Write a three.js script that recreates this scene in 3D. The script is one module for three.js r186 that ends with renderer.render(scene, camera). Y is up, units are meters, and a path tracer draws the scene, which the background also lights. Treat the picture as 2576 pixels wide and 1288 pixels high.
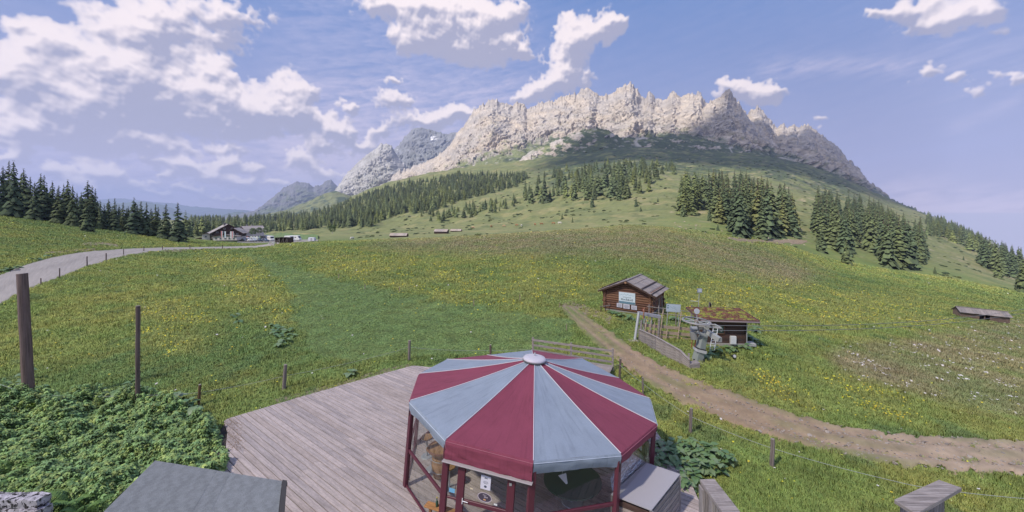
import * as THREE from 'three';
import { mergeGeometries, mergeVertices, toCreasedNormals } from 'three/addons/utils/BufferGeometryUtils.js';

// ---------- camera, sky, sun, exposure ----------
const F = 1000, CX = 1288, HY = 535;            // focal length, centre column and horizon row, in units of a 2576 x 1288 frame
const HC = 9.55;                                // height of the eye above the deck
const scene = new THREE.Scene();
const camera = new THREE.PerspectiveCamera(2 * Math.atan(753 / F) * 180 / Math.PI, 2, 0.1, 30000);
camera.position.set(0, HC, 0);
camera.lookAt(0, HC, -1);
camera.setViewOffset(3012, 1506, 218, 218, 2576, 1288);
const renderer = new THREE.WebGLRenderer({ antialias: true });
renderer.toneMapping = THREE.LinearToneMapping;
renderer.toneMappingExposure = 1.62;
renderer.shadowMap.enabled = true;
const SUN = new THREE.Vector3(-0.50, 0.78, 0.42).normalize();
const sun = new THREE.DirectionalLight(new THREE.Color(1.0, 0.92, 0.80), 3.7);
sun.name = 'sun';
sun.position.copy(SUN).multiplyScalar(3000);
sun.castShadow = true; sun.shadow.radius = 4;
sun.shadow.camera.left = -2500; sun.shadow.camera.right = 2500; sun.shadow.camera.top = 2500; sun.shadow.camera.bottom = -2500; sun.shadow.camera.far = 9000;
sun.shadow.mapSize.set(4096, 4096);
scene.add(sun, sun.target);

// ---------- small helpers ----------
let seed = 1;
const reseed = s => { seed = s >>> 0; };
function rnd() { seed = (seed + 0x6D2B79F5) | 0; let t = Math.imul(seed ^ (seed >>> 15), 1 | seed); t = (t + Math.imul(t ^ (t >>> 7), 61 | t)) ^ t; return ((t ^ (t >>> 14)) >>> 0) / 4294967296; }
const rr = (a, b) => a + (b - a) * rnd();
const clamp = (x, a = 0, b = 1) => x < a ? a : x > b ? b : x;
const lerp = (a, b, t) => a + (b - a) * t;
const sstep = (a, b, x) => { const t = clamp((x - a) / (b - a)); return t * t * (3 - 2 * t); };
const PERM = new Uint8Array(512), G2 = new Float32Array(512), G2y = new Float32Array(512);
{ reseed(77); const p = [...Array(256).keys()]; for (let i = 255; i > 0; i--) { const j = Math.floor(rnd() * (i + 1)); [p[i], p[j]] = [p[j], p[i]]; }
  for (let i = 0; i < 512; i++) { PERM[i] = p[i & 255]; const a = p[i & 255] / 256 * Math.PI * 2; G2[i] = Math.cos(a); G2y[i] = Math.sin(a); } }
function noise(x, y) {                            // gradient noise, about -0.8 .. 0.8
  const xf = Math.floor(x), yf = Math.floor(y), fx = x - xf, fy = y - yf, xi = xf & 255, yi = yf & 255;
  const u = fx * fx * fx * (fx * (fx * 6 - 15) + 10), v = fy * fy * fy * (fy * (fy * 6 - 15) + 10);
  const a = PERM[PERM[xi] + yi], b = PERM[PERM[xi + 1] + yi], c = PERM[PERM[xi] + yi + 1], d = PERM[PERM[xi + 1] + yi + 1];
  const n00 = G2[a] * fx + G2y[a] * fy, n10 = G2[b] * (fx - 1) + G2y[b] * fy, n01 = G2[c] * fx + G2y[c] * (fy - 1), n11 = G2[d] * (fx - 1) + G2y[d] * (fy - 1);
  return (n00 + (n10 - n00) * u + (n01 - n00) * v + (n00 - n10 - n01 + n11) * u * v) * 1.4;
}
function fbm(x, y, o = 4, g = 0.5) { let s = 0, a = 1, n = 0; for (let i = 0; i < o; i++) { s += a * noise(x, y); n += a; a *= g; x = x * 2.03 + 17.1; y = y * 2.03 + 9.7; } return s / n; }
function ridged(x, y, o = 4, g = 0.5) { let s = 0, a = 1, n = 0; for (let i = 0; i < o; i++) { s += a * (1 - Math.abs(noise(x, y)) * 1.6); n += a; a *= g; x = x * 2.07 + 5.3; y = y * 2.07 + 31.7; } return s / n; }
const interp = (pts, x) => { if (x <= pts[0][0]) return pts[0][1]; for (let i = 1; i < pts.length; i++) if (x <= pts[i][0]) { const t = (x - pts[i - 1][0]) / (pts[i][0] - pts[i - 1][0]); return lerp(pts[i - 1][1], pts[i][1], t); } return pts[pts.length - 1][1]; };
const inPoly = (P, x, y) => { let c = false; for (let i = 0, j = P.length - 1; i < P.length; j = i++) { const [xi, yi] = P[i], [xj, yj] = P[j]; if ((yi > y) !== (yj > y) && x < (xj - xi) * (y - yi) / (yj - yi) + xi) c = !c; } return c; };
const V = (x, y, z) => new THREE.Vector3(x, y, z);
const W = (px, py, zd) => V((px - CX) / F * zd, HC - (py - HY) / F * zd, -zd);       // the place seen at (px, py) at depth zd
const GP = (px, py, y = 0) => W(px, py, (HC - y) * F / (py - HY));                   // ... on the level y
const taken = {};
function numbered(n) { const k = taken[n] = (taken[n] ?? -1) + 1; return k ? n + '_' + String(k).padStart(3, '0') : n; }
function tag(o, label, category, group) { o.userData.label = label; o.userData.category = category; if (group) o.userData.group = group; return o; }
function thing(name, label, category, group, pos) { const o = new THREE.Group(); o.name = numbered(name); if (pos) o.position.copy(pos); scene.add(o); return tag(o, label, category, group); }
function mesh(parent, name, geo, mat) { const m = new THREE.Mesh(geo, mat); m.name = parent === scene ? numbered(name) : name; parent.add(m); return m; }
function struct(name, geo, mat) { const m = mesh(scene, name, geo, mat); m.userData.kind = 'structure'; return m; }
const C = (r, g, b) => new THREE.Color().setRGB(r, g, b);
const M = (r, g, b, o = {}) => new THREE.MeshStandardMaterial({ color: C(r, g, b), roughness: 0.85, ...o });
function box(w, h, d, x = 0, y = 0, z = 0) { const g = new THREE.BoxGeometry(w, h, d); g.translate(x, y, z); return g; }
// a box with slightly worn (chamfered) long edges, along x
function beam(l, h, d, ch = 0.01) {
  const s = new THREE.Shape(), a = h / 2, b = d / 2; s.moveTo(-b + ch, -a); s.lineTo(b - ch, -a); s.lineTo(b, -a + ch); s.lineTo(b, a - ch); s.lineTo(b - ch, a); s.lineTo(-b + ch, a); s.lineTo(-b, a - ch); s.lineTo(-b, -a + ch);
  const g = new THREE.ExtrudeGeometry(s, { depth: l, bevelEnabled: false, steps: 1 }); g.translate(0, 0, -l / 2); g.rotateY(Math.PI / 2); uvBox(g); return g;
}
function uvBox(g, k = 1) { // uv in metres, along the longest axis first
  const p = g.attributes.position, n = g.attributes.normal, uv = new Float32Array(p.count * 2);
  for (let i = 0; i < p.count; i++) { const ax = Math.abs(n.getX(i)), ay = Math.abs(n.getY(i)), az = Math.abs(n.getZ(i)), x = p.getX(i), y = p.getY(i), z = p.getZ(i);
    if (ay >= ax && ay >= az) { uv[2 * i] = x * k; uv[2 * i + 1] = z * k; } else if (az >= ax) { uv[2 * i] = x * k; uv[2 * i + 1] = y * k; } else { uv[2 * i] = z * k; uv[2 * i + 1] = y * k; } }
  g.setAttribute('uv', new THREE.BufferAttribute(uv, 2)); return g;
}
const UPV = V(0, 1, 0);
function between(a, b, r0, r1 = r0, seg = 8, cap = true) { // a round bar from a to b
  const d = b.clone().sub(a), g = new THREE.CylinderGeometry(r1, r0, d.length(), seg, 1, !cap);
  g.applyQuaternion(new THREE.Quaternion().setFromUnitVectors(UPV, d.clone().normalize())); g.translate((a.x + b.x) / 2, (a.y + b.y) / 2, (a.z + b.z) / 2); return g;
}
function plankBetween(a, b, h, d, up = UPV, ch = 0.008) { // a squared bar from a to b; h along up, d across
  const x = b.clone().sub(a), l = x.length(); x.normalize(); const z = x.clone().cross(up).normalize(), y = z.clone().cross(x);
  const g = beam(l, h, d, Math.min(ch, h / 3, d / 3)); g.applyMatrix4(new THREE.Matrix4().makeBasis(x, y, z).setPosition((a.x + b.x) / 2, (a.y + b.y) / 2, (a.z + b.z) / 2)); return g;
}
function quad(a, b, c, d, n = 1) { // flat four-sided sheet a-b-c-d
  const g = new THREE.BufferGeometry(); g.setAttribute('position', new THREE.Float32BufferAttribute([...a, ...b, ...c, ...d].flatMap(v => v), 3));
  g.setAttribute('uv', new THREE.Float32BufferAttribute([0, 0, 1, 0, 1, 1, 0, 1], 2)); g.setIndex([0, 1, 2, 0, 2, 3]); g.computeVertexNormals(); return g;
}
function sheet(pts, thick, n) { // a slab: polygon pts (coplanar Vector3s) extruded by thick along n
  const N = pts.length, pos = [], idx = [], c0 = pts.map(p => [p.x, p.y, p.z]), c1 = pts.map(p => [p.x + n.x * thick, p.y + n.y * thick, p.z + n.z * thick]);
  for (let i = 1; i + 1 < N; i++) { pos.push(...c1[0], ...c1[i], ...c1[i + 1]); pos.push(...c0[0], ...c0[i + 1], ...c0[i]); }
  for (let i = 0; i < N; i++) { const j = (i + 1) % N; pos.push(...c0[i], ...c0[j], ...c1[j], ...c0[i], ...c1[j], ...c1[i]); }
  const g = new THREE.BufferGeometry(); g.setAttribute('position', new THREE.Float32BufferAttribute(pos, 3)); g.computeVertexNormals(); uvBox(g); return g;
}
function tex(w, h, fn, srgb = true, rep = true) { // computed texture: fn(u, v, out) writes 0..1
  const a = new Uint8Array(w * h * 4), o = [0, 0, 0, 1];
  for (let j = 0; j < h; j++) for (let i = 0; i < w; i++) { o[3] = 1; fn(i / w, j / h, o); const k = 4 * (j * w + i); for (let c = 0; c < 4; c++) a[k + c] = clamp(o[c]) * 255; }
  const t = new THREE.DataTexture(a, w, h); t.magFilter = THREE.LinearFilter; t.minFilter = THREE.LinearMipmapLinearFilter; t.generateMipmaps = true;
  if (rep) t.wrapS = t.wrapT = THREE.RepeatWrapping; if (srgb) t.colorSpace = THREE.SRGBColorSpace; t.needsUpdate = true; return t;
}
// noise that repeats every n cells
function tnoise(u, v, n, m = n, s = 0) { const f = (a, b) => { const i = ((Math.floor(a) % n) + n) % n, j = ((Math.floor(b) % m) + m) % m; return PERM[(PERM[(i + s) & 255] + j * 7 + s * 3) & 255] / 255; };
  const x = u * n, y = v * m, fx = x - Math.floor(x), fy = y - Math.floor(y), a = fx * fx * (3 - 2 * fx), b = fy * fy * (3 - 2 * fy);
  return lerp(lerp(f(x, y), f(x + 1, y), a), lerp(f(x, y + 1), f(x + 1, y + 1), a), b); }

// ---------- sky: air and clouds, as a computed equirectangular picture ----------
{
  const SW = 4096, SH = 2048, data = new Float32Array(SW * SH * 4);
  const RAD = Math.PI / 180, A0 = -62 * RAD, A1 = 62 * RAD, E1 = 42 * RAD, step = 2 * Math.PI / SW;
  const nx = Math.round((A1 - A0) / step), ny = Math.round(E1 / step);
  const dens = new Float32Array(nx * ny), cir = new Float32Array(nx * ny);
  const ang = (px, py) => { const x = (px - CX) / F, y = (HY - py) / F; return [Math.atan(x), Math.atan(y / Math.hypot(1, x))]; };
  // cumulus: [px, py, half width, half height, strength] as seen from the deck
  const B = [[40, 165, 90, 85], [110, 112, 85, 50], [190, 190, 130, 70], [330, 150, 130, 90], [430, 70, 190, 85], [600, 40, 110, 40, 0.6], [130, 290, 190, 95], [330, 290, 190, 90], [480, 240, 150, 80], [170, 352, 150, 34, 0.95], [360, 372, 130, 26, 0.9],
    [560, 290, 110, 60], [690, 270, 115, 58], [755, 225, 48, 44], [545, 185, 42, 34], [640, 322, 110, 34, 0.95], [770, 310, 60, 45], [560, 370, 60, 20, 0.8],
    [35, 385, 42, 28], [15, 400, 40, 22], [150, 436, 46, 22, 1.1], [250, 424, 52, 34, 1.2], [290, 450, 46, 22, 1.1], [200, 468, 60, 18, 1.1], [395, 414, 34, 16, 1.1], [470, 422, 44, 22, 1.15], [430, 448, 46, 16, 1.1], [340, 478, 60, 16, 1.1], [560, 418, 44, 30, 1.1], [520, 452, 40, 16, 1.1], [640, 432, 36, 20, 1.1], [600, 470, 60, 16, 1.1], [700, 462, 50, 16, 1.1], [470, 486, 60, 13, 1.1], [260, 492, 60, 12, 1.1], [560, 500, 60, 10, 1.1], [390, 502, 50, 10, 1.1], [640, 502, 50, 9, 1.1], [150, 488, 50, 12, 1.1],
    [770, 410, 44, 30, 1.0], [800, 370, 36, 24, 1.0], [850, 330, 40, 34, 1.1], [875, 275, 26, 15], [820, 440, 46, 18, 1.0], [900, 372, 48, 30, 1.0], [960, 335, 46, 22, 1.0],
    [1000, 18, 110, 30], [1090, 25, 130, 55, 1.2], [1160, 75, 150, 70, 1.3], [1200, 140, 105, 45, 1.2], [1275, 125, 60, 34], [1305, 142, 42, 16], [1060, 105, 80, 40, 1.1], [1270, 40, 50, 40, 0.8],
    [1475, 85, 80, 48, 1.1], [1530, 80, 38, 34], [1430, 150, 60, 50, 1.1], [1400, 215, 66, 34], [1345, 245, 60, 24, 0.9], [1440, 200, 50, 26], [1415, 55, 30, 22, 0.8],
    [990, 258, 56, 24], [995, 205, 24, 13], [1160, 280, 42, 28], [1100, 300, 60, 26], [1200, 290, 46, 18, 0.8], [1040, 310, 80, 22, 0.7],
    [2290, 25, 80, 34], [2400, 42, 100, 44], [2330, 70, 90, 22, 0.9], [2470, 45, 50, 30], [2190, 45, 46, 14, 0.8], [2500, 80, 40, 14, 0.8],
    [1870, 232, 76, 38], [1925, 240, 44, 30], [1830, 210, 28, 12, 0.8], [1900, 265, 50, 14, 0.7],
    [2335, 185, 36, 16, 0.9], [2385, 205, 26, 16, 0.9], [2435, 245, 26, 14, 0.9], [2480, 205, 20, 13, 0.7], [2515, 220, 18, 20, 0.7], [2065, 305, 20, 10, 0.7],
    [2560, 618, 60, 22, 1.0], [2610, 630, 60, 40, 1.0]].map(([px, py, w, h, s = 1]) => { const [a, e] = ang(px, py), [a2] = ang(px + w, py), [, e2] = ang(px, py - h); return [a, e, Math.abs(a2 - a), Math.abs(e2 - e), s]; });
  for (let j = 0; j < ny; j++) {
    const e = (j + 0.5) * step;
    for (let i = 0; i < nx; i++) {
      const a = A0 + (i + 0.5) * step;
      const wx = fbm(a * 9 + 3, e * 12 + 8, 3) * 0.035, wy = fbm(a * 9 + 40, e * 12 + 2, 3) * 0.022;
      const wx2 = fbm(a * 40 + 3, e * 46 + 8, 4, 0.65) * 0.026, wy2 = fbm(a * 40 + 41, e * 46 + 2, 4, 0.65) * 0.020;
      let q = 0;
      for (const b of B) { const dx = (a + wx + wx2 - b[0]) / b[2], dy0 = e + wy + wy2 - b[1], dy = dy0 / (dy0 < 0 ? b[3] * 0.85 : b[3] * 1.1), r = dx * dx + dy * dy; if (r < 2.2) { const g = b[4] * (1 - r / 2.2) ** 2; q = q + g * (1 - q * 0.35); } }
      const bil = 1 - Math.abs(fbm(a * 26, e * 30, 5, 0.6)) * 2.4, bil2 = 1 - Math.abs(fbm(a * 75 + 7, e * 82, 3, 0.5)) * 2.2, fine = fbm(a * 190, e * 200, 3, 0.65), big = fbm(a * 14 + 9, e * 18, 3);
      const soft = 0.5 + 0.5 * sstep(-0.25, 0.3, fbm(a * 10 + 31, e * 13, 2));
      dens[j * nx + i] = Math.max(0, Math.min(q, 1.25) - 0.36 + (bil - 0.52) * 0.46 + (bil2 - 0.55) * 0.26 * soft + fine * 0.13 + big * 0.40) * sstep(0, 0.15, q);
      // thin high cloud: combed streaks
      const s1 = fbm(a * 7 + e * 10 + fbm(a * 5, e * 9, 2) * 2.0, (e - a * 0.22) * 62, 4, 0.6), s2 = fbm(a * 30 + e * 30 + s1 * 2, e * 90 - a * 12, 4, 0.6);
      const [zx, zy] = [CX + F * Math.tan(a), HY - F * Math.tan(e) / Math.cos(a)];
      const hb = sstep(430, 560, zy) * 0 + sstep(2120, 2330, zx) * sstep(400, 500, zy - (zx - 2200) * 0.12) * (1 - sstep(600, 660, zy)) * 2.2
        + sstep(620, 760, zx) * (1 - sstep(1250, 1420, zx)) * (0.42 + 0.5 * sstep(120, 260, zy)) + (1 - sstep(900, 1150, zx)) * sstep(260, 430, zy) * 1.15
        + Math.exp(-(((zy - 165 + (zx - 2050) * 0.03 - 0.0003 * (zx - 2080) ** 2) / 26) ** 2)) * sstep(1840, 1960, zx) * (1 - sstep(2240, 2340, zx)) * 0.75
        + Math.exp(-(((zy - 150) / 80) ** 2)) * sstep(2150, 2350, zx) * 0.3 + Math.exp(-(((zy - 300 + (zx - 2450) * 0.42) / 18) ** 2)) * sstep(2350, 2420, zx) * (1 - sstep(2520, 2600, zx)) * 0.5
        + Math.exp(-(((zy - 216 - (zx - 630) * 0.22) / 5) ** 2)) * sstep(575, 590, zx) * (1 - sstep(660, 690, zx)) * 1.2 + 0.10;
      cir[j * nx + i] = clamp(hb * (0.42 + s1 * 0.75 + s2 * 0.55));
    }
  }
  const blur = (src, r) => { const t = new Float32Array(nx * ny), out = new Float32Array(nx * ny), n = 2 * r + 1;
    for (let j = 0; j < ny; j++) { let s = 0; for (let i = -r; i < nx; i++) { if (i + r < nx) s += src[j * nx + i + r]; if (i - r - 1 >= 0) s -= src[j * nx + i - r - 1]; if (i >= 0) t[j * nx + i] = s / n; } }
    for (let i = 0; i < nx; i++) { let s = 0; for (let j = -r; j < ny; j++) { if (j + r < ny) s += t[(j + r) * nx + i]; if (j - r - 1 >= 0) s -= t[(j - r - 1) * nx + i]; if (j >= 0) out[j * nx + i] = s / n; } } return out; };
  const d1 = blur(dens, 1), d4 = blur(blur(dens, 3), 3), d14 = blur(blur(dens, 11), 11);
  const lit = new Float32Array(nx * ny), alp = new Float32Array(nx * ny);
  const at = (b, i, j) => b[clamp(j, 0, ny - 1) * nx + clamp(i, 0, nx - 1)];
  for (let j = 0; j < ny; j++) for (let i = 0; i < nx; i++) {
    const k = j * nx + i, d = dens[k]; if (d <= 0) continue;
    // tops and the sides towards the light (above, a little left) bright, hollows and bases grey
    const g1 = at(d1, i + 1, j - 2) - at(d1, i - 1, j + 2), g4 = at(d4, i + 3, j - 6) - at(d4, i - 3, j + 6), g14 = at(d14, i + 9, j - 20) - at(d14, i - 9, j + 20);
    const thick = at(d14, i - 4, j + 8);
    lit[k] = clamp(0.46 + fbm(i * 0.021, j * 0.028, 4, 0.6) * 0.55 * sstep(0.1, 0.5, d14[k]) + g1 * 1.15 + g4 * 1.5 + g14 * 0.75 - thick * 0.22 + Math.exp(-d4[k] * 6) * 0.26, 0, 1.08); alp[k] = 1 - Math.exp(-Math.pow(d1[k], 1.2) * 7.5);
  }
  // beyond the part in view the sky goes on with the same air and the same kind of cumulus
  const RX = 1024, RY = 260, rest = new Float32Array(RX * RY * 2);
  for (let j = 0; j < RY; j++) { const e = (j + 0.5) / RY * Math.PI / 2, k = 1 / (Math.sin(e) + 0.16);
    for (let i = 0; i < RX; i++) { const a = i / RX * 2 * Math.PI, x = Math.cos(a) * k * Math.cos(e), y = Math.sin(a) * k * Math.cos(e); const d = fbm(x * 1.25 + 4, y * 1.25 + 11, 5, 0.55); rest[2 * (j * RX + i)] = sstep(-0.02, 0.22, d); rest[2 * (j * RX + i) + 1] = clamp(0.85 - d * 1.4 + fbm(x * 6, y * 6, 3) * 0.3, 0.15, 1); } }
  const air = (a, e, o) => { // pale and pinkish low down, clear blue higher up
    const t = Math.pow(clamp(e / (38 * RAD)), 0.6), l = 0.5 + 0.5 * Math.cos(a + 0.75);
    o[0] = lerp(0.44, 0.080, t) + 0.20 * l * (1 - t) ** 2; o[1] = lerp(0.45, 0.205, t) + 0.10 * l * (1 - t) ** 2; o[2] = lerp(0.64, 0.50, t) + 0.02 * l * (1 - t);
  };
  const o = [0, 0, 0];
  for (let row = 0; row < SH; row++) {
    const e = ((row + 0.5) / SH - 0.5) * Math.PI;
    for (let col = 0; col < SW; col++) {
      const th = ((col + 0.5) / SW - 0.5) * 2 * Math.PI; let a = th + Math.PI / 2; if (a > Math.PI) a -= 2 * Math.PI; // 0 straight ahead (-z), right positive
      const k = 4 * (row * SW + col);
      if (e <= 0) { data[k] = 0.36; data[k + 1] = 0.365; data[k + 2] = 0.50; data[k + 3] = 1; continue; }
      air(a, e, o);
      const fi = (a - A0) / step, fj = e / step, ins = fi > 1 && fi < nx - 2 && fj < ny - 2;
      const w = ins ? Math.min(sstep(0, 60, Math.min(fi, nx - fi)), sstep(0, 60, ny - fj)) : 0;
      if (w < 1) { const u = ((a / (2 * Math.PI) + 1) % 1) * RX, v = Math.min(RY - 1.01, e / (Math.PI / 2) * RY), i0 = Math.floor(u), j0 = Math.floor(v), fu = u - i0, fv = v - j0;
        const g = c => lerp(lerp(rest[2 * (j0 * RX + i0 % RX) + c], rest[2 * (j0 * RX + (i0 + 1) % RX) + c], fu), lerp(rest[2 * ((j0 + 1) * RX + i0 % RX) + c], rest[2 * ((j0 + 1) * RX + (i0 + 1) % RX) + c], fu), fv);
        const al = g(0) * 0.9 * (1 - w), L = g(1); o[0] = lerp(o[0], lerp(0.36, 0.80, L), al); o[1] = lerp(o[1], lerp(0.37, 0.74, L), al); o[2] = lerp(o[2], lerp(0.52, 0.80, L), al); }
      if (w > 0) { const kk = Math.floor(fj) * nx + Math.floor(fi);
        const c = cir[kk] * w * 0.75; o[0] = lerp(o[0], 0.63, c); o[1] = lerp(o[1], 0.58, c); o[2] = lerp(o[2], 0.74, c);
        const al = alp[kk] * w, L = lit[kk], far = 1 - sstep(0, 0.2, e);
        o[0] = lerp(o[0], lerp(0.37 + 0.12 * far, 0.86, L), al); o[1] = lerp(o[1], lerp(0.375 + 0.08 * far, 0.77, L), al); o[2] = lerp(o[2], lerp(0.51 + 0.06 * far, 0.80, L), al); }
      data[k] = o[0] * 0.745; data[k + 1] = o[1] * 0.745; data[k + 2] = o[2] * 0.745; data[k + 3] = 1;
    }
  }
  const t = new THREE.DataTexture(data, SW, SH, THREE.RGBAFormat, THREE.FloatType);
  t.mapping = THREE.EquirectangularReflectionMapping; t.magFilter = THREE.LinearFilter; t.colorSpace = THREE.LinearSRGBColorSpace; t.needsUpdate = true;
  scene.background = t; scene.environment = t;
}

// ---------- terrain ----------
const ZK = [4, 10, 14, 18, 24, 32, 45, 65, 90, 120, 160, 220, 300, 420, 600, 850, 1200];
const FLAT = z => HY + (HC + 0.3) * F / z;
// rows of the ground as seen along each bearing at the depths ZK (from 24 m on; nearer ground is level)
const COLS = [
  [-700, 930, 820, 700, 590, 500, 440, 400, 395, 410, 440, 470, 500, 520],
  [-200, 935, 828, 725, 630, 560, 510, 478, 470, 480, 500, 520, 535, 540],
  [0, 945, 836, 738, 654, 600, 556, 527, 518, 524, 535, 545, 548, 548],
  [160, 945, 838, 744, 668, 622, 582, 555, 548, 552, 556, 556, 552, 550],
  [320, 945, 838, 749, 680, 640, 606, 580, 572, 572, 572, 566, 556, 550],
  [480, 945, 840, 752, 690, 652, 626, 605, 597, 592, 586, 576, 560, 552],
  [640, 944, 842, 756, 692, 652, 630, 619, 604, 596, 588, 575, 560, 550],
  [800, 944, 843, 757, 692, 652, 628, 611, 601, 589, 578, 560, 542, 526],
  [960, 944, 843, 757, 692, 651, 625, 606, 594, 583, 568, 525, 492, 458],
  [1120, 944, 843, 757, 692, 650, 622, 601, 588, 572, 546, 505, 464, 420],
  [1288, 944, 843, 756, 690, 646, 615, 591, 580, 560, 525, 482, 442, 400],
  [1450, 944, 842, 754, 685, 638, 606, 580, 570, 538, 492, 450, 415, 385],
  [1600, 944, 841, 752, 680, 631, 597, 571, 556, 518, 470, 426, 395, 370],
  [1760, 944, 845, 766, 705, 657, 622, 592, 552, 512, 475, 438, 405, 380],
  [1930, 946, 856, 784, 728, 690, 655, 616, 574, 530, 490, 450, 415, 390],
  [2100, 955, 875, 812, 763, 730, 702, 668, 616, 566, 522, 490, 460, 436],
  [2250, 968, 896, 836, 788, 755, 726, 692, 648, 606, 568, 541, 521, 505],
  [2400, 988, 920, 862, 810, 775, 746, 712, 676, 642, 613, 591, 575, 566],
  [2576, 1012, 945, 888, 834, 800, 772, 745, 722, 698, 676, 660, 652, 655],
  [2800, 1040, 975, 920, 870, 840, 815, 795, 780, 765, 752, 745, 742, 745],
  [3400, 1080, 1010, 960, 915, 890, 870, 850, 840, 830, 820, 815, 812, 815]];
const COLY = COLS.map(r => ZK.map((z, k) => k < 4 ? -0.3 - 0.3 * clamp((r[0] - 1700) / 900) * (k / 4) : HC - (r[k - 3] - HY) / F * z));
const hermite = (y0, y1, y2, y3, x0, x1, x2, x3, x) => { const t = (x - x1) / (x2 - x1), m1 = (y2 - y0) / (x2 - x0) * (x2 - x1), m2 = (y3 - y1) / (x3 - x1) * (x2 - x1), t2 = t * t, t3 = t2 * t; return (2 * t3 - 3 * t2 + 1) * y1 + (t3 - 2 * t2 + t) * m1 + (-2 * t3 + 3 * t2) * y2 + (t3 - t2) * m2; };
const LZ = ZK.map(Math.log);
function colY(c, lz) { const Y = COLY[c], n = ZK.length; let k = 1; while (k < n - 1 && lz > LZ[k]) k++; const i0 = Math.max(0, k - 2), i3 = Math.min(n - 1, k + 1); return hermite(Y[i0], Y[k - 1], Y[k], Y[i3], LZ[i0] - (i0 === k - 1 ? 0.4 : 0), LZ[k - 1], LZ[k], LZ[i3] + (i3 === k ? 0.4 : 0), clamp(lz, LZ[0], LZ[n - 1])); }
function baseY(x, zd) {
  const z = Math.max(zd, 4), px = clamp(CX + F * x / z, -699, 3399), lz = Math.log(z); let c = 1; while (c < COLS.length - 1 && px > COLS[c][0]) c++;
  const i0 = Math.max(0, c - 2), i3 = Math.min(COLS.length - 1, c + 1), X = i => COLS[i][0];
  return hermite(colY(i0, lz), colY(c - 1, lz), colY(c, lz), colY(i3, lz), X(i0) - (i0 === c - 1 ? 200 : 0), X(c - 1), X(c), X(i3) + (i3 === c ? 200 : 0), px);
}
function yg(x, zd) { // height of the ground
  let y = baseY(x, zd); const far = sstep(170, 420, zd), near = sstep(20, 40, zd);
  y += fbm(x / 9, zd / 9, 3) * 0.30 * near * (1 - far) + fbm(x / 34 + 5, zd / 34, 4) * (0.25 * near + 5.5 * far) + fbm(x / 11 + 3, zd / 16, 2) * 0.9 * far;
  return y;
}
const pyOf = (x, zd, y) => HY + F * (HC - y) / zd;
// where the ground shows at (px, py): march outwards until the ground reaches the line of sight
function GT(px, py, z0 = 8, z1 = 1100) { let a = z0; for (let z = z0; z < z1; z *= 1.01) { const x = (px - CX) / F * z; if (pyOf(x, z, yg(x, z)) <= py) { let lo = a, hi = z; for (let i = 0; i < 12; i++) { const m = (lo + hi) / 2, xm = (px - CX) / F * m; if (pyOf(xm, m, yg(xm, m)) <= py) hi = m; else lo = m; } const xx = (px - CX) / F * hi; return V(xx, yg(xx, hi), -hi); } a = z; } return null; }
const GZ = (px, z) => { const x = (px - CX) / F * z; return V(x, yg(x, z), -z); };

// ---- what grows where: plan positions are laid out with the bearings and rows under which they are seen ----
const STRIP = [[600, 628], [700, 660], [860, 706], [1010, 742], [1180, 770], [1330, 792], [1420, 800], [1440, 830], [1380, 880], [1200, 905], [980, 900], [840, 905], [770, 880], [735, 800], [735, 745], [700, 700], [640, 655]];
const FLOWER = [[[700, 625], [1000, 640], [1280, 700], [1330, 780], [1120, 760], [960, 725], [820, 680]], [[480, 632], [640, 650], [700, 700], [740, 770], [720, 830], [640, 800], [540, 720]], [[1180, 640], [1480, 650], [1480, 760], [1340, 760], [1250, 690]], [[1660, 720], [1800, 690], [2300, 745], [2420, 800], [2300, 830], [1900, 800], [1700, 790]], [[1800, 900], [1960, 905], [2130, 950], [2260, 1010], [2300, 1060], [2080, 1030], [1900, 990]], [[330, 770], [480, 745], [560, 830], [480, 900], [360, 860]]];
const BROWN = [[880, 605], [1150, 585], [1420, 566], [1600, 560], [1760, 590], [1960, 640], [2080, 690], [2000, 720], [1700, 660], [1500, 640], [1250, 640], [1000, 630]];
const WHITE = [[2080, 880], [2300, 850], [2576, 800], [2900, 840], [2900, 1090], [2576, 1060], [2300, 1000], [2130, 940]];
const soft = (poly, px, py, w) => { let s = 0; for (const [a, b] of [[0, 0], [1, 0], [-1, 0], [0, 1], [0, -1], [0.7, 0.7], [-0.7, 0.7], [0.7, -0.7], [-0.7, -0.7]]) s += inPoly(poly, px + a * w, py + b * w * 0.5) ? 1 : 0; return s / 9; };
function plants(x, zd) { // shares of the kinds of sward at a place
  const y = baseY(x, zd), k = clamp(60 / zd, 0.25, 2.2), px = CX + F * x / zd + fbm(x / 3, zd / 3, 3) * 30 * k, py = pyOf(x, zd, y) + fbm(x / 3 + 50, zd / 4, 3) * 16 * k;
  let fl = 0; for (const p of FLOWER) fl = Math.max(fl, soft(p, px, py, 26));
  return { strip: soft(STRIP, px, py, 7), flower: fl, brown: soft(BROWN, px, py, 34), white: soft(WHITE, px, py, 26), px, py };
}
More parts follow.
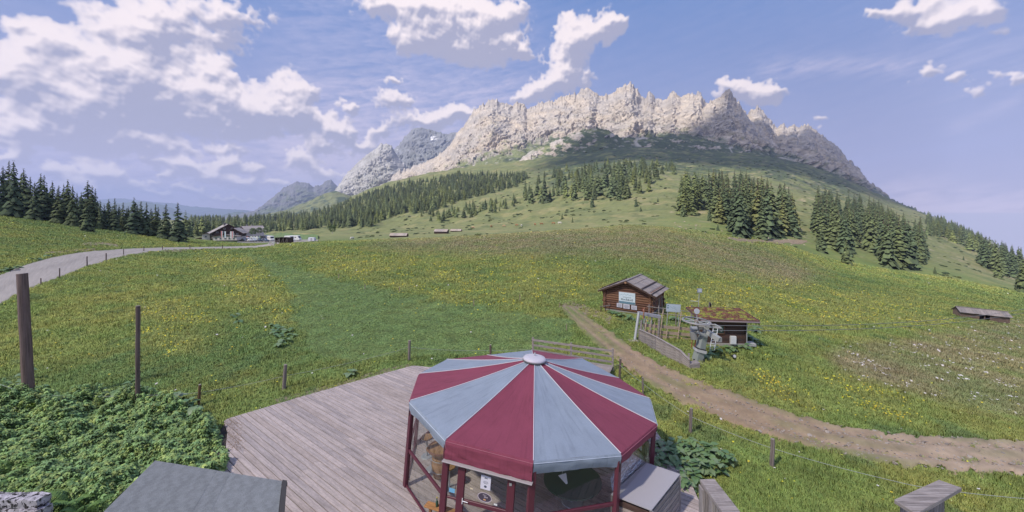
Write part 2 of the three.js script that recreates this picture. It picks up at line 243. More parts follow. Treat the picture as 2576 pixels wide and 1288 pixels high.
function groundColor(x, zd, o) {
  const p = plants(x, zd), n1 = fbm(x / 7, zd / 7, 4), n2 = fbm(x / 1.3 + 9, zd / 1.3, 3), n3 = fbm(x / 30 + 2, zd / 30, 3);
  let r = 0.120, g = 0.178, b = 0.040; const mix = (R, G, B, t) => { t = clamp(t); r = lerp(r, R, t); g = lerp(g, G, t); b = lerp(b, B, t); };
  mix(0.170, 0.198, 0.045, 0.5 + n1 * 2.0); mix(0.080, 0.136, 0.036, 0.22 - n3 * 1.6 + n2 * 0.7); mix(0.070, 0.125, 0.040, sstep(0.22, 0.4, fbm(x / 3.1 + 60, zd / 3.8, 3)) * 0.6);
  mix(0.170, 0.198, 0.050, p.flower * (0.55 + n1)); mix(0.190, 0.180, 0.090, p.brown * (0.65 + n1 * 0.8)); mix(0.180, 0.170, 0.085, p.white * (0.6 + n1 * 0.8)); mix(0.095, 0.155, 0.045, p.strip * 0.7);
  if (zd > 150) { // upper pastures: drier, with bare and bushy spots
    const f = sstep(150, 260, zd); mix(0.150, 0.158, 0.066, f * 0.8); mix(0.225, 0.205, 0.095, f * sstep(0.0, 0.4, n3 + n1 * 0.4) * 0.7);
    const px = CX + F * x / zd; mix(0.045 * (1 + n2), 0.068 * (1 + n2), 0.032, sstep(430, 640, zd) * sstep(1300, 1420, px) * (1 - sstep(2080, 2300, px)) * sstep(-0.10, 0.10, fbm(x / 50 + 20, zd / 40, 4, 0.6) + 0.16 * sstep(560, 800, zd)) * 0.9); mix(0.07, 0.10, 0.035, f * sstep(0.10, 0.3, fbm(x / 14, zd / 22, 4)) * 0.6); mix(0.30, 0.25, 0.17, f * sstep(0.26, 0.42, fbm(x / 9 + 40, zd / 14, 4)) * 0.7 * sstep(1500, 1650, px));
  }
  const t = 1 + n2 * 0.45; o[0] = r * t; o[1] = g * t; o[2] = b * t; return o;
}
function fanMesh(z0, z1, ratio, p0, p1, dp, fn = yg) {
  const rows = []; for (let z = z0; z < z1; z *= ratio) rows.push(z); rows.push(z1); const nc = Math.round((p1 - p0) / dp) + 1, pos = new Float32Array(rows.length * nc * 3), col = new Float32Array(rows.length * nc * 3), o = [0, 0, 0], idx = [];
  rows.forEach((z, j) => { for (let i = 0; i < nc; i++) { const x = (p0 + i * dp - CX) / F * z, k = 3 * (j * nc + i); pos[k] = x; pos[k + 1] = fn(x, z); pos[k + 2] = -z; groundColor(x, z, o); col[k] = o[0]; col[k + 1] = o[1]; col[k + 2] = o[2]; if (j && i) { const a = j * nc + i; idx.push(a - nc - 1, a - nc, a, a - nc - 1, a, a - 1); } } });
  const g = new THREE.BufferGeometry(); g.setAttribute('position', new THREE.BufferAttribute(pos, 3)); g.setAttribute('color', new THREE.BufferAttribute(col, 3)); g.setIndex(idx); g.computeVertexNormals(); return g;
}
const vmat = (o = {}) => new THREE.MeshStandardMaterial({ vertexColors: true, roughness: 0.95, ...o });
const earth = vmat();
{ // the ground under and round the camera, then the meadow, then the hillside
  struct('meadow', fanMesh(4, 165, 1.013, -700, 3400, 7), earth);
  struct('hillside', fanMesh(165, 1050, 1.008, -700, 3400, 6), earth);
  const g = new THREE.PlaneGeometry(700, 400, 1, 1); g.rotateX(-Math.PI / 2); g.translate(0, -0.9, 200); const m = M(0.12, 0.17, 0.045); struct('ground', g, m);
}

// ---------- mountains ----------
// each ridge: its crest line (bearing, row) at depth zc, falling to a foot line at depth zb
function ridge(name, R) {
  const { sky, foot, zc, zb, p0, p1, nx, ny, amp, power = 1.25, color, tip = 5, rough = 1, smooth = false } = R, pos = [], col = [], idx = [], o = [0, 0, 0], nb = 10, N = ny + nb;
  for (let j = 0; j < N; j++) for (let i = 0; i < nx; i++) {
    const px = lerp(p0, p1, i / (nx - 1)), s = Math.min(1, j / (ny - 1)), back = j >= ny ? (j - ny + 1) / nb : 0;
    const ZC = typeof zc === 'function' ? zc(px) : zc, ZB = typeof zb === 'function' ? zb(px) : zb;
    let z = lerp(ZB, ZC, s), jag = (ridged(px / 31 + ZC * 0.37 % 50 + fbm(px / 60, 3.3, 2) * 1.2, 1.7, 4, 0.62) - 0.62) * tip * 2.0 * (0.5 + 1.3 * Math.max(0, 0.4 + noise(px / 70, 9.1))) + fbm(px / 3.4, 7.7, 3, 0.7) * tip * 0.8 + Math.max(0, noise(px / 7.5, 4.4) - 0.12) * tip * 2.2;
    let py = lerp(interp(foot, px), interp(sky, px) - jag * sstep(0.86, 1, s), Math.pow(s, power));
    const k = z / F, x0 = (px - CX) * k, y0 = HC - (py - HY) * k, env = Math.sin(Math.PI * Math.pow(s, 0.8)) * 0.75 + 0.25 * s;
    // steep ribs and gullies, bent a little, with finer and finer rock
    const sc = amp * 1.5, bend = fbm(x0 / 260, y0 / 160, 2) * 60, wx = fbm(x0 / (sc * 1.3) + 11, y0 / (sc * 1.3), 3, 0.55) * sc * 0.75;
    const n = 0.95 * (ridged((x0 + bend + wx + y0 * 0.30) / (sc * 1.15), y0 / (sc * 2.7), 4, 0.62) - 0.55) + 0.55 * (ridged((x0 - y0 * 0.7 + wx) / (sc * 0.5), (y0 + x0 * 0.3 + wx) / (sc * 0.9), 4, 0.68) - 0.55) + 0.24 * fbm((x0 + y0 * 0.5) / (sc * 0.13), y0 / (sc * 0.2), 3, 0.75);
    const spur = ridged((x0 + (y0 - 200) * 0.55 + fbm(x0 / 150, y0 / 150, 2) * 50) / (sc * 4.2), (y0 - x0 * 0.25) / (sc * 7), 2, 0.5) - 0.6, spur2 = ridged((x0 - (y0 - 200) * 0.8) / (sc * 3.1) + 7, (y0 + x0 * 0.4) / (sc * 4.5), 2, 0.5) - 0.6;
    const rk = R.rock ? R.rock(px, py, s) : 1, A = amp * env * rough * lerp(0.22, 1, rk);
    z -= A * (n * 1.3 + (spur * 2.6 + spur2 * 1.7) * (1 - 0.6 * s)); const y = y0 + A * n * 0.35;
    if (back) { z = ZC + back * 0.25 * ZC; }
    pos.push(x0 * (back ? z / ZC : 1), back ? y0 - back * back * 0.3 * ZC : y, -z);
    color(px, py, s, n, rk, x0, y0, o); col.push(o[0], o[1], o[2]);
    if (i && j) { const a = j * nx + i; idx.push(a - nx - 1, a - nx, a, a - nx - 1, a, a - 1); }
  }
  const g = new THREE.BufferGeometry(); g.setAttribute('position', new THREE.Float32BufferAttribute(pos, 3)); g.setAttribute('color', new THREE.Float32BufferAttribute(col, 3)); g.setIndex(idx); g.computeVertexNormals(); return struct(name, g, rockMat);
}
const rockMat = vmat({ roughness: 0.92 });
const ROCKLINE = [[820, 545], [900, 528], [960, 506], [1050, 466], [1110, 434], [1160, 404], [1230, 378], [1330, 352], [1400, 335], [1480, 325], [1560, 338], [1640, 328], [1700, 322], [1760, 330], [1830, 352], [1880, 368], [1920, 360], [1960, 372], [2020, 400], [2080, 425], [2130, 445], [2180, 458], [2240, 480]];
const isRock = (px, py) => clamp(0.5 + (interp(ROCKLINE, px) + 12 - py) / 16 + fbm(px / 26, py / 14, 4, 0.6) * 2.4);
function massif(px, py, s, n, rk, x, y, o) {
  const n1 = fbm(x / 30, y / 30, 4, 0.65), n2 = fbm(x / 8 + 3, y / 8, 3, 0.7), warm = sstep(-0.3, 0.4, fbm(x / 120 + 9, y / 70, 3));
  let r = 0.37 + warm * 0.06, g = 0.335 + warm * 0.035, b = 0.31; const t = 1 + n1 * 0.5 + n2 * 0.4; r *= t; g *= t; b *= t;
  const mix = (R, G, B, k) => { k = clamp(k); r = lerp(r, R, k); g = lerp(g, G, k); b = lerp(b, B, k); };
  // ledges with grass in the rock
  mix(0.20, 0.20, 0.10, rk * sstep(0.16, 0.42, fbm(x / 46 + 70, y / 20, 4, 0.6)) * 0.65 * (1 - sstep(0.55, 0.9, s)));
  const veg = 1 - rk, gr = [0.145, 0.165, 0.070];
  mix(gr[0] * (1 + n1 * 0.5), gr[1] * (1 + n1 * 0.5), gr[2] * (1 + n1 * 0.4), veg);
  // mountain pine scrub, then scree running downhill
  const pine = sstep(-0.08, 0.16, fbm(x / 60 + 20, y / 26, 4, 0.62) + 0.30 * sstep(1290, 1420, px) * (1 - sstep(2050, 2250, px)) - 0.16 * (1 - sstep(1250, 1340, px)));
  mix(0.040 * (1 + n2), 0.062 * (1 + n2), 0.030, veg * pine * 0.9);
  const fan = ridged((x - y * 0.75) / 120 + fbm(x / 60, y / 60, 2) * 0.35, y / 900, 1), sc = sstep(0.86, 0.965, fan + n1 * 0.07) * sstep(0.02, 0.2, fbm(x / 240 + 4, y / 170 + 1, 2) + 0.12);
  mix(0.42, 0.39, 0.355, sc * veg * 0.85); mix(0.40, 0.37, 0.33, veg * sstep(0.24, 0.36, fbm(x / 22 + 60, y / 10, 3, 0.6)) * 0.55);
  o[0] = r; o[1] = g; o[2] = b;
}
const bare = (k, r, g, b, grass = 0) => (px, py, s, n, rk, x, y, o) => { const t = k * (1 + fbm(x / 60, y / 60, 4, 0.6) * 0.5 + fbm(x / 14, y / 14, 3, 0.7) * 0.3), w = clamp(grass * (1 - s * 1.1 + fbm(x / 160, y / 60, 3) * 1.1)); o[0] = lerp(r * t, 0.11, w); o[1] = lerp(g * t, 0.14, w); o[2] = lerp(b * t, 0.06, w); };
const FOOT = COLS.map(r => [r[0], r[12] + 26]);
ridge('mountain', { sky: [[860, 545], [900, 512], [930, 492], [960, 468], [1000, 434], [1060, 412], [1100, 394], [1130, 368], [1150, 336], [1165, 318], [1182, 295], [1200, 272], [1215, 256], [1240, 252], [1262, 258], [1285, 264], [1303, 257], [1318, 262], [1326, 275], [1345, 266], [1380, 256], [1420, 244], [1450, 236], [1462, 224], [1482, 221], [1492, 230], [1502, 241], [1530, 240], [1546, 234], [1558, 220], [1572, 211], [1590, 211], [1602, 224], [1614, 243], [1626, 246], [1632, 231], [1640, 234], [1648, 248], [1670, 254], [1680, 246], [1690, 228], [1700, 236], [1712, 244], [1730, 236], [1748, 238], [1762, 231], [1768, 256], [1790, 258], [1804, 244], [1830, 236], [1860, 262], [1882, 290], [1892, 274], [1906, 271], [1924, 284], [1940, 306], [1952, 324], [1966, 314], [1980, 322], [1996, 312], [2010, 322], [2030, 312], [2044, 322], [2056, 340], [2090, 354], [2110, 372], [2130, 404], [2152, 416], [2166, 430], [2182, 458], [2210, 474], [2240, 496], [2290, 522], [2340, 545], [2400, 566], [2480, 600], [2576, 652], [2700, 720]], foot: FOOT, zc: 1900, zb: 820, p0: 860, p1: 2700, nx: 1300, ny: 270, amp: 46, power: 1.12, tip: 5.5, rock: isRock, color: massif });
ridge('mountain', { sky: [[1580, 372], [1620, 352], [1660, 336], [1692, 306], [1712, 284], [1736, 262], [1752, 266], [1766, 275], [1784, 258], [1806, 246], [1824, 228], [1834, 229], [1846, 246], [1866, 276], [1888, 304], [1910, 326], [1950, 362], [1990, 400], [2040, 428], [2080, 450]], foot: [[1580, 385], [1700, 400], [1830, 405], [1950, 420], [2080, 460]], zc: 1560, zb: 1180, p0: 1585, p1: 2070, nx: 420, ny: 190, amp: 42, power: 1.1, tip: 4.0, rock: (px, py) => clamp(0.5 + (interp([[1580, 350], [1700, 335], [1760, 345], [1830, 372], [1880, 388], [1960, 392], [2080, 440]], px) - py) / 14 + fbm(px / 22, py / 12, 4, 0.6) * 2), color: massif });
ridge('mountain', { sky: [[1230, 452], [1290, 424], [1320, 390], [1345, 374], [1380, 362], [1420, 345], [1470, 326], [1500, 321], [1530, 328], [1560, 346], [1620, 345], [1700, 344], [1780, 352], [1850, 372], [1930, 392], [2000, 416], [2060, 440]], foot: [[1230, 470], [1450, 440], [1700, 425], [1850, 425], [2060, 470]], zc: 1180, zb: 900, p0: 1240, p1: 2050, nx: 520, ny: 130, amp: 26, power: 1.0, tip: 2.4, rock: (px, py, s) => sstep(0.06, 0.26, fbm(px / 30 + 3, py / 14, 4, 0.6) + 0.22 * (1 - sstep(1420, 1480, px)) * sstep(0.45, 0.75, s) - 0.05), color: massif });
ridge('mountain', { sky: [[880, 500], [940, 430], [985, 380], [1000, 366], [1022, 342], [1040, 326], [1058, 321], [1078, 325], [1100, 331], [1120, 336], [1150, 334], [1200, 330], [1260, 340]], foot: [[880, 520], [1260, 460]], zc: 3000, zb: 2200, p0: 890, p1: 1250, nx: 260, ny: 140, amp: 75, tip: 2, color: (px, py, s, n, rk, x, y, o) => { bare(0.75, 0.26, 0.27, 0.30, 0.2)(px, py, s, n, rk, x, y, o); const w = sstep(0.22, 0.3, fbm(x / 110 + 1, (y - x * 0.4) / 40, 2) + (Math.abs(px - 1105) < 22 && py > 342 && py < 358 ? 0.10 : -0.4)); o[0] = lerp(o[0], 0.8, w); o[1] = lerp(o[1], 0.8, w); o[2] = lerp(o[2], 0.84, w); } });
ridge('mountain', { sky: [[780, 540], [812, 512], [835, 490], [852, 464], [872, 438], [905, 404], [940, 379], [958, 364], [972, 360], [984, 366], [1000, 392], [1030, 430], [1080, 470]], foot: [[780, 545], [900, 520], [1080, 480]], zc: 2300, zb: 1700, p0: 785, p1: 1070, nx: 260, ny: 150, amp: 60, tip: 2.5, color: bare(1, 0.36, 0.35, 0.35, 0.35) });
ridge('mountain', { sky: [[540, 549], [600, 541], [640, 530], [672, 507], [700, 484], [716, 471], [735, 463], [748, 457], [762, 460], [776, 462], [790, 472], [806, 465], [818, 458], [832, 453], [850, 470], [900, 500]], foot: [[540, 552], [700, 549], [900, 530]], zc: 4300, zb: 3300, p0: 545, p1: 890, nx: 240, ny: 110, amp: 90, tip: 1.8, color: bare(0.62, 0.22, 0.22, 0.24, 0.9) });
const farWood = (px, py, s, n, rk, x, y, o) => { const t = 1 + fbm(x / 90, y / 40, 4) * 0.8; o[0] = 0.055 * t; o[1] = 0.085 * t; o[2] = 0.04 * t; };
ridge('distant_hills', { sky: [[120, 520], [240, 503], [300, 499], [345, 503], [390, 509], [440, 512], [480, 520], [520, 521], [560, 526], [610, 528], [660, 536], [760, 540]], foot: [[120, 548], [760, 550]], zc: 9500, zb: 7600, p0: 120, p1: 760, nx: 260, ny: 50, amp: 160, tip: 0.8, rough: 0.7, color: farWood });
ridge('distant_hills', { sky: [[60, 500], [200, 505], [280, 512], [360, 507], [410, 516], [460, 533], [500, 545], [560, 541], [600, 532], [640, 540], [700, 546]], foot: [[60, 551], [700, 552]], zc: 5600, zb: 4200, p0: 60, p1: 700, nx: 260, ny: 50, amp: 120, tip: 0.8, rough: 0.7, color: farWood });
ridge('hillside', { sky: [[560, 552], [640, 545], [720, 528], [770, 508], [815, 488], [845, 480], [880, 492], [940, 480]], foot: [[560, 556], [940, 540]], zc: 1750, zb: 1250, p0: 565, p1: 935, nx: 160, ny: 60, amp: 22, tip: 0.8, rough: 0.6, color: (px, py, s, n, rk, x, y, o) => { const w = sstep(0.05, 0.2, fbm(x / 40, y / 16, 4)), t = 1 + fbm(x / 20, y / 20, 3) * 0.4; o[0] = lerp(0.14, 0.05, w) * t; o[1] = lerp(0.155, 0.075, w) * t; o[2] = lerp(0.07, 0.04, w) * t; } });
scene.fog = new THREE.FogExp2(new THREE.Color().setRGB(0.55, 0.66, 1.0), 0.00012);

// ---------- the clouds above and behind the camera that keep the meadow and the foot of the wall in shade ----------
function shadeCloud(poly, y, cell, thick, name, mat) {
  const xs = poly.map(p => p[0]), zs = poly.map(p => p[1]), x0 = Math.min(...xs) - 60, x1 = Math.max(...xs) + 60, z0 = Math.min(...zs) - 60, z1 = Math.max(...zs) + 60, nx = Math.ceil((x1 - x0) / cell), nz = Math.ceil((z1 - z0) / cell), id = new Map(), top = [], pos = [], idx = [];
  const q = (x, z) => { const wx = x + fbm(x / 90, z / 90, 4, 0.6) * 75, wz = z + fbm(x / 90 + 40, z / 90, 4, 0.6) * 60; return inPoly(poly, wx, wz); };
  const inside = []; for (let j = 0; j < nz; j++) for (let i = 0; i < nx; i++) inside.push(q(x0 + (i + 0.5) * cell, z0 + (j + 0.5) * cell));
  const I = (i, j) => i >= 0 && j >= 0 && i < nx && j < nz && inside[j * nx + i];
  const edge = (i, j) => { let m = 4; for (let r = 1; r <= 4; r++) if (!(I(i - r, j) && I(i + r - 1, j) && I(i, j - r) && I(i, j + r - 1) && I(i - r, j - r) && I(i + r - 1, j + r - 1))) { m = r - 1; break; } return m / 4; };
  const v = (i, j, up) => { const k = `${i},${j},${up}`; if (!id.has(k)) { const x = x0 + i * cell, z = z0 + j * cell, e = edge(i, j), b = ridged(x / 70, z / 70, 3); pos.push(x, y + (up ? 0.1 + thick * e * (0.3 + b) : -0.25 * thick * e * (0.5 + 0.5 * b)), -z); id.set(k, pos.length / 3 - 1); } return id.get(k); };
  for (let j = 0; j < nz; j++) for (let i = 0; i < nx; i++) if (I(i, j)) for (const up of [1, 0]) { const a = v(i, j, up), b = v(i + 1, j, up), c = v(i + 1, j + 1, up), d = v(i, j + 1, up); up ? idx.push(a, b, c, a, c, d) : idx.push(a, c, b, a, d, c); }
  const g = new THREE.BufferGeometry(); g.setAttribute('position', new THREE.Float32BufferAttribute(pos, 3)); g.setIndex(idx); g.computeVertexNormals(); return struct(name, g, mat);
}
const denseCloud = new THREE.MeshStandardMaterial({ color: C(0.9, 0.9, 0.92), roughness: 1, transparent: true, opacity: 0.52, side: THREE.DoubleSide });
const cloudMat = new THREE.MeshStandardMaterial({ color: C(0.9, 0.9, 0.92), roughness: 1, transparent: true, opacity: 0.27, side: THREE.DoubleSide });
shadeCloud([[-1700, -1100], [-300, -1100], [-300, -760], [-560, -700], [-740, -668], [-860, -640], [-1000, -645], [-1100, -600], [-1250, -590], [-1700, -600]], 1500, 22, 120, 'cloud', cloudMat);
shadeCloud([[-860, 130], [-700, 400], [-560, 560], [-300, 700], [100, 900], [180, 1080], [330, 1090], [500, 1150], [780, 1330], [1000, 1250], [900, 900], [600, 600], [300, 350], [-100, 100], [-500, -20]], 1500, 24, 140, 'cloud', denseCloud);

// ---------- trees ----------
function spruceGeo(s, { whorls = 20, rad = 0.17, droop = 0.5, bare = 0.05, dens = 9, ragged = 0.42, pow = 0.85 } = {}) { // unit height crown
  reseed(s); const pos = [], col = [];
  const tri = (a, b, c, k) => { pos.push(...a, ...b, ...c); const t = k * rr(0.85, 1.15); for (let i = 0; i < 3; i++) col.push(t, t, t * rr(0.85, 1.05)); };
  for (let w = 0; w < whorls; w++) {
    const h = bare + (0.985 - bare) * Math.pow(w / (whorls - 0.5), 0.92), R = rad * Math.pow(1 - h, pow) * 1.05 + 0.006, n = Math.max(4, Math.round(dens * (1 - h * 0.5))), ph = rnd() * 6.28;
    for (let b = 0; b < n; b++) {
      const a = ph + b / n * 6.283 + rr(-0.25, 0.25), L = R * rr(1 - ragged, 1 + ragged * 0.5), ca = Math.cos(a), sa = Math.sin(a), hw = L * rr(0.26, 0.40), dr = L * droop * rr(0.5, 1.3), h0 = h + rr(-0.026, 0.022), lift = L * rr(0.05, 0.22);
      const P = (r, t, y) => [ca * r - sa * t, h0 + y, sa * r + ca * t], k = rr(0.7, 1.3);
      const root = P(0, 0, lift), m1 = P(L * 0.45, hw, -dr * 0.15), m2 = P(L * 0.45, -hw, -dr * 0.15), mid = P(L * 0.55, 0, lift * 0.9), e1 = P(L * 0.8, hw * 0.75, -dr * 0.75), e2 = P(L * 0.8, -hw * 0.75, -dr * 0.75), tip = P(L, 0, -dr * 0.7);
      tri(root, m1, mid, k); tri(root, mid, m2, k); tri(mid, e1, tip, k); tri(mid, tip, e2, k); tri(m1, e1, mid, k); tri(m2, mid, e2, k);
      // hanging twigs
      const t1 = P(L * 0.5, hw * 0.5, -dr * 0.9 - L * 0.14), t2 = P(L * 0.7, -hw * 0.5, -dr * 0.95 - L * 0.14); tri(m1, mid, t1, k * 0.9); tri(mid, e2, t2, k * 0.9);
    }
  }
  const g = new THREE.BufferGeometry(); g.setAttribute('position', new THREE.Float32BufferAttribute(pos, 3)); g.setAttribute('color', new THREE.Float32BufferAttribute(col, 3)); g.computeVertexNormals();
  const n = g.attributes.normal, p = g.attributes.position; // needles scatter light: bend the face normals outwards
  for (let i = 0; i < n.count; i++) { const x = p.getX(i), z = p.getZ(i), l = Math.hypot(x, z) || 1, v = V(n.getX(i), Math.abs(n.getY(i)), n.getZ(i)); if (v.x * x + v.z * z < 0) { v.x *= -1; v.z *= -1; } v.add(V(x / l * 0.7, 0.3, z / l * 0.7)).normalize(); n.setXYZ(i, v.x, v.y, v.z); }
  return g;
}
function trunkGeo(lean = 0) { const g = new THREE.CylinderGeometry(0.004, 0.018, 0.97, 7, 4); g.translate(0, 0.475, 0); return g; }
const TRUNK = trunkGeo(), BARK = M(0.10, 0.075, 0.06);
const CROWN = [spruceGeo(11, {}), spruceGeo(12, { rad: 0.15, whorls: 22, ragged: 0.5, droop: 0.7 }), spruceGeo(13, { rad: 0.20, whorls: 18, bare: 0.03, dens: 11 }), spruceGeo(14, { rad: 0.135, whorls: 24, bare: 0.1, ragged: 0.55 }), spruceGeo(15, { rad: 0.24, whorls: 15, bare: 0.02, dens: 11, pow: 0.75 })];
const NEEDLE = [[0.088, 0.118, 0.056], [0.105, 0.132, 0.056], [0.074, 0.106, 0.054], [0.138, 0.150, 0.056]].map(c => new THREE.MeshStandardMaterial({ color: C(...c), vertexColors: true, roughness: 0.9, side: THREE.DoubleSide }));
const protoTree = {};
function spruce(p, h, label, group, { v = Math.floor(rnd() * 4), m = Math.floor(rnd() * 3), w = 1, name = 'spruce_tree' } = {}) {
  const key = v + '_' + m; let o;
  if (!protoTree[key]) { o = new THREE.Group(); mesh(o, 'trunk', TRUNK, BARK); mesh(o, 'crown', CROWN[v], NEEDLE[m]); protoTree[key] = o; }
  o = protoTree[key].clone(); o.name = numbered(name); scene.add(o); o.position.copy(p).add(V(0, -0.02 * h, 0)); o.scale.set(h * w, h, h * w); o.rotation.y = rnd() * 6.28; o.rotation.z = rr(-0.02, 0.02); return tag(o, label, 'tree', group);
}
const woods = []; // trees that merge into far woods
const px2 = (p) => [CX + F * p.x / -p.z, HY + F * (HC - p.y) / -p.z];
// stands: polygons of trunk feet as seen, spacing in metres, height in metres
function stand(poly, n, h0, h1, s, cb, minD = 2.2) { reseed(s); const xs = poly.map(p => p[0]), ys = poly.map(p => p[1]), got = []; let tries = 0; while (got.length < n && tries++ < n * 60) { const px = rr(Math.min(...xs), Math.max(...xs)), py = rr(Math.min(...ys), Math.max(...ys)); if (!inPoly(poly, px, py)) continue; const p = GT(px, py, 60); if (!p || got.some(q => q.distanceToSquared(p) < minD * minD)) continue; got.push(p); } got.sort((a, b) => a.z - b.z); for (const p of got) cb(p, rr(h0, h1)); }
function row(list, cb) { for (const a of list) cb(...a); }
// the wood on the left behind the road: feet along the crest of the pasture, heights as seen
reseed(301);
const LEFTWOOD = 'tall dark spruce in the wood left of the gravel road';
for (const [px, top, z] of [[-30, 395, 108], [8, 415, 112], [22, 400, 120], [36, 400, 104], [52, 430, 124], [60, 418, 112], [76, 440, 124], [88, 455, 108], [100, 432, 118], [112, 436, 112], [124, 470, 122], [134, 452, 116], [150, 462, 110], [160, 460, 126], [172, 448, 118], [184, 462, 112], [192, 480, 124], [205, 478, 114], [216, 500, 106], [222, 450, 120], [232, 462, 118], [240, 470, 128], [252, 500, 120], [262, 512, 126], [272, 498, 130], [288, 495, 124], [300, 512, 132], [310, 505, 128], [322, 515, 130], [336, 494, 126], [345, 510, 134], [356, 502, 136], [368, 505, 130], [380, 520, 138], [390, 510, 134], [398, 515, 138], [14, 450, 128], [44, 448, 130], [68, 450, 132], [118, 465, 130], [144, 470, 132], [176, 480, 134], [210, 495, 134], [246, 505, 136], [282, 515, 138], [318, 520, 140], [350, 522, 142], [384, 528, 142]]) {
  const zz = z * lerp(1.36, 1.12, clamp(px / 400)), p = GZ(px, zz + rr(-2, 2)), [, fy] = px2(p); spruce(p, (fy - top) / F * zz, LEFTWOOD, 'spruces in the wood left of the road', { w: rr(0.95, 1.25) });
}
spruce(GZ(416, 146), 13.5, 'slim spruce, second from the right end of the left wood', 'x', { v: 0, m: 0, w: 1.3 }).userData.group = undefined;
spruce(GZ(449, 142), 14.6, 'lone pointed spruce at the right end of the left wood beside the lodge', 'x', { v: 0, m: 2, w: 1.35 }).userData.group = undefined;
stand([[462, 588], [560, 578], [640, 585], [640, 592], [540, 594], [462, 598]], 44, 11, 16, 302, (p, h) => woods.push([p, h, 1.2]), 2);
// the two groves and the spruces on the right slope
const GROVE = 'dark spruce in the dense triangular grove on the right slope', GROVEL = 'sunlit spruce in the grove left of the gully on the slope';
stand([[1700, 540], [1742, 545], [1790, 496], [1760, 478], [1716, 490]], 30, 18, 25, 303, (p, h) => woods.push([p, h, 1.1]), 3);
stand([[1785, 552], [1850, 598], [1900, 606], [1990, 606], [1998, 570], [1960, 520], [1880, 480], [1800, 480], [1780, 500]], 84, 20, 28, 304, (p, h) => spruce(p, h, GROVEL, 'spruces in the grove left of the gully', { m: Math.floor(rr(0, 4)), w: 1.1 }), 3.1);
stand([[2050, 600], [2062, 632], [2120, 640], [2180, 662], [2280, 688], [2318, 668], [2320, 628], [2240, 560], [2140, 520], [2055, 512]], 108, 19, 26, 305, (p, h) => spruce(p, h, GROVE, 'spruces in the grove right of the gully', { m: Math.floor(rr(0, 3)), w: 1.1 }), 3);
stand([[2452, 668], [2500, 700], [2560, 735], [2640, 760], [2640, 690], [2540, 650], [2460, 648]], 34, 17, 24, 306, (p, h) => spruce(p, h, 'spruce in the grove at the right edge of the slope', 'spruces at the right edge', { w: 1.05 }), 3);
spruce(GT(2066, 634), 11.5, 'broad young spruce at the lower left corner of the right grove', 'tree', { v: 2, m: 0, w: 1.3 }).userData.group = undefined;
spruce(GT(2130, 664), 11, 'short bushy spruce in front of the right grove', 'tree', { v: 4, m: 1, w: 1 }).userData.group = undefined;
spruce(GT(2312, 664), 14.5, 'single spruce just right of the right grove', 'tree', { v: 1, m: 1, w: 1.25 }).userData.group = undefined;
// scattered spruces on the sunny shoulder
stand([[1310, 520], [1420, 505], [1560, 505], [1640, 480], [1660, 430], [1560, 415], [1440, 425], [1330, 465]], 95, 15, 25, 307, (p, h) => woods.push([p, h, 1.15]), 7);
reseed(308); for (const [px, py, h] of [[1221, 527, 12], [1365, 512, 11], [1414, 552, 5], [1440, 560, 4], [1490, 520, 10], [1556, 500, 11], [1600, 520, 7], [1718, 545, 9], [1806, 580, 3.4], [1826, 548, 4], [1806, 555, 4.6], [1785, 556, 8], [1655, 508, 4], [1170, 545, 6], [1110, 560, 5], [1300, 512, 6], [1612, 532, 4], [2352, 690, 4], [2424, 655, 3.5], [2330, 600, 5]]) { const p = GT(px, py, 60); if (p) spruce(p, h, 'small spruce standing alone on the open pasture', 'lone spruces on the pasture', { v: 2 + 2 * Math.floor(rnd() * 2), m: Math.floor(rr(0, 3)), w: 1 }); }
// the far woods, one mass: left slope, valley floor and the tree line on the right ridge
{
  const list = woods, forest = new THREE.Group(); forest.name = 'far_forest'; forest.userData = { kind: 'stuff', label: 'spruce woods covering the slopes and valley beyond the meadow', category: 'forest' }; scene.add(forest); const put = (p, h) => list.push([p, h, rr(1.1, 1.7)]);
  stand([[650, 585], [770, 578], [860, 572], [930, 570], [1000, 540], [1080, 535], [1180, 500], [1300, 470], [1340, 440], [1150, 440], [1000, 466], [900, 498], [800, 532], [700, 552], [640, 568]], 1500, 8, 16, 309, put, 3.2);
  stand([[480, 572], [640, 565], [740, 548], [740, 540], [560, 548], [480, 556]], 160, 14, 20, 310, put, 5);
  stand([[2330, 590], [2400, 612], [2480, 648], [2480, 606], [2400, 566], [2330, 545]], 90, 13, 19, 311, put, 6);
  stand([[1060, 540], [1310, 500], [1310, 520], [1180, 550], [1060, 560]], 50, 6, 13, 312, put, 6);
  stand([[1350, 440], [1560, 405], [1700, 420], [1700, 440], [1560, 430], [1400, 460]], 50, 10, 16, 313, put, 7);
  const mats = CROWN.map((g, v) => { const mine = list.filter((_, i) => i % 5 === v), im = new THREE.InstancedMesh(g, new THREE.MeshStandardMaterial({ color: C(1, 1, 1), vertexColors: true, roughness: 0.9, side: THREE.DoubleSide }), mine.length), q = new THREE.Quaternion(), m = new THREE.Matrix4(), c = new THREE.Color();
    mine.forEach(([p, h, w], i) => { q.setFromAxisAngle(UPV, rnd() * 6.28); m.compose(V(p.x, p.y - 0.3, p.z), q, V(h * w, h, h * w)); im.setMatrixAt(i, m); const t = rr(0.95, 1.75), y = rnd(); im.setColorAt(i, c.setRGB(lerp(0.068, 0.125, y * y) * t, lerp(0.092, 0.145, y * y) * t, 0.045 * t)); });
    im.name = 'spruces'; im.userData.kind = 'stuff'; forest.add(im); return im; });
}

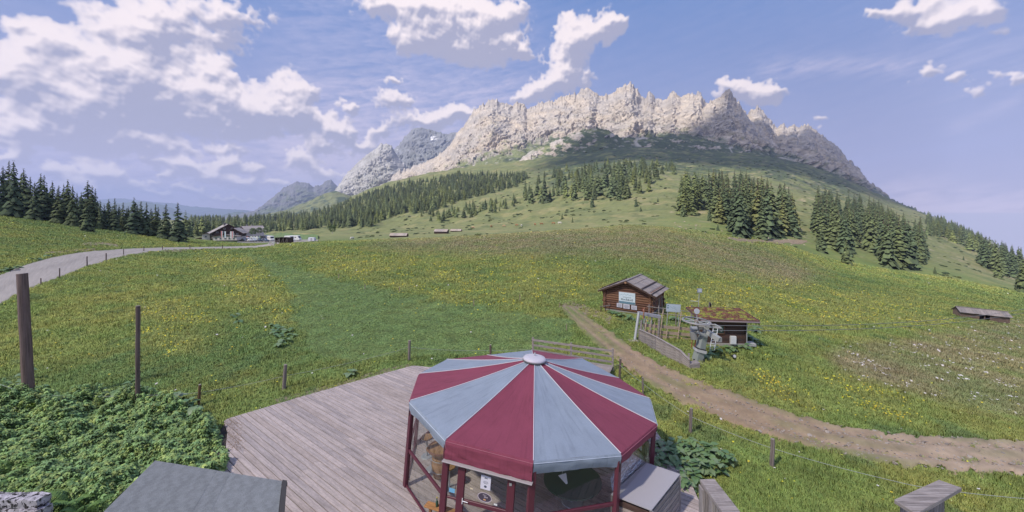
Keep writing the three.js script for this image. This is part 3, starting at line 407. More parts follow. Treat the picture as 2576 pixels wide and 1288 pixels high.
// ---------- road, track, bare ground ----------
function strip(name, lo, hi, n, m, lift, color, rag, relief) { // between two edge lines given as seen; draped on the ground
  const len = l => { const d = [0]; for (let i = 1; i < l.length; i++) d.push(d[i - 1] + Math.hypot(l[i][0] - l[i - 1][0], (l[i][1] - l[i - 1][1]) * 2)); return d; };
  const along = (l, d, t) => { const T = t * d[d.length - 1]; let i = 1; while (i < l.length - 1 && T > d[i]) i++; const k = (T - d[i - 1]) / (d[i] - d[i - 1]); return [lerp(l[i - 1][0], l[i][0], k), lerp(l[i - 1][1], l[i][1], k)]; };
  const dl = len(lo), dh = len(hi), pos = [], col = [], idx = [], o = [0, 0, 0];
  for (let i = 0; i < n; i++) { const t = i / (n - 1), A = along(lo, dl, t), B = along(hi, dh, t), a = GT(A[0], A[1], 6), b = GT(B[0], B[1], 6); const w = a.distanceTo(b);
    for (let j = 0; j < m; j++) { let s = j / (m - 1); const e = fbm(t * n * 0.16, 3.3 + (s > 0.5 ? 9 : 0), 4, 0.65) * rag; s = s < 0.5 ? s - e * (1 - 2 * s) : s + e * (2 * s - 1); const x = lerp(a.x, b.x, s), z = -lerp(a.z, b.z, s);
      const ed = Math.min(s, 1 - s) < 0.02 ? 0 : 1; pos.push(x, yg(x, z) + lift * (j === 0 || j === m - 1 ? 0.1 : 1) + (relief ? relief(s, t, x, z) : 0) * ed, -z); color(s, t, x, z, o); col.push(o[0], o[1], o[2]); if (i && j) { const k = i * m + j; idx.push(k - m - 1, k - m, k, k - m - 1, k, k - 1); } } }
  const g = new THREE.BufferGeometry(); g.setAttribute('position', new THREE.Float32BufferAttribute(pos, 3)); g.setAttribute('color', new THREE.Float32BufferAttribute(col, 3)); g.setIndex(idx); g.computeVertexNormals();
  const nn = g.attributes.normal; let up = 0; for (let i = 0; i < nn.count; i++) up += nn.getY(i); if (up < 0) { const ix = g.index.array; for (let i = 0; i < ix.length; i += 3) { const q = ix[i]; ix[i] = ix[i + 1]; ix[i + 1] = q; } g.computeVertexNormals(); }
  return struct(name, g, earth2);
}
const earth2 = vmat({ roughness: 1 });
const TRACK_LO = [[2660, 1210], [2576, 1200], [2250, 1172], [2050, 1132], [1900, 1090], [1780, 1042], [1700, 1006], [1620, 962], [1560, 918], [1500, 868], [1450, 822], [1412, 776]], TRACK_HI = [[2660, 1118], [2576, 1110], [2300, 1098], [2100, 1072], [1960, 1030], [1830, 984], [1730, 948], [1660, 916], [1596, 880], [1540, 838], [1486, 802], [1440, 768]];
const ROAD_LO = [[-60, 806], [0, 768], [60, 730], [150, 699], [219, 671], [267, 656], [330, 641], [420, 630], [520, 627.5], [640, 625.5], [690, 619]], ROAD_HI = [[-60, 722], [0, 692], [60, 668], [130, 648], [200, 635], [270, 629], [330, 625.5], [420, 622.5], [520, 621.5], [640, 618.5], [690, 612]];
strip('dirt_track', TRACK_LO, TRACK_HI, 330, 26, 0.045, (s, t, x, z, o) => {
  const n = fbm(x / 0.9, z / 0.9, 4, 0.7), n2 = fbm(x / 4, z / 4, 3), rut = Math.exp(-(((s - 0.28) / 0.10) ** 2)) + Math.exp(-(((s - 0.72) / 0.11) ** 2)), gv = sstep(0.5, 0.15, t); // gravelly towards the right, earthy uphill
  let r = lerp(0.25, 0.33, gv * 0.8), g = lerp(0.175, 0.25, gv * 0.8), b = lerp(0.11, 0.18, gv * 0.8); const w = clamp(rut * 0.45); r = lerp(r, 0.255, w); g = lerp(g, 0.185, w); b = lerp(b, 0.135, w);
  const gr = clamp((1 - rut) * (0.35 + n2 * 1.1) - 0.12 + sstep(0.8, 1, t) * 0.5); r = lerp(r, 0.13, gr); g = lerp(g, 0.15, gr); b = lerp(b, 0.05, gr); const k = (1 + n * 0.55) * 1.35; o[0] = r * k; o[1] = g * k; o[2] = b * k; }, 0.32,
  (s, t, x, z) => -0.05 * (Math.exp(-(((s - 0.28) / 0.08) ** 2)) + Math.exp(-(((s - 0.72) / 0.09) ** 2))) + fbm(x / 0.35, z / 0.35, 3, 0.6) * 0.045 + 0.04);
strip('gravel_road', ROAD_LO, ROAD_HI, 200, 16, 0.06, (s, t, x, z, o) => { const k = (1 + fbm(x / 1.2, z / 1.2, 4, 0.65) * 0.35 - 0.10 * Math.exp(-(((s - 0.5) / 0.1) ** 2))) * (1 - 0.12 * sstep(0.1, 0, Math.min(s, 1 - s))); o[0] = 0.40 * k; o[1] = 0.355 * k; o[2] = 0.325 * k; }, 0.05, (s, t, x, z) => fbm(x / 0.5, z / 0.5, 2) * 0.02);
const bareSoil = (k = 1) => (s, t, x, z, o) => { const n = (1 + fbm(x / 0.7, z / 0.7, 4, 0.7) * 0.5) * k; o[0] = 0.30 * n; o[1] = 0.235 * n; o[2] = 0.17 * n; };
strip('bare_ground', [[205, 618], [250, 617], [300, 622]], [[212, 611], [260, 610], [292, 613]], 24, 7, 0.12, bareSoil(), 0.35);
strip('bare_ground', [[410, 634], [440, 634], [470, 632]], [[418, 629.5], [440, 628.5], [465, 629]], 16, 6, 0.12, bareSoil(), 0.3);
strip('bare_ground', [[110, 640], [180, 634], [240, 628]], [[118, 634], [180, 629], [240, 625]], 24, 6, 0.1, bareSoil(0.9), 0.3);
strip('bare_ground', [[1830, 604], [1880, 610], [1990, 613], [2030, 611]], [[1830, 599], [1880, 602], [1990, 603], [2030, 604]], 60, 7, 0.3, bareSoil(0.75), 0.8);
strip('bare_ground', [[700, 1016], [860, 978], [1000, 938], [1044, 926]], [[690, 1004], [850, 962], [960, 930], [1030, 914]], 40, 7, 0.03, bareSoil(0.8), 0.4);
strip('bare_ground', [[1398, 774], [1450, 790], [1500, 800], [1535, 812]], [[1424, 760], [1462, 765], [1500, 776], [1540, 796]], 40, 9, 0.05, bareSoil(0.9), 0.6);
strip('car_park', [[596, 611], [660, 610.5], [730, 610], [800, 608]], [[600, 604], [660, 603.5], [730, 603], [800, 602.5]], 40, 8, 0.12, (s, t, x, z, o) => { const k = 1 + fbm(x, z, 3) * 0.3; o[0] = 0.24 * k; o[1] = 0.225 * k; o[2] = 0.21 * k; }, 0.05);

// where nothing grows, in plan
const DECKPOLY = [[555, 1060], [740, 1008], [900, 962], [1040, 920], [1080, 924], [1330, 890], [1345, 884], [1545, 905], [1548, 950], [1600, 1010], [1640, 1120], [1640, 1500], [540, 1500], [548, 1190], [566, 1140]].map(([a, b]) => { const p = GP(a, b); return [p.x, -p.z]; });
const FOOTPRINTS = [];                                       // filled with [x, zd, half width, half depth]
const TRACKPOLY = [...TRACK_LO, ...[...TRACK_HI].reverse()], ROADPOLY = [...ROAD_LO, ...[...ROAD_HI].reverse()];
FOOTPRINTS.push([12.0, 39.6, 2.1, 2.0], [15.9, 30.8, 1.5, 1.3]);
const ROOFPOLY = [[-11.8, 13.0], [-7.2, 12.6], [-6.5, 9], [-13, 9]];
function grows(x, zd, px, py) {
  if (inPoly(DECKPOLY, x, zd) || inPoly(ROOFPOLY, x, zd)) return 0;
  for (const f of FOOTPRINTS) if (Math.abs(x - f[0]) < f[2] && Math.abs(zd - f[1]) < f[3]) return 0;
  const k = clamp(60 / zd, 0.3, 3), qx = px + fbm(x, zd, 3) * 16 * k, qy = py + fbm(x + 30, zd, 3) * 8 * k;
  if (inPoly(ROADPOLY, px, py + 1)) return 0; if (inPoly(TRACKPOLY, qx, qy)) return fbm(x / 1.1 + 7, zd / 1.1, 3) > 0.17 || rnd() < 0.05 ? 0.5 : 0;
  return 1;
}
// ---------- grass, flowers ----------
function tuftGeo(s, n, spread, wid) { reseed(s); const pos = [], nor = []; for (let i = 0; i < n; i++) { const a = rnd() * 6.283, r = Math.sqrt(rnd()) * spread, x = Math.cos(a) * r, z = Math.sin(a) * r, b = rnd() * 6.283, h = rr(0.55, 1.1), l = rr(0.15, 0.65), lx = Math.cos(b) * l, lz = Math.sin(b) * l, w = wid * rr(0.6, 1.3), ox = -Math.sin(b) * w, oz = Math.cos(b) * w;
    const A = [x - ox, -0.1, z - oz], B = [x + ox, -0.1, z + oz], Cc = [x + lx * 0.35 + ox * 0.7, h * 0.6, z + lz * 0.35 + oz * 0.7], D = [x + lx * 0.35 - ox * 0.7, h * 0.6, z + lz * 0.35 - oz * 0.7], T = [x + lx, h, z + lz]; pos.push(...A, ...B, ...Cc, ...A, ...Cc, ...D, ...D, ...Cc, ...T); for (let k = 0; k < 9; k++) nor.push(lx * 0.5, 0.85, lz * 0.5); }
  const g = new THREE.BufferGeometry(); g.setAttribute('position', new THREE.Float32BufferAttribute(pos, 3)); g.setAttribute('normal', new THREE.Float32BufferAttribute(nor, 3)); return g; }
const grassMat = new THREE.MeshStandardMaterial({ color: C(2.0, 1.95, 2.2), roughness: 0.8, side: THREE.DoubleSide });
function scatter(name, geo, mat, items, label, category) { const im = new THREE.InstancedMesh(geo, mat, items.length), q = new THREE.Quaternion(), m = new THREE.Matrix4(), e = new THREE.Euler(), c = new THREE.Color(); items.forEach(([x, y, z, s, sy, col, tilt = 0], i) => { e.set(rr(-tilt, tilt), rnd() * 6.283, rr(-tilt, tilt)); q.setFromEuler(e); m.compose(V(x, y, z), q, V(s, sy, s)); im.setMatrixAt(i, m); im.setColorAt(i, c.setRGB(...col)); }); im.name = numbered(name); im.userData = { kind: 'stuff', label, category }; scene.add(im); return im; }
{
  reseed(400); const near = [], flowY = [], flowW = [], o = [0, 0, 0];
  for (let i = 0; i < 420000; i++) {
    const z = 9 * Math.exp(rnd() * Math.log(175 / 9)), px = rr(-60, 2640), x = (px - CX) / F * z, y = yg(x, z), py = pyOf(x, z, y); if (py > 1310) continue;
    const gr = grows(x, z, px, py); if (!gr) continue; groundColor(x, z, o); const p = plants(x, z), v = rr(0.8, 1.55), yel = rr(0, 0.22), patch = fbm(x / 2.2 + 80, z / 2.2, 3);
    const s = (0.075 + 0.0036 * z) * rr(0.7, 1.35), h = (0.075 + 0.0013 * z) * rr(0.6, 1.3) * (1 - 0.55 * p.strip) * (1 + patch * 0.9) * gr;
    near.push([x, y, -z, s * 1.5, h * 1.35, [o[0] * v * (1 + yel), o[1] * v, o[2] * v]]);
    if (rnd() < p.flower * 0.27 * sstep(-0.15, 0.35, fbm(x / 2.6 + 7, z / 3.5, 3)) + 0.003) flowY.push([x, y + h * 1.15, -z, (0.020 + 0.0009 * z) * rr(0.7, 1.3), 0.03, [0.56 * rr(0.8, 1.1), 0.48 * rr(0.8, 1.1), 0.03], 0.5]);
    if (rnd() < p.white * 0.06 * sstep(0.0, 0.3, fbm(x / 1.8 + 3, z / 2.2, 3)) + 0.0006) flowW.push([x, y + h * 1.2, -z, (0.03 + 0.0012 * z) * rr(0.6, 1.3), 0.03, [0.50, 0.47, 0.42], 0.5]);
  }
  scatter('meadow_grass', tuftGeo(5, 9, 0.42, 0.045), grassMat, near, 'green grass covering the whole meadow', 'grass');
  const fg = new THREE.BufferGeometry(), fp = []; for (let k = 0; k < 5; k++) { const a = k * 1.2566, b = a + 0.9; fp.push(0, 0, 0, Math.cos(a), 0.5, Math.sin(a), Math.cos(b), 0.5, Math.sin(b)); } fg.setAttribute('position', new THREE.Float32BufferAttribute(fp, 3)); fg.computeVertexNormals();
  scatter('yellow_flowers', fg, grassMat, flowY, 'yellow buttercups dotted over the meadow', 'flowers'); scatter('white_flowers', fg, grassMat, flowW, 'white flower heads on the right meadow', 'flowers');
  // stones on the track and on the bare ground
  const st = new THREE.IcosahedronGeometry(1, 0), ps = st.attributes.position; for (let i = 0; i < ps.count; i++) { const k = 1 + noise(ps.getX(i) * 3, ps.getY(i) * 3 + ps.getZ(i) * 5) * 0.4; ps.setXYZ(i, ps.getX(i) * k, ps.getY(i) * k * 0.6, ps.getZ(i) * k); } st.computeVertexNormals();
  const stones = []; for (let i = 0; i < 9000; i++) { const px = rr(1400, 2640), py = rr(762, 1215); if (!inPoly(TRACKPOLY, px, py) || rnd() < 0.35 * sstep(1900, 1500, px)) continue; const p = GT(px, py, 8), s = rr(0.02, 0.06) * (rnd() < 0.06 ? 2 : 1), t = rr(0.6, 1.3); stones.push([p.x, p.y + 0.06, p.z, s, s * 0.8, [0.34 * t, 0.29 * t, 0.25 * t], 0.6]); }
  for (let i = 0; i < 500; i++) { const px = rr(1690, 2030), py = rr(555, 618); const p = GT(px, py, 60); if (!p || fbm(p.x / 9, p.z / 9, 2) < 0.05) continue; if (Math.abs(py - interp([[1690, 558], [1850, 603], [2030, 606]], px)) > 12) continue; const s = rr(0.15, 0.5), t = rr(0.7, 1.3); stones.push([p.x, p.y + 0.1, p.z, s, s, [0.40 * t, 0.33 * t, 0.28 * t], 0.6]); }
  scatter('stones', st, M(1, 1, 1), stones, 'loose stones on the dirt track and slope', 'stones');
}
// low scrub on the pastures: dwarf pine and juniper cushions
{
  reseed(420); const g = new THREE.IcosahedronGeometry(1, 2), p = g.attributes.position, pos = []; const items = [];
  for (let i = 0; i < p.count; i += 3) { const c = [0, 1, 2].map(k => V(p.getX(i + k), Math.abs(p.getY(i + k)) * 0.8, p.getZ(i + k))); const m = c[0].clone().add(c[1]).add(c[2]).multiplyScalar(rr(0.30, 0.46)); c.forEach((q, k) => { const n = c[(k + 1) % 3]; pos.push(q.x, q.y, q.z, n.x, n.y, n.z, m.x, m.y, m.z); }); }
  const sg = new THREE.BufferGeometry(); sg.setAttribute('position', new THREE.Float32BufferAttribute(pos, 3)); sg.computeVertexNormals();
  for (let i = 0; i < 6000; i++) { const z = rr(170, 900), px = rr(900, 2640), x = (px - CX) / F * z, y = yg(x, z); const f = fbm(x / 24 + 33, z / 40, 4, 0.6); if (f < 0.08 + 0.12 * sstep(300, 170, z)) continue; const s = rr(0.5, 1.7) * (0.5 + z / 700), t = rr(0.7, 1.3), yl = rnd() ** 2; items.push([x, y - 0.1 * s, -z, s, s * rr(0.4, 0.8), [lerp(0.045, 0.10, yl) * t, lerp(0.070, 0.12, yl) * t, 0.034 * t]]); }
  scatter('dwarf_pine_scrub', sg, new THREE.MeshStandardMaterial({ color: C(1, 1, 1), roughness: 0.95, side: THREE.DoubleSide }), items, 'low dwarf pine and juniper scrub over the pastures', 'scrub');
  globalThis.SCRUB = sg;
}
// ---------- leafy plants in the foreground ----------
function leafGeo(l, w, fold = 0.18, droop = 0.25, n = 5) { const pos = [], idx = []; for (let i = 0; i <= n; i++) { const t = i / n, W = w * Math.pow(Math.sin(Math.PI * Math.pow(t, 0.75) * 0.97 + 0.05), 0.8) * (i === n ? 0.05 : 1), y = -droop * l * t * t; pos.push(-W / 2, y + fold * W, t * l, 0, y, t * l, W / 2, y + fold * W, t * l); if (i) { const a = 3 * i; idx.push(a - 3, a, a - 2, a - 2, a, a + 1, a - 2, a + 1, a - 1, a - 1, a + 1, a + 2); } } const g = new THREE.BufferGeometry(); g.setAttribute('position', new THREE.Float32BufferAttribute(pos, 3)); g.setIndex(idx); g.computeVertexNormals(); return g; }
{ // raspberry, nettle and bramble thicket on the left bank
  reseed(430); const sprig = []; for (let k = 0; k < 4; k++) for (let i = 0; i < 5; i++) { const g = leafGeo(rr(0.7, 1.0), rr(0.4, 0.6), 0.16, 0.35, 3); g.rotateX(rr(-0.5, 0.35)); g.rotateY(i * 1.2566 + k * 0.7 + rr(-0.3, 0.3)); g.translate(0, -k * 0.55, 0); sprig.push(g); }
  const sg = mergeGeometries(sprig), items = []; const BANK = [[-60, 985], [40, 990], [180, 1005], [330, 1000], [420, 1015], [500, 1040], [545, 1085], [560, 1130], [570, 1190], [520, 1300], [-60, 1300]];
  for (let i = 0; i < 24000; i++) { const px = rr(-60, 570), py = rr(930, 1300); const e = soft(BANK, px + fbm(px / 30, py / 30, 2) * 40, py, 24); if (rnd() > e * e) continue; const z0 = (HC + 0.3) * F / (py - HY), x = (px - CX) / F * z0; if (inPoly(ROOFPOLY, x, z0) || inPoly(DECKPOLY, x - 0.25, z0)) continue;
    const h = Math.max(0.05, 0.55 + fbm(x / 1.6, z0 / 1.6, 3) * 1.1) * e * rr(0.5, 1.15), s = rr(0.09, 0.17), t = rr(0.8, 1.9), yl = rnd(); items.push([x, yg(x, z0) + h, -z0, s, s * rr(0.8, 1.4), [lerp(0.14, 0.26, yl * yl) * t, lerp(0.22, 0.31, yl) * t, 0.085 * t], 0.35]); }
  scatter('bramble_thicket', sg, new THREE.MeshStandardMaterial({ color: C(1, 1, 1), roughness: 0.6, side: THREE.DoubleSide }), items, 'dense green bramble and nettle thicket on the left bank', 'thicket');
}
const DOCK = [0, 1, 2].map(k => { reseed(440 + k); return leafGeo(1, 0.78 + 0.1 * k, 0.14, 0.35 + 0.1 * k, 6); }), DOCKM = [[0.13, 0.22, 0.085], [0.155, 0.245, 0.09], [0.105, 0.19, 0.08], [0.18, 0.25, 0.125]].map(c => new THREE.MeshStandardMaterial({ color: C(...c), roughness: 0.5, side: THREE.DoubleSide }));
function dock(p, n, size, label, group, tall = 0.4) { const o = thing('dock_plant', label, 'plant', group, p); const base = rnd() * 6.28; for (let i = 0; i < n; i++) { const m = mesh(o, 'leaf', DOCK[i % 3], DOCKM[Math.floor(rnd() * 4)]); m.rotation.order = 'YXZ'; m.rotation.y = base + i * 2.4; m.rotation.x = rr(-0.55, 0.12); const s = size * rr(0.7, 1.25); m.scale.setScalar(s); const r = rr(0.02, 0.25) * size, h = tall * rr(0.35, 1.1); m.position.set(Math.sin(m.rotation.y) * r, h, Math.cos(m.rotation.y) * r); } return o; }
reseed(450);
{ const P = [[1640, 1140], [1665, 1130], [1690, 1128], [1715, 1126], [1740, 1126], [1762, 1132], [1788, 1140], [1655, 1160], [1680, 1152], [1708, 1150], [1735, 1152], [1760, 1155], [1786, 1160], [1812, 1158], [1836, 1165], [1670, 1182], [1700, 1178], [1728, 1180], [1756, 1184], [1784, 1188], [1812, 1186], [1720, 1206], [1746, 1212], [1690, 1168], [1774, 1174], [1732, 1228], [1715, 1240], [1648, 1178]];
  for (const [a, b] of P) dock(GP(a, b + 12, -0.35), 13, 0.25, 'large-leaved dock plant in the dense patch right of the pavilion', 'dock plants right of the pavilion', 0.5); }
for (const [a, b, z] of [[690, 826], [706, 832], [722, 838], [700, 850], [716, 862], [704, 874], [734, 850], [690, 842], [590, 800], [600, 812]]) { const p = GT(a, b, 10); dock(p, 7, 0.42, 'grey-green dock plant in the clump on the left meadow', 'dock plants on the left meadow', 0.35); }
dock(GT(880, 948, 10), 10, 0.38, 'lone dock plant at the edge of the deck beside the fence line', undefined, 0.3).userData.group = undefined;
for (const [a, b] of [[60, 960], [30, 985], [100, 1000], [250, 1000], [300, 1010], [360, 1000], [390, 1025], [450, 1015], [478, 1032], [492, 1050], [330, 985]]) dock(GT(a, b, 8), 7, 0.36, 'broad-leaved dock plant at the upper edge of the thicket', 'dock plants along the thicket', 0.6);
for (const [a, b] of [[8, 684], [25, 680], [45, 674], [90, 655], [122, 645]]) dock(GT(a, b, 10), 6, 0.7, 'dark dock plant on the verge left of the gravel road', 'dock plants on the road verge', 0.3);
for (const [a, b] of [[1560, 792], [1585, 800], [1610, 806], [1630, 812], [1540, 784], [1900, 830], [1880, 850], [1900, 862], [1870, 872], [1840, 880], [1800, 884], [1780, 896], [1860, 858], [1695, 800], [1720, 806], [1740, 812]]) { const p = GT(a, b + 6, 10); dock(p, 8, 0.5, 'tall dock plant growing round the log huts', 'dock plants round the huts', 0.35); }
// ferns at the lower left corner
{ reseed(460); const frond = (() => { const gs = []; for (let i = 0; i < 15; i++) { const t = (i + 1) / 16, l = 0.30 * Math.sin(Math.PI * Math.pow(t, 0.7)) + 0.02; for (const s of [-1, 1]) { const g = leafGeo(l, 0.055, 0.1, 0.3, 3); g.rotateY(s * 1.25); g.translate(0, 0.55 * Math.sin(t * 2.1), t * 0.9); gs.push(g); } } return mergeGeometries(gs); })();
  const fm = [[0.13, 0.23, 0.05], [0.105, 0.20, 0.05]].map(c => new THREE.MeshStandardMaterial({ color: C(...c), roughness: 0.6, side: THREE.DoubleSide }));
  const F3 = [[20, 1225, 1.0, 'bright fern standing at the left edge above the lichened stone wall'], [150, 1280, 0.85, 'bright fern beside the end of the lichened stone wall'], [195, 1276, 0.95, 'bright fern between the stone wall and the grey shed roof'], [215, 1300, 0.8, 'low fern nearest the corner of the grey shed roof']];
  for (const [a, b, s, label] of F3) { const o = thing('fern', label, 'fern', undefined, GP(a, b, -0.2)); for (let i = 0; i < 9; i++) { const m = mesh(o, 'frond', frond, fm[i % 2]); m.rotation.order = 'YXZ'; m.rotation.y = i * 0.7 + rr(-0.2, 0.2); m.rotation.x = rr(-0.35, 0.0); m.scale.setScalar(s * rr(0.8, 1.15)); } } }

// ---------- materials of the built things ----------
const grassMatPlain = new THREE.MeshStandardMaterial({ color: C(1, 1, 1), roughness: 0.9, side: THREE.DoubleSide });
const GRAIN = tex(512, 512, (u, v, o) => { const a = tnoise(u, v, 3, 64, 3), b = tnoise(u, v, 8, 200, 9), c = tnoise(u, v, 6, 12, 5), k = tnoise(u, v, 40, 40, 7); const t = 0.62 + 0.30 * a + 0.22 * b - 0.12 * (c > 0.72 ? (c - 0.72) * 3 : 0) + 0.06 * k; o[0] = t; o[1] = t * 0.985; o[2] = t * 0.97; }, true);
const GRAINB = tex(512, 512, (u, v, o) => { const t = 0.5 * tnoise(u, v, 3, 64, 3) + 0.5 * tnoise(u, v, 8, 200, 9); o[0] = o[1] = o[2] = t; }, false);
const wood = (r, g, b, o = {}) => new THREE.MeshStandardMaterial({ color: C(r, g, b), map: GRAIN, bumpMap: GRAINB, bumpScale: 0.006, roughness: 0.85, ...o });
const GREYWOOD = [wood(0.40, 0.355, 0.345), wood(0.36, 0.32, 0.315), wood(0.44, 0.39, 0.375), wood(0.33, 0.30, 0.30), wood(0.42, 0.36, 0.33)];
const LOG = [wood(0.24, 0.115, 0.07), wood(0.20, 0.095, 0.06), wood(0.27, 0.14, 0.085), wood(0.17, 0.085, 0.058)];
const DARKWOOD = [wood(0.085, 0.05, 0.042), wood(0.105, 0.06, 0.048), wood(0.07, 0.045, 0.04)];
const PALEWOOD = [wood(0.60, 0.47, 0.37), wood(0.55, 0.43, 0.34)];
const PANE = new THREE.MeshPhysicalMaterial({ color: C(0.86, 0.89, 0.88), transmission: 1, thickness: 0, roughness: 0.03, ior: 1.5 });
const STEEL = M(0.42, 0.43, 0.44, { metalness: 0.6, roughness: 0.45 }), GALV = M(0.46, 0.47, 0.48, { metalness: 0.35, roughness: 0.55 }), WHITEPAINT = M(0.72, 0.73, 0.74, { roughness: 0.5 }), BLACK = M(0.03, 0.03, 0.032, { roughness: 0.6 });
const pick = a => a[Math.floor(rnd() * a.length)];

const GRAINS = tex(512, 512, (u, v, o) => { const t = 0.80 + 0.14 * tnoise(u, v, 3, 48, 3) + 0.10 * tnoise(u, v, 10, 160, 9) + 0.08 * tnoise(u, v, 60, 60, 7) - 0.05; o[0] = t; o[1] = t * 0.985; o[2] = t * 0.98; }, true);
const DECKWOOD = [[0.54, 0.47, 0.45], [0.49, 0.43, 0.42], [0.59, 0.51, 0.485], [0.51, 0.435, 0.405], [0.56, 0.485, 0.46]].map(c => new THREE.MeshStandardMaterial({ color: C(...c), map: GRAINS, bumpMap: GRAINB, bumpScale: 0.004, roughness: 0.85 }));
// ---------- the wooden deck: every board a piece ----------
// boards laid along direction e over a plan polygon [x, zd]; returns board geometry pieces
function boards(parent, poly, e, wid, gap, y, thick, mats, joint, name = 'plank') {
  const c = [-e[1], e[0]], dot = (p, q) => p[0] * q[0] + p[1] * q[1], vs = poly.map(p => dot(p, c)), v0 = Math.min(...vs), v1 = Math.max(...vs);
  const cut = v => { const us = []; for (let i = 0, j = poly.length - 1; i < poly.length; j = i++) { const a = dot(poly[j], c), b = dot(poly[i], c); if ((a > v) !== (b > v)) { const t = (v - a) / (b - a); us.push(lerp(dot(poly[j], e), dot(poly[i], e), t)); } } us.sort((p, q) => p - q); return us; };
  for (let v = v0 + 0.01; v < v1 - 0.02; v += wid + gap) {
    const w = Math.min(wid, v1 - v - 0.01), A = cut(v), B = cut(v + w); if (A.length < 2 || B.length < 2) continue;
    const a0 = A[0], a1 = A[A.length - 1], b0 = B[0], b1 = B[B.length - 1], cuts = [0]; if (joint) { const L = Math.max(a1 - a0, b1 - b0); let u = rr(0.3, 1) * joint; while (u < L - 0.8) { cuts.push(u / L); u += joint * rr(0.8, 1.2); } } cuts.push(1);
    for (let k = 1; k < cuts.length; k++) { const g0 = cuts[k - 1] ? 0.006 : 0, s0 = cuts[k - 1], s1 = cuts[k], dy = rr(-0.003, 0.003);
      const P = (u, vv) => V(e[0] * u + c[0] * vv, y + dy, -(e[1] * u + c[1] * vv)), q = [P(lerp(a0, a1, s0) + g0, v), P(lerp(a0, a1, s1), v), P(lerp(b0, b1, s1), v + w), P(lerp(b0, b1, s0) + g0, v + w)];
      const n = q[1].clone().sub(q[0]).cross(q[2].clone().sub(q[0])); if (n.y < 0) q.reverse(); const g = sheet(q, -thick, V(0, 1, 0)); // uv along the board
      const p = g.attributes.position, uv = g.attributes.uv, off = rnd() * 7; for (let i = 0; i < p.count; i++) { uv.setXY(i, (p.getX(i) * e[0] - p.getZ(i) * e[1]) * 0.45 + off, (p.getX(i) * c[0] - p.getZ(i) * c[1]) * 0.45 + off + p.getY(i)); }
      mesh(parent, name, flip(g), pick(mats)); } }
}
function flip(g) { const p = g.attributes.position.array, u = g.attributes.uv.array; for (let i = 0; i < p.length; i += 9) for (let k = 0; k < 3; k++) { const t = p[i + 3 + k]; p[i + 3 + k] = p[i + 6 + k]; p[i + 6 + k] = t; } for (let i = 0; i < u.length; i += 6) for (let k = 0; k < 2; k++) { const t = u[i + 2 + k]; u[i + 2 + k] = u[i + 4 + k]; u[i + 4 + k] = t; } g.computeVertexNormals(); return g; }
const plan = (px, py, y = 0) => { const p = GP(px, py, y); return [p.x, -p.z]; };
{
  reseed(500); const deck = thing('wooden_deck', 'large weathered grey plank deck under and left of the striped pavilion', 'deck');
  const poly = [plan(562, 1056), plan(740, 1003), plan(900, 957), plan(1040, 919), plan(1085, 924), plan(1340, 905), plan(1560, 960), [6.4, 14.5], [5.6, 9.2], [-10.2, 9.2], plan(550, 1188), plan(567, 1140), plan(572, 1085)];
  boards(deck, poly, [-0.8, 0.6], 0.205, 0.026, 0, 0.04, DECKWOOD, 6.5);
  const under = sheet(poly.map(([x, z]) => V(lerp(x, 0, 0.012), -0.06, -lerp(z, 16, 0.012))), -0.26, V(0, 1, 0)); mesh(deck, 'frame', flip(under), M(0.10, 0.085, 0.075));
}
{ // dry leaves blown into the corner of the deck
  reseed(505); const it = []; for (let i = 0; i < 900; i++) { const t = rnd(), px = lerp(566, 600, rnd() ** 1.5) + rr(-4, 16), py = lerp(1052, 1130, t) + rr(-4, 6), p = GP(px + (py - 1060) * 0.1, py, 0), k = rr(0.6, 1.3); it.push([p.x, 0.012, p.z, rr(0.02, 0.05), rr(0.01, 0.03), [0.30 * k, 0.20 * k, 0.13 * k], 0.5]); }
  scatter('dry_leaves', leafGeo(1, 0.6, 0.2, 0.3, 2), grassMatPlain, it, 'dry brown leaves and chaff in the left corner of the deck', 'leaves');
}
// ---------- the platform behind the pavilion and its railing ----------
{
  reseed(510); const A = GP(1338, 893), B = GP(1543, 925), dir = B.clone().sub(A).setY(0).normalize(), back = V(-dir.z, 0, dir.x).negate(); if (back.z > 0) back.negate();
  const pf = thing('wooden_platform', 'small plank platform behind the pavilion in front of the rail fence', 'platform'), y = 0.12;
  for (let k = 0; k < 18; k++) { const o = back.clone().multiplyScalar(-k * 0.165 - 0.09); mesh(pf, 'plank', plankBetween(A.clone().add(o).setY(y), B.clone().add(o).setY(y), 0.04, 0.15), pick(GREYWOOD)); }
  const rail = thing('rail_fence', 'weathered three-rail wooden fence on the platform behind the pavilion', 'fence'); const top = [848, 878];
  const L = A.distanceTo(B); for (const t of [0.01, 0.5, 0.99]) { const p = A.clone().lerp(B, t).addScaledVector(back, 0.06); mesh(rail, 'post', plankBetween(p.clone().setY(-0.2), p.clone().setY(1.16), 0.11, 0.11, dir), pick(GREYWOOD)); }
  for (const [h, hh] of [[1.02, 0.13], [0.68, 0.12], [0.34, 0.12]]) { const g = plankBetween(V(0, 0, 0), V(L, 0, 0), hh, 0.04); // rough-sawn wavy edges
    const n = 24, w = beam(L, hh, 0.04, 0.006); const seg = new THREE.BoxGeometry(L, hh, 0.04, n, 1, 1), p = seg.attributes.position; for (let i = 0; i < p.count; i++) p.setY(i, p.getY(i) + (h < 1 ? noise(p.getX(i) * 2.3, h * 9 + Math.sign(p.getY(i)) * 3) * 0.03 : 0)); seg.computeVertexNormals(); uvBox(seg); const m = A.clone().lerp(B, 0.5).addScaledVector(back, 0.0).setY(h); const q = new THREE.Quaternion().setFromUnitVectors(V(1, 0, 0), dir); seg.applyQuaternion(q); seg.translate(m.x, m.y, m.z); mesh(rail, 'rail', seg, pick(GREYWOOD)); }
}
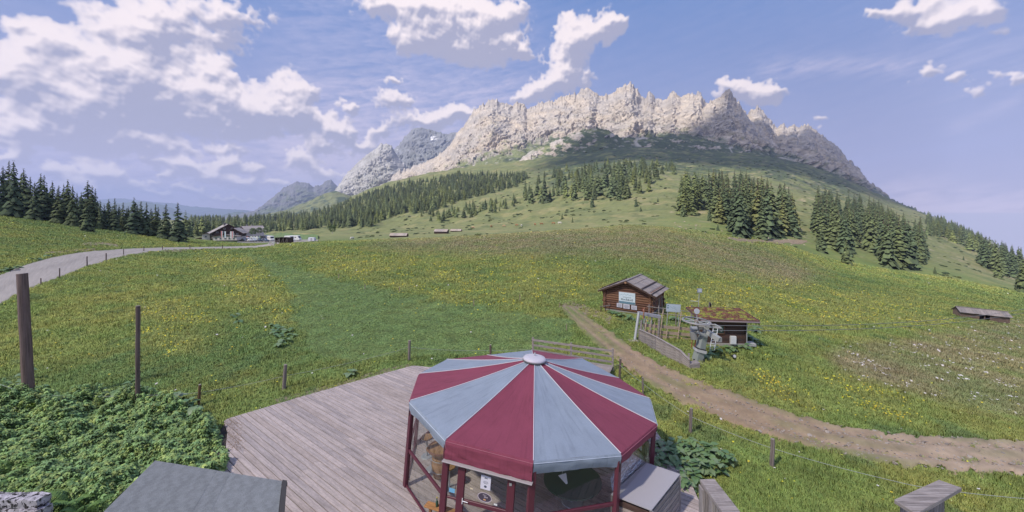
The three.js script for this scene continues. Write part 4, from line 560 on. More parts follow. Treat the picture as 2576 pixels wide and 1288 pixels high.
// ---------- the striped pavilion ----------
const CANVAS = tex(512, 512, (u, v, o) => { const t = 0.92 + 0.045 * tnoise(u, v, 5, 5, 3) + 0.03 * tnoise(u, v, 19, 13, 6) + 0.03 * tnoise(u, v, 90, 90, 8) - 0.07 * Math.max(0, tnoise(u, v, 40, 4, 12) - 0.6) * 2; o[0] = o[1] = o[2] = t; }), CANVASB = tex(256, 256, (u, v, o) => { const t = 0.6 * tnoise(u, v, 4, 9, 2) + 0.3 * tnoise(u, v, 13, 21, 5) + 0.1 * tnoise(u, v, 60, 60, 7); o[0] = o[1] = o[2] = t; }, false);
const cloth = (r, g, b) => new THREE.MeshPhysicalMaterial({ color: C(r, g, b), map: CANVAS, bumpMap: CANVASB, bumpScale: 0.008, roughness: 0.9, transmission: 0.22, thickness: 0, specularIntensity: 0.3 });
const RED = cloth(0.33, 0.08, 0.128), PALE = cloth(0.37, 0.43, 0.525), MAROON = M(0.115, 0.025, 0.042, { roughness: 0.45 }), TRIM = M(0.62, 0.58, 0.62);
{
  reseed(520); const U = 7.0, cx = 0.1164 * U, cz = 2.2644 * U, tx = -0.0746, tz = -0.0345, y0 = HC - U, N = V(-tx, 1, -0.0345).normalize();
  const onRim = (px, py) => { const a = (px - CX) / F, b = (py - HY) / F, s = (HC - y0 + tx * cx + tz * cz) / (b + tx * a + tz); return V(a * s, HC - b * s, -s); };
  const K = [[1226, 893], [1124, 904], [1055, 940], [1032, 1008], [1123, 1104], [1342, 1160], [1562, 1141], [1651, 1066], [1634, 1002], [1557, 951]].map(p => onRim(...p)), ctr = V(cx, y0, -cz); for (const i of [4, 5]) K.push(ctr.clone().multiplyScalar(2).sub(K[i]));
  const pav = thing('umbrella_pavilion', 'twelve-sided bar pavilion with dark red and pale blue striped canopy and glass walls', 'pavilion'), hub = ctr.clone().addScaledVector(N, 1.16), across = i => K[(i + 1) % 12].clone().sub(K[i]).normalize();
  for (let i = 0; i < 12; i++) {
    const a = K[i], b = K[(i + 1) % 12], red = i % 2 === 0 ? true : false, mat = [0, 2, 4, 6, 8, 10].includes(i) ? RED : PALE, n = 12, m = 12, pos = [], idx = [], cuv = [];
    const ha = hub.clone().lerp(a, 0.075), hb = hub.clone().lerp(b, 0.075);
    for (let j = 0; j <= n; j++) for (let k = 0; k <= m; k++) { const t = j / n, s = k / m, p = ha.clone().lerp(hb, s).lerp(a.clone().lerp(b, s), t); const sag = -0.055 * Math.sin(Math.PI * s) * Math.sin(Math.PI * Math.pow(t, 0.8)) - 0.10 * Math.sin(Math.PI * t) * 0.5; p.addScaledVector(N, sag + noise(i * 7 + s * 3, t * 4) * 0.008 + Math.exp(-t * 9) * Math.sin(s * 20) * 0.012); pos.push(p.x, p.y, p.z); cuv.push(s * 0.9 + i * 0.37, t * 1.6 + i * 0.21); if (j && k) { const q = j * (m + 1) + k; idx.push(q - m - 2, q - 1, q, q - m - 2, q, q - m - 1); } }
    const g = new THREE.BufferGeometry(); g.setAttribute('position', new THREE.Float32BufferAttribute(pos, 3)); g.setAttribute('uv', new THREE.Float32BufferAttribute(cuv, 2)); g.setIndex(idx); g.computeVertexNormals(); const cp = mesh(pav, 'canopy_panel', g, mat); cp.userData.label = mat === RED ? 'dark red canopy panel' : 'pale blue canopy panel';
    // rib seam
    const sp = []; for (let j = 0; j <= 10; j++) { const t = j / 10; sp.push(ha.clone().lerp(a, t).addScaledVector(N, -0.05 * Math.sin(Math.PI * t) + 0.012)); } mesh(pav, 'seam', new THREE.TubeGeometry(new THREE.CatmullRomCurve3(sp), 14, 0.016, 5), TRIM);
    // valance: hangs from the rim, with a hem and soft folds; longer rolled flap over the door
    const door = i === 4, rows = door ? [[0, 0], [0.09, 0.05], [0.15, 0.055], [0.30, 0.02], [0.36, 0.05], [0.42, 0.03], [0.50, 0.045], [0.56, 0.02]] : [[0, 0], [0.05, 0.035], [0.13, 0.04], [0.24, 0.02], [0.36, -0.02], [0.40, -0.03]], vp = [], vi = [], vuv = [], mm = 26, out = V(a.x + b.x - 2 * ctr.x, 0, a.z + b.z - 2 * ctr.z).normalize();
    rows.forEach(([d, o], j) => { for (let k = 0; k <= mm; k++) { const s = k / mm, p = a.clone().lerp(b, s); const f = noise(s * 7 + i * 5, d * 9 + 3) * 0.035 * (j > 1 ? 1 : 0.2) + (door && j > 3 ? Math.sin(s * 30 + j * 2) * 0.012 : 0); p.addScaledVector(N, -d * (1 - (door ? 0 : 0.10 * Math.sin(Math.PI * s)))).addScaledVector(out, o + f - (door ? 0 : 0)); vp.push(p.x, p.y, p.z); vuv.push(s * 1.2 + i * 0.3, d * 0.8); if (j && k) { const q = j * (mm + 1) + k; vi.push(q - mm - 2, q - 1, q, q - mm - 2, q, q - mm - 1); } } });
    const vg = new THREE.BufferGeometry(); vg.setAttribute('position', new THREE.Float32BufferAttribute(vp, 3)); vg.setAttribute('uv', new THREE.Float32BufferAttribute(vuv, 2)); vg.setIndex(vi); vg.computeVertexNormals(); mesh(pav, 'valance', vg, mat);
    mesh(pav, 'piping', between(a.clone().addScaledVector(N, -0.05).addScaledVector(out, 0.042), b.clone().addScaledVector(N, -0.05).addScaledVector(out, 0.042), 0.008, 0.008, 5), mat === RED ? M(0.45, 0.15, 0.20) : M(0.62, 0.68, 0.78));
  }
  [RED, PALE].forEach(m => { m.side = THREE.DoubleSide; });
  const H = mesh(pav, 'hub', new THREE.LatheGeometry([[0, 0.12], [0.25, 0.115], [0.41, 0.075], [0.46, 0.02], [0.46, -0.04], [0.41, -0.07]].map(p => new THREE.Vector2(...p)), 32), M(0.60, 0.56, 0.62, { roughness: 0.5, side: THREE.DoubleSide })); H.position.copy(hub).addScaledVector(N, 0.0); H.quaternion.setFromUnitVectors(UPV, N);
  const hr = mesh(H, 'hub_ring', new THREE.TorusGeometry(0.445, 0.035, 8, 32), M(0.12, 0.12, 0.12)); hr.rotation.x = Math.PI / 2; hr.position.y = -0.05;
  const fin = mesh(H, 'finial', mergeGeometries([between(V(0, 0.08, 0), V(0, 0.20, 0), 0.025, 0.015), new THREE.SphereGeometry(0.035, 10, 8).translate(0, 0.215, 0)]), GALV);
  for (let k = 0; k < 6; k++) mesh(H, 'bolt', new THREE.CylinderGeometry(0.012, 0.012, 0.02, 6).translate(Math.cos(k * 1.047) * 0.14, 0.103, Math.sin(k * 1.047) * 0.14), BLACK);
  // walls under the rim
  const foot = K.map(p => p.clone().sub(ctr).multiplyScalar(0.985).add(ctr)).map(p => { const t = (p.y + 0.0) / N.y; return p.clone().addScaledVector(N, -t); }), head = K.map(p => p.clone().sub(ctr).multiplyScalar(0.985).add(ctr).addScaledVector(N, -0.16));
  for (let i = 0; i < 12; i++) mesh(pav, 'post', plankBetween(foot[i], head[i], 0.19, 0.13, across(i), 0.012), MAROON);
  for (let i = 0; i < 12; i++) {
    const A = foot[i], B = foot[(i + 1) % 12], A1 = head[i], B1 = head[(i + 1) % 12], pt = (s, h) => A.clone().lerp(A1, h).lerp(B.clone().lerp(B1, h), s), bar = (s0, h0, s1, h1, w, d, parent, name) => mesh(parent, name, plankBetween(pt(s0, h0), pt(s1, h1), w, d, Math.abs(s1 - s0) > 0.01 ? N : across(i), 0.008), MAROON), pane = (s0, h0, s1, h1, parent) => { const q = [pt(s0, h0), pt(s1, h0), pt(s1, h1), pt(s0, h1)]; return mesh(parent, 'pane', quad(...q.map(v => v.toArray())), PANE); };
    if (i === 4) { // the glazed door between two side lights
      for (const s of [0.2, 0.78]) bar(s, 0.0, s, 0.88, 0.22, 0.09, pav, 'door_jamb');
      const gut = mesh(pav, 'gutter', plankBetween(pt(-0.02, 0.845), pt(1.02, 0.845), 0.03, 0.22, N), M(0.42, 0.38, 0.38)); gut.position.add(V(A.x + B.x - 2 * ctr.x, 0, A.z + B.z - 2 * ctr.z).normalize().multiplyScalar(0.1));
      bar(0.03, 0.45, 0.18, 0.45, 0.06, 0.05, pav, 'rail'); bar(0.80, 0.45, 0.97, 0.45, 0.06, 0.05, pav, 'rail'); pane(0.03, 0.02, 0.18, 0.83, pav); pane(0.80, 0.02, 0.97, 0.83, pav);
      const dr = new THREE.Group(); dr.name = 'door'; pav.add(dr); bar(0.24, 0.45, 0.74, 0.45, 0.11, 0.06, dr, 'door_rail'); bar(0.24, 0.04, 0.74, 0.04, 0.12, 0.05, dr, 'door_rail'); pane(0.235, 0.06, 0.745, 0.83, dr);
      const out = V(A.x + B.x - 2 * ctr.x, 0, A.z + B.z - 2 * ctr.z).normalize(), put = (s, h, w, hh, mat, name, lift) => { const c = pt(s, h).addScaledVector(out, lift), r = across(i), up = N.clone(), q = [c.clone().addScaledVector(r, -w / 2).addScaledVector(up, -hh / 2), c.clone().addScaledVector(r, w / 2).addScaledVector(up, -hh / 2), c.clone().addScaledVector(r, w / 2).addScaledVector(up, hh / 2), c.clone().addScaledVector(r, -w / 2).addScaledVector(up, hh / 2)]; return mesh(dr, name, quad(...q.map(v => v.toArray())), mat); };
      const cv = (w, h, fn, o = {}) => { const c = document.createElement('canvas'); c.width = w; c.height = h; fn(c.getContext('2d'), w, h); const t = new THREE.CanvasTexture(c); t.colorSpace = THREE.SRGBColorSpace; return new THREE.MeshStandardMaterial({ map: t, roughness: 0.7, side: THREE.DoubleSide, ...o }); };
      put(0.49, 0.70, 0.30, 0.38, cv(128, 160, (x, w, h) => { x.fillStyle = '#d9d6e4'; x.fillRect(0, 0, w, h); x.fillStyle = '#4a5060'; x.beginPath(); x.moveTo(40, 34); x.lineTo(58, 18); x.lineTo(68, 26); x.lineTo(78, 20); x.lineTo(92, 34); x.fill(); x.font = '13px sans-serif'; x.textAlign = 'center'; x.fillText('~~~ ~~', 64, 60); for (const [y, l] of [[66, 60], [78, 70], [90, 48]]) x.fillRect(64 - l / 2, y, l, 4); x.beginPath(); x.ellipse(64, 126, 18, 14, 0, 0, 7); x.fill(); }), 'poster', 0.02);
      put(0.49, 0.545, 0.44, 0.27, cv(256, 160, (x, w, h) => { x.clearRect(0, 0, w, h); x.fillStyle = '#4b4250'; x.beginPath(); x.ellipse(128, 80, 120, 73, 0, 0, 7); x.fill(); x.lineWidth = 9; x.strokeStyle = '#cdbfcc'; x.beginPath(); x.ellipse(128, 80, 119, 72, 0, 0, 7); x.stroke(); x.save(); x.translate(128, 0); x.scale(-1, 1); x.fillStyle = '#d6cbd6'; x.font = 'bold 30px serif'; x.textAlign = 'center'; x.fillText('Felli', -22, 84); x.font = '26px serif'; x.fillText('Caffè', 4, 52); x.restore(); x.fillStyle = '#d9a070'; x.beginPath(); x.moveTo(104, 128); x.lineTo(112, 104); x.lineTo(122, 112); x.lineTo(128, 96); x.lineTo(136, 112); x.lineTo(146, 104); x.lineTo(152, 128); x.fill(); }, { transparent: true, alphaTest: 0.5 }), 'round_sticker', 0.015);
      put(0.62, 0.50, 0.10, 0.05, M(0.75, 0.75, 0.75), 'small_sticker', 0.012); put(0.33, 0.60, 0.09, 0.04, M(0.72, 0.62, 0.45), 'small_sticker', 0.012);
      const bl = put(0.10, 0.53, 0.18, 0.12, M(0.18, 0.45, 0.68), 'blue_sticker', 0.02);
      const hp = pt(0.24, 0.46).addScaledVector(out, 0.06); mesh(dr, 'handle', mergeGeometries([between(hp.clone().addScaledVector(N, 0.08), hp.clone().addScaledVector(N, -0.08), 0.014), between(hp, hp.clone().addScaledVector(across(i), 0.17), 0.013)]), M(0.8, 0.78, 0.8, { roughness: 0.3 })); mesh(dr, 'lock', box(0.07, 0.07, 0.05).translate(...pt(0.775, 0.76).addScaledVector(out, 0.05).toArray()), GALV);
    } else { bar(0.02, 0.02, 0.98, 0.02, 0.07, 0.06, pav, 'rail'); bar(0.02, 0.45, 0.98, 0.45, 0.10, 0.07, pav, 'rail'); bar(0.02, 0.96, 0.98, 0.96, 0.07, 0.06, pav, 'rail'); pane(0.03, 0.03, 0.97, 0.44, pav); pane(0.03, 0.46, 0.97, 0.95, pav); }
  }
  // hooks and straps at the corners
  for (const i of [3, 4, 5, 6]) mesh(pav, 'strap', between(K[i].clone().addScaledVector(N, -0.3), K[i].clone().addScaledVector(N, -0.52), 0.014), BLACK);
  // furniture seen through the glass
  const inside = (px, py, y = 0.0) => GP(px, py, y), TW = wood(0.46, 0.26, 0.12), stoolGeo = mergeGeometries([new THREE.CylinderGeometry(0.21, 0.20, 0.05, 20).translate(0, 0.75, 0), between(V(0, 0, 0), V(0, 0.74, 0), 0.03), new THREE.CylinderGeometry(0.2, 0.22, 0.03, 18).translate(0, 0.015, 0)].map(g => g.toNonIndexed()));
  [[1062, 1128, 'round wooden stool nearest the left post, inside the left glass wall'], [1075, 1160, 'round wooden stool inside the left glass wall, beside the barrel table'], [1118, 1208, 'round wooden stool inside the glass beside the door']].forEach(([a, b, l]) => { const o = thing('bar_stool', l, 'stool', undefined, inside(a + 12, b + 20)); mesh(o, 'seat', new THREE.CylinderGeometry(0.22, 0.21, 0.05, 20).translate(0, 0.75, 0), TW); mesh(o, 'leg', between(V(0, 0.02, 0), V(0, 0.73, 0), 0.035), GALV); mesh(o, 'base', new THREE.CylinderGeometry(0.21, 0.23, 0.03, 18).translate(0, 0.016, 0), GALV); });
  const bt = thing('barrel_table', 'round wooden barrel table with raised rim inside the left glass wall', 'table', undefined, inside(1110, 1195)); mesh(bt, 'barrel', new THREE.LatheGeometry([[0.0, 0.0], [0.28, 0.0], [0.34, 0.3], [0.35, 0.45], [0.33, 0.7], [0.28, 0.95]].map(p => new THREE.Vector2(...p)), 24), TW); mesh(bt, 'table_top', new THREE.CylinderGeometry(0.48, 0.48, 0.05, 28).translate(0, 0.98, 0), TW); const rm = mesh(bt, 'rim', new THREE.TorusGeometry(0.47, 0.03, 8, 28), wood(0.34, 0.16, 0.10)); rm.rotation.x = Math.PI / 2; rm.position.y = 1.01; for (const h of [0.25, 0.65]) { const q = mesh(bt, 'hoop', new THREE.TorusGeometry(0.345, 0.012, 6, 28), STEEL); q.rotation.x = Math.PI / 2; q.position.y = h; }
  const gt = thing('round_table', 'dark green round table behind the right glass wall', 'table', undefined, inside(1440, 1262)); mesh(gt, 'table_top', new THREE.CylinderGeometry(0.95, 0.95, 0.04, 36).translate(0, 0.72, 0), M(0.05, 0.10, 0.085, { roughness: 0.4 })); mesh(gt, 'leg', between(V(0, 0.02, 0), V(0, 0.70, 0), 0.06), GALV); mesh(gt, 'base', new THREE.CylinderGeometry(0.34, 0.36, 0.03, 24).translate(0, 0.016, 0), GALV);
  const bar = thing('bar_counter', 'dark brown board-clad bar counter standing in the middle of the pavilion', 'counter', undefined, V(1.5, 0, -17.2)); for (let k = 0; k < 22; k++) { const a = k / 22 * 6.283; const g = box(0.33, 1.05, 0.03, 0, 0.525, 0); g.translate(0, 0, 1.2); g.rotateY(a); mesh(bar, 'board', uvBox(g), pick(DARKWOOD)); } mesh(bar, 'counter_top', new THREE.CylinderGeometry(1.4, 1.4, 0.06, 40).translate(0, 1.09, 0), wood(0.25, 0.14, 0.08));
  const post = thing('centre_pole', 'steel pole holding up the middle of the canopy', 'pole', undefined, V(cx, 0, -cz)); mesh(post, 'shaft', between(V(0, 0, 0), hub.clone().sub(V(cx, 0.06, -cz)), 0.07), GALV); mesh(post, 'foot_plate', new THREE.CylinderGeometry(0.22, 0.22, 0.03, 20).translate(0, 0.016, 0), GALV);
  const menu = thing('menu_card', 'white menu card hanging behind the right glass wall', 'card'); mesh(menu, 'sheet', sheet([W(1404, 1196, 12.3), W(1424, 1190, 12.3), W(1428, 1216, 12.2), W(1424, 1218, 12.2)], 0.006, V(0, 0, 1)), M(0.7, 0.68, 0.74)); mesh(menu, 'string', between(W(1414, 1193, 12.3), W(1420, 1150, 12.6), 0.004), WHITEPAINT);
  // orange bench outside, at the lower edge
  const be = thing('garden_bench', 'orange wooden bench in front of the pavilion at the lower edge', 'bench'), b0 = GP(1072, 1268, 0.75), b1 = GP(1165, 1296, 0.75); mesh(be, 'seat', plankBetween(b0, b1, 0.05, 0.24, UPV, 0.01), wood(0.55, 0.27, 0.10)); for (const t of [0.12, 0.85]) mesh(be, 'leg', plankBetween(b0.clone().lerp(b1, t).setY(0), b0.clone().lerp(b1, t).setY(0.73), 0.06, 0.2, V(1, 0, 0)), wood(0.45, 0.24, 0.10));
  const bo = thing('green_bottle', 'small dark green bottle standing on the orange bench', 'bottle', undefined, b0.clone().lerp(b1, 0.3).setY(0.775)); mesh(bo, 'glass', new THREE.LatheGeometry([[0, 0], [0.04, 0], [0.04, 0.14], [0.015, 0.19], [0.015, 0.26]].map(p => new THREE.Vector2(...p)), 14), M(0.03, 0.09, 0.06, { roughness: 0.2 })); mesh(bo, 'cap', new THREE.CylinderGeometry(0.018, 0.018, 0.025, 10).translate(0, 0.27, 0), M(0.6, 0.5, 0.1));
}
// ---------- grey lidded box right of the pavilion ----------
{
  reseed(530); const y = 1.12, q = [[1625, 1166], [1711, 1195], [1639, 1286], [1537, 1246]].map(p => GP(p[0], p[1], y)), bx = thing('storage_box', 'slatted wooden box with flat grey lid right of the pavilion', 'box');
  mesh(bx, 'lid', sheet([...q].reverse(), 0.035, UPV), M(0.42, 0.40, 0.43, { roughness: 0.6 })); const inset = q.map(p => p.clone().lerp(q[0].clone().add(q[2]).multiplyScalar(0.5), 0.04));
  for (let k = 0; k < 4; k++) { const a = inset[k], b = inset[(k + 1) % 4]; for (let j = 0; j < 6; j++) { const h = 0.09 + j * 0.175; mesh(bx, 'slat', plankBetween(a.clone().setY(h), b.clone().setY(h), 0.15, 0.035), pick([...GREYWOOD, DARKWOOD[1]])); } mesh(bx, 'corner_post', plankBetween(a.clone().setY(0), a.clone().setY(1.1), 0.09, 0.09, V(1, 0, 0)), GREYWOOD[3]); }
  // the clear sheet over crumpled foil between the box and the glass wall
  const f = thing('foil_cover', 'crumpled clear plastic cover lying between the pavilion and the grey box', 'cover'), g = new THREE.PlaneGeometry(1, 1, 26, 26), p = g.attributes.position, c = [[1562, 1150], [1622, 1163], [1540, 1242], [1536, 1210]].map(a => GP(a[0], a[1], 1.05)); for (let i = 0; i < p.count; i++) { const s = p.getX(i) + 0.5, t = 0.5 - p.getY(i), v = c[0].clone().lerp(c[1], s).lerp(c[3].clone().lerp(c[2], s), t); v.y += ridged(s * 5, t * 6, 3) * 0.07 + 0.02; p.setXYZ(i, v.x, v.y, v.z); } const gg = g.toNonIndexed(); gg.computeVertexNormals(); mesh(f, 'sheet', gg, new THREE.MeshPhysicalMaterial({ color: C(0.62, 0.64, 0.70), roughness: 0.18, metalness: 0.35, side: THREE.DoubleSide }));
  const fr = [[1562, 1150], [1622, 1163], [1540, 1242]].map(a => GP(a[0], a[1], 1.0)); mesh(f, 'support', sheet([fr[0], fr[1], fr[2]], -0.9, UPV), M(0.3, 0.29, 0.3));
}
// ---------- shed roof at the lower left ----------
{
  reseed(540); const y = 2.0, A = GP(390, 1160, y), B = GP(722, 1213, y), B2 = GP(712, 1345, y), A2 = GP(205, 1345, y), sh = thing('shed', 'shed with flat grey felt roof at the lower left edge', 'shed'), felt = tex(256, 256, (u, v, o) => { const t = 0.72 + 0.25 * tnoise(u, v, 128, 128, 2) + 0.12 * tnoise(u, v, 9, 9, 4) + (tnoise(u, v, 120, 120, 8) > 0.93 ? 0.35 : 0); o[0] = o[1] = o[2] = t; });
  const cuts = [0, 0.475, 0.575, 0.965]; for (let k = 0; k < 3; k++) { const s0 = cuts[k], s1 = cuts[k + 1] + (k < 2 ? 0.012 : 0), lift = 0.004 * (2 - k); mesh(sh, 'felt_strip', sheet([A.clone().lerp(B, s0), A2.clone().lerp(B2, s0), A2.clone().lerp(B2, s1), A.clone().lerp(B, s1)].map(p => p.clone().setY(y + lift)), 0.012, UPV), new THREE.MeshStandardMaterial({ color: C(0.25, 0.262, 0.272).multiplyScalar(1 + k * 0.03), map: felt, roughness: 0.95 })); }
  mesh(sh, 'verge_board', sheet([A.clone().lerp(B, 0.968), A2.clone().lerp(B2, 0.968), B2, B].map(p => p.clone().setY(y + 0.0)), 0.05, UPV), M(0.055, 0.05, 0.05)); mesh(sh, 'eave_board', plankBetween(A.clone().setY(y - 0.06), B.clone().setY(y - 0.06), 0.11, 0.03), DARKWOOD[1]);
  const ctr = A.clone().add(B).add(A2).add(B2).multiplyScalar(0.25), w = [A, A2, B2, B].map(p => p.clone().lerp(ctr, 0.06)); for (let k = 0; k < 4; k++) { const a = w[k], b = w[(k + 1) % 4], n = Math.round(a.distanceTo(b) / 0.22); for (let j = 0; j < n; j++) { const p = a.clone().lerp(b, (j + 0.5) / n); const g = box(a.distanceTo(b) / n - 0.012, 1.95, 0.03, 0, 0.92, 0); g.rotateY(Math.atan2(-(b.z - a.z), b.x - a.x)); g.translate(p.x, 0, p.z); mesh(sh, 'wall_board', uvBox(g), pick(DARKWOOD)); } }
}
// ---------- lichened wall at the lower left corner ----------
{
  reseed(550); const lich = tex(512, 512, (u, v, o) => { const a = tnoise(u, v, 14, 14, 3) * 0.6 + tnoise(u, v, 40, 40, 6) * 0.4, d = tnoise(u, v, 22, 22, 11) * 0.6 + tnoise(u, v, 70, 70, 12) * 0.4; let t = 0.55 + 0.35 * a, r = t, g = t * 0.98, b = t; if (d > 0.63) { r = 0.16; g = 0.14; b = 0.14; } else if (a < 0.36) { r = g = b = 0.38; } o[0] = r; o[1] = g; o[2] = b; });
  const mm = new THREE.MeshStandardMaterial({ map: lich, color: C(0.85, 0.82, 0.85), roughness: 0.95 }), wl = thing('stone_wall', 'low wall of pale lichen-spotted stone blocks at the lower left corner', 'wall');
  const block = (a, b, y, h, d) => { const A = GP(...a, y), B = GP(...b, y), L = A.distanceTo(B), g = new THREE.BoxGeometry(L, h, d, 14, 4, 5), p = g.attributes.position; for (let i = 0; i < p.count; i++) p.setXYZ(i, p.getX(i) + noise(p.getY(i) * 5, p.getZ(i) * 5 + L) * 0.03, p.getY(i) + noise(p.getX(i) * 3, p.getZ(i) * 4) * 0.03, p.getZ(i) + noise(p.getX(i) * 3 + 9, p.getY(i) * 4) * 0.03); g.computeVertexNormals(); uvBox(g, 0.6); g.rotateY(-Math.atan2(B.z - A.z, B.x - A.x)); g.translate((A.x + B.x) / 2, y - h / 2, (A.z + B.z) / 2 + d / 2); mesh(wl, 'stone', g, mm); };
  block([-50, 1236], [128, 1238], 0.95, 0.26, 0.36); block([92, 1262], [132, 1264], 0.68, 0.3, 0.38); block([-60, 1262], [90, 1262], 0.68, 0.32, 0.34); block([-60, 1290], [130, 1292], 0.36, 0.62, 0.4);
}
// ---------- balcony rail ends at the lower right ----------
function railEnd(quadP, y, label, posts) { const q = quadP.map(p => GP(p[0], p[1], y)), o = thing('balcony_rail', label, 'railing'); mesh(o, 'hand_rail', sheet([...q].reverse().map(p => p.clone().setY(y - 0.045)), 0.045, UPV), GREYWOOD[0]); for (const [a, b, s] of posts) { const p = q[a].clone().lerp(q[b], s); mesh(o, 'post', plankBetween(p.clone().setY(y - 1.6), p.clone().setY(y - 0.05), 0.11, 0.11, V(1, 0, 0)), GREYWOOD[1]); } return o; }
reseed(560);
railEnd([[1761, 1206], [1797, 1204.5], [1872, 1300], [1826, 1300]], 6.1, 'grey plank hand rail running out of the lower edge right of the storage box', [[0, 2, 0.12], [0, 2, 0.36]]);
railEnd([[2250, 1257], [2362, 1207], [2419, 1227], [2306, 1292]], 6.1, 'short knotty plank hand rail in the lower right corner', [[0, 2, 0.2], [1, 3, 0.14]]);
// ---------- fence posts and wires ----------
function postAt(px, top, fy, w, label, group, mat, lean = 0) { const p = GT(px, fy, 8) || GP(px, fy, -0.3), z = -p.z, h = (fy - top) / F * z, r = w / 2 / F * z, o = thing('fence_post', label, 'post', group, p), g = new THREE.CylinderGeometry(r * 0.86, r, h + 0.3, 9, 6), q = g.attributes.position; for (let i = 0; i < q.count; i++) { const k = 1 + noise(q.getX(i) * 20 + px, q.getY(i) * 2) * 0.12; q.setX(i, q.getX(i) * k + noise(q.getY(i) * 0.8, px) * r * 0.25); q.setZ(i, q.getZ(i) * k); } g.computeVertexNormals(); g.translate(0, h / 2 - 0.15, 0); const uv = g.attributes.uv; for (let i = 0; i < uv.count; i++) uv.setXY(i, uv.getY(i) * h * 0.3 + px, uv.getX(i) * Math.max(0.35, r * 4)); const m = mesh(o, 'shaft', g, mat); o.rotation.z = lean; const c = mesh(o, 'cut_top', new THREE.CylinderGeometry(r * 0.8, r * 0.84, 0.02, 9).translate(0, h + 0.012, 0), wood(0.42, 0.36, 0.33)); return p.clone().add(V(0, h, 0)); }
{
  reseed(570); const PW = [wood(0.20, 0.14, 0.125), wood(0.17, 0.125, 0.115), wood(0.30, 0.25, 0.24)];
  postAt(75, 688, 1018, 23, 'thick tall dark wooden post at the left edge', undefined, PW[0], 0.06); postAt(346, 770, 1032, 10.5, 'tall slim wooden post left of the deck', undefined, PW[1], -0.005);
  postAt(500, 968, 1022, 7, 'short rusty brown fence post left of the deck corner', undefined, wood(0.20, 0.12, 0.06), -0.05); postAt(714, 918, 980, 9, 'grey fence post nearest the middle of the deck edge', undefined, PW[2], -0.06); postAt(1029, 857, 906, 7, 'grey fence post by the far corner of the deck', undefined, PW[2], -0.03); postAt(1234, 868, 902, 6, 'short fence post behind the canopy, left of the rail fence', undefined, PW[0]);
  postAt(1558, 903, 956, 6, 'fence post at the track just right of the rail fence', undefined, PW[1], -0.06); postAt(1617, 950, 992, 5, 'thin fence post beside the canopy at the track', undefined, PW[2]); postAt(1736, 1028, 1092, 9, 'fence post below the bend of the dirt track', undefined, PW[2], -0.05); postAt(1942, 1105, 1176, 11, 'pale fence post in the grass nearest the lower right', undefined, PW[2], -0.02);
  for (const [x, t, f] of [[150, 675, 701], [219, 645, 671], [267, 637, 656], [311, 626, 641], [103, 700, 716], [362, 620, 632], [409, 618, 629], [478, 617, 627], [560, 616, 626]]) postAt(x, t, f, 2.6 - (x > 300 ? 0.8 : 0), 'slender marker post along the gravel road', 'marker posts along the gravel road', PW[1]);
  for (const [x, t, f] of [[1308, 742, 757], [1408, 762, 776], [1005, 722, 734], [918, 716, 728], [1192, 754, 770], [1425, 815, 832], [852, 690, 700]]) postAt(x, t, f, 2, 'thin pale stake standing in the meadow', 'stakes in the meadow', PALEWOOD[0]);
  const wire = (pts, label, sag = 0.12) => { const v = pts.map(([x, y, h]) => { const p = GT(x, y, 8) || GP(x, y, -0.3); return p.clone().add(V(0, h, 0)); }), cp = []; for (let i = 0; i + 1 < v.length; i++) for (let k = 0; k < 8; k++) { const t = k / 8, p = v[i].clone().lerp(v[i + 1], t); p.y -= sag * 4 * t * (1 - t) * Math.min(1, v[i].distanceTo(v[i + 1]) / 8); cp.push(p); } cp.push(v[v.length - 1]); const o = thing('fence_wire', label, 'wire'); mesh(o, 'rope', new THREE.TubeGeometry(new THREE.CatmullRomCurve3(cp), cp.length * 3, 0.008, 5), M(0.42, 0.44, 0.42)); };
  wire([[-60, 1005, 1.3], [75, 1018, 0.55], [346, 1032, 0.75], [500, 1022, 0.7], [714, 980, 0.75], [1029, 906, 0.85], [1234, 902, 0.55], [1340, 896, 0.5]], 'pale fence rope running along the left of the deck to the rail fence');
  wire([[75, 1018, 0.5], [-40, 1120, 0.4]], 'pale guy rope slanting from the thick post to the left edge', 0.02);
  wire([[1545, 948, 0.7], [1558, 956, 0.9], [1617, 992, 0.6], [1736, 1092, 0.8], [1942, 1176, 0.75], [2300, 1290, 0.9], [2640, 1330, 0.9]], 'pale fence rope between the dirt track and the lower right meadow');
}

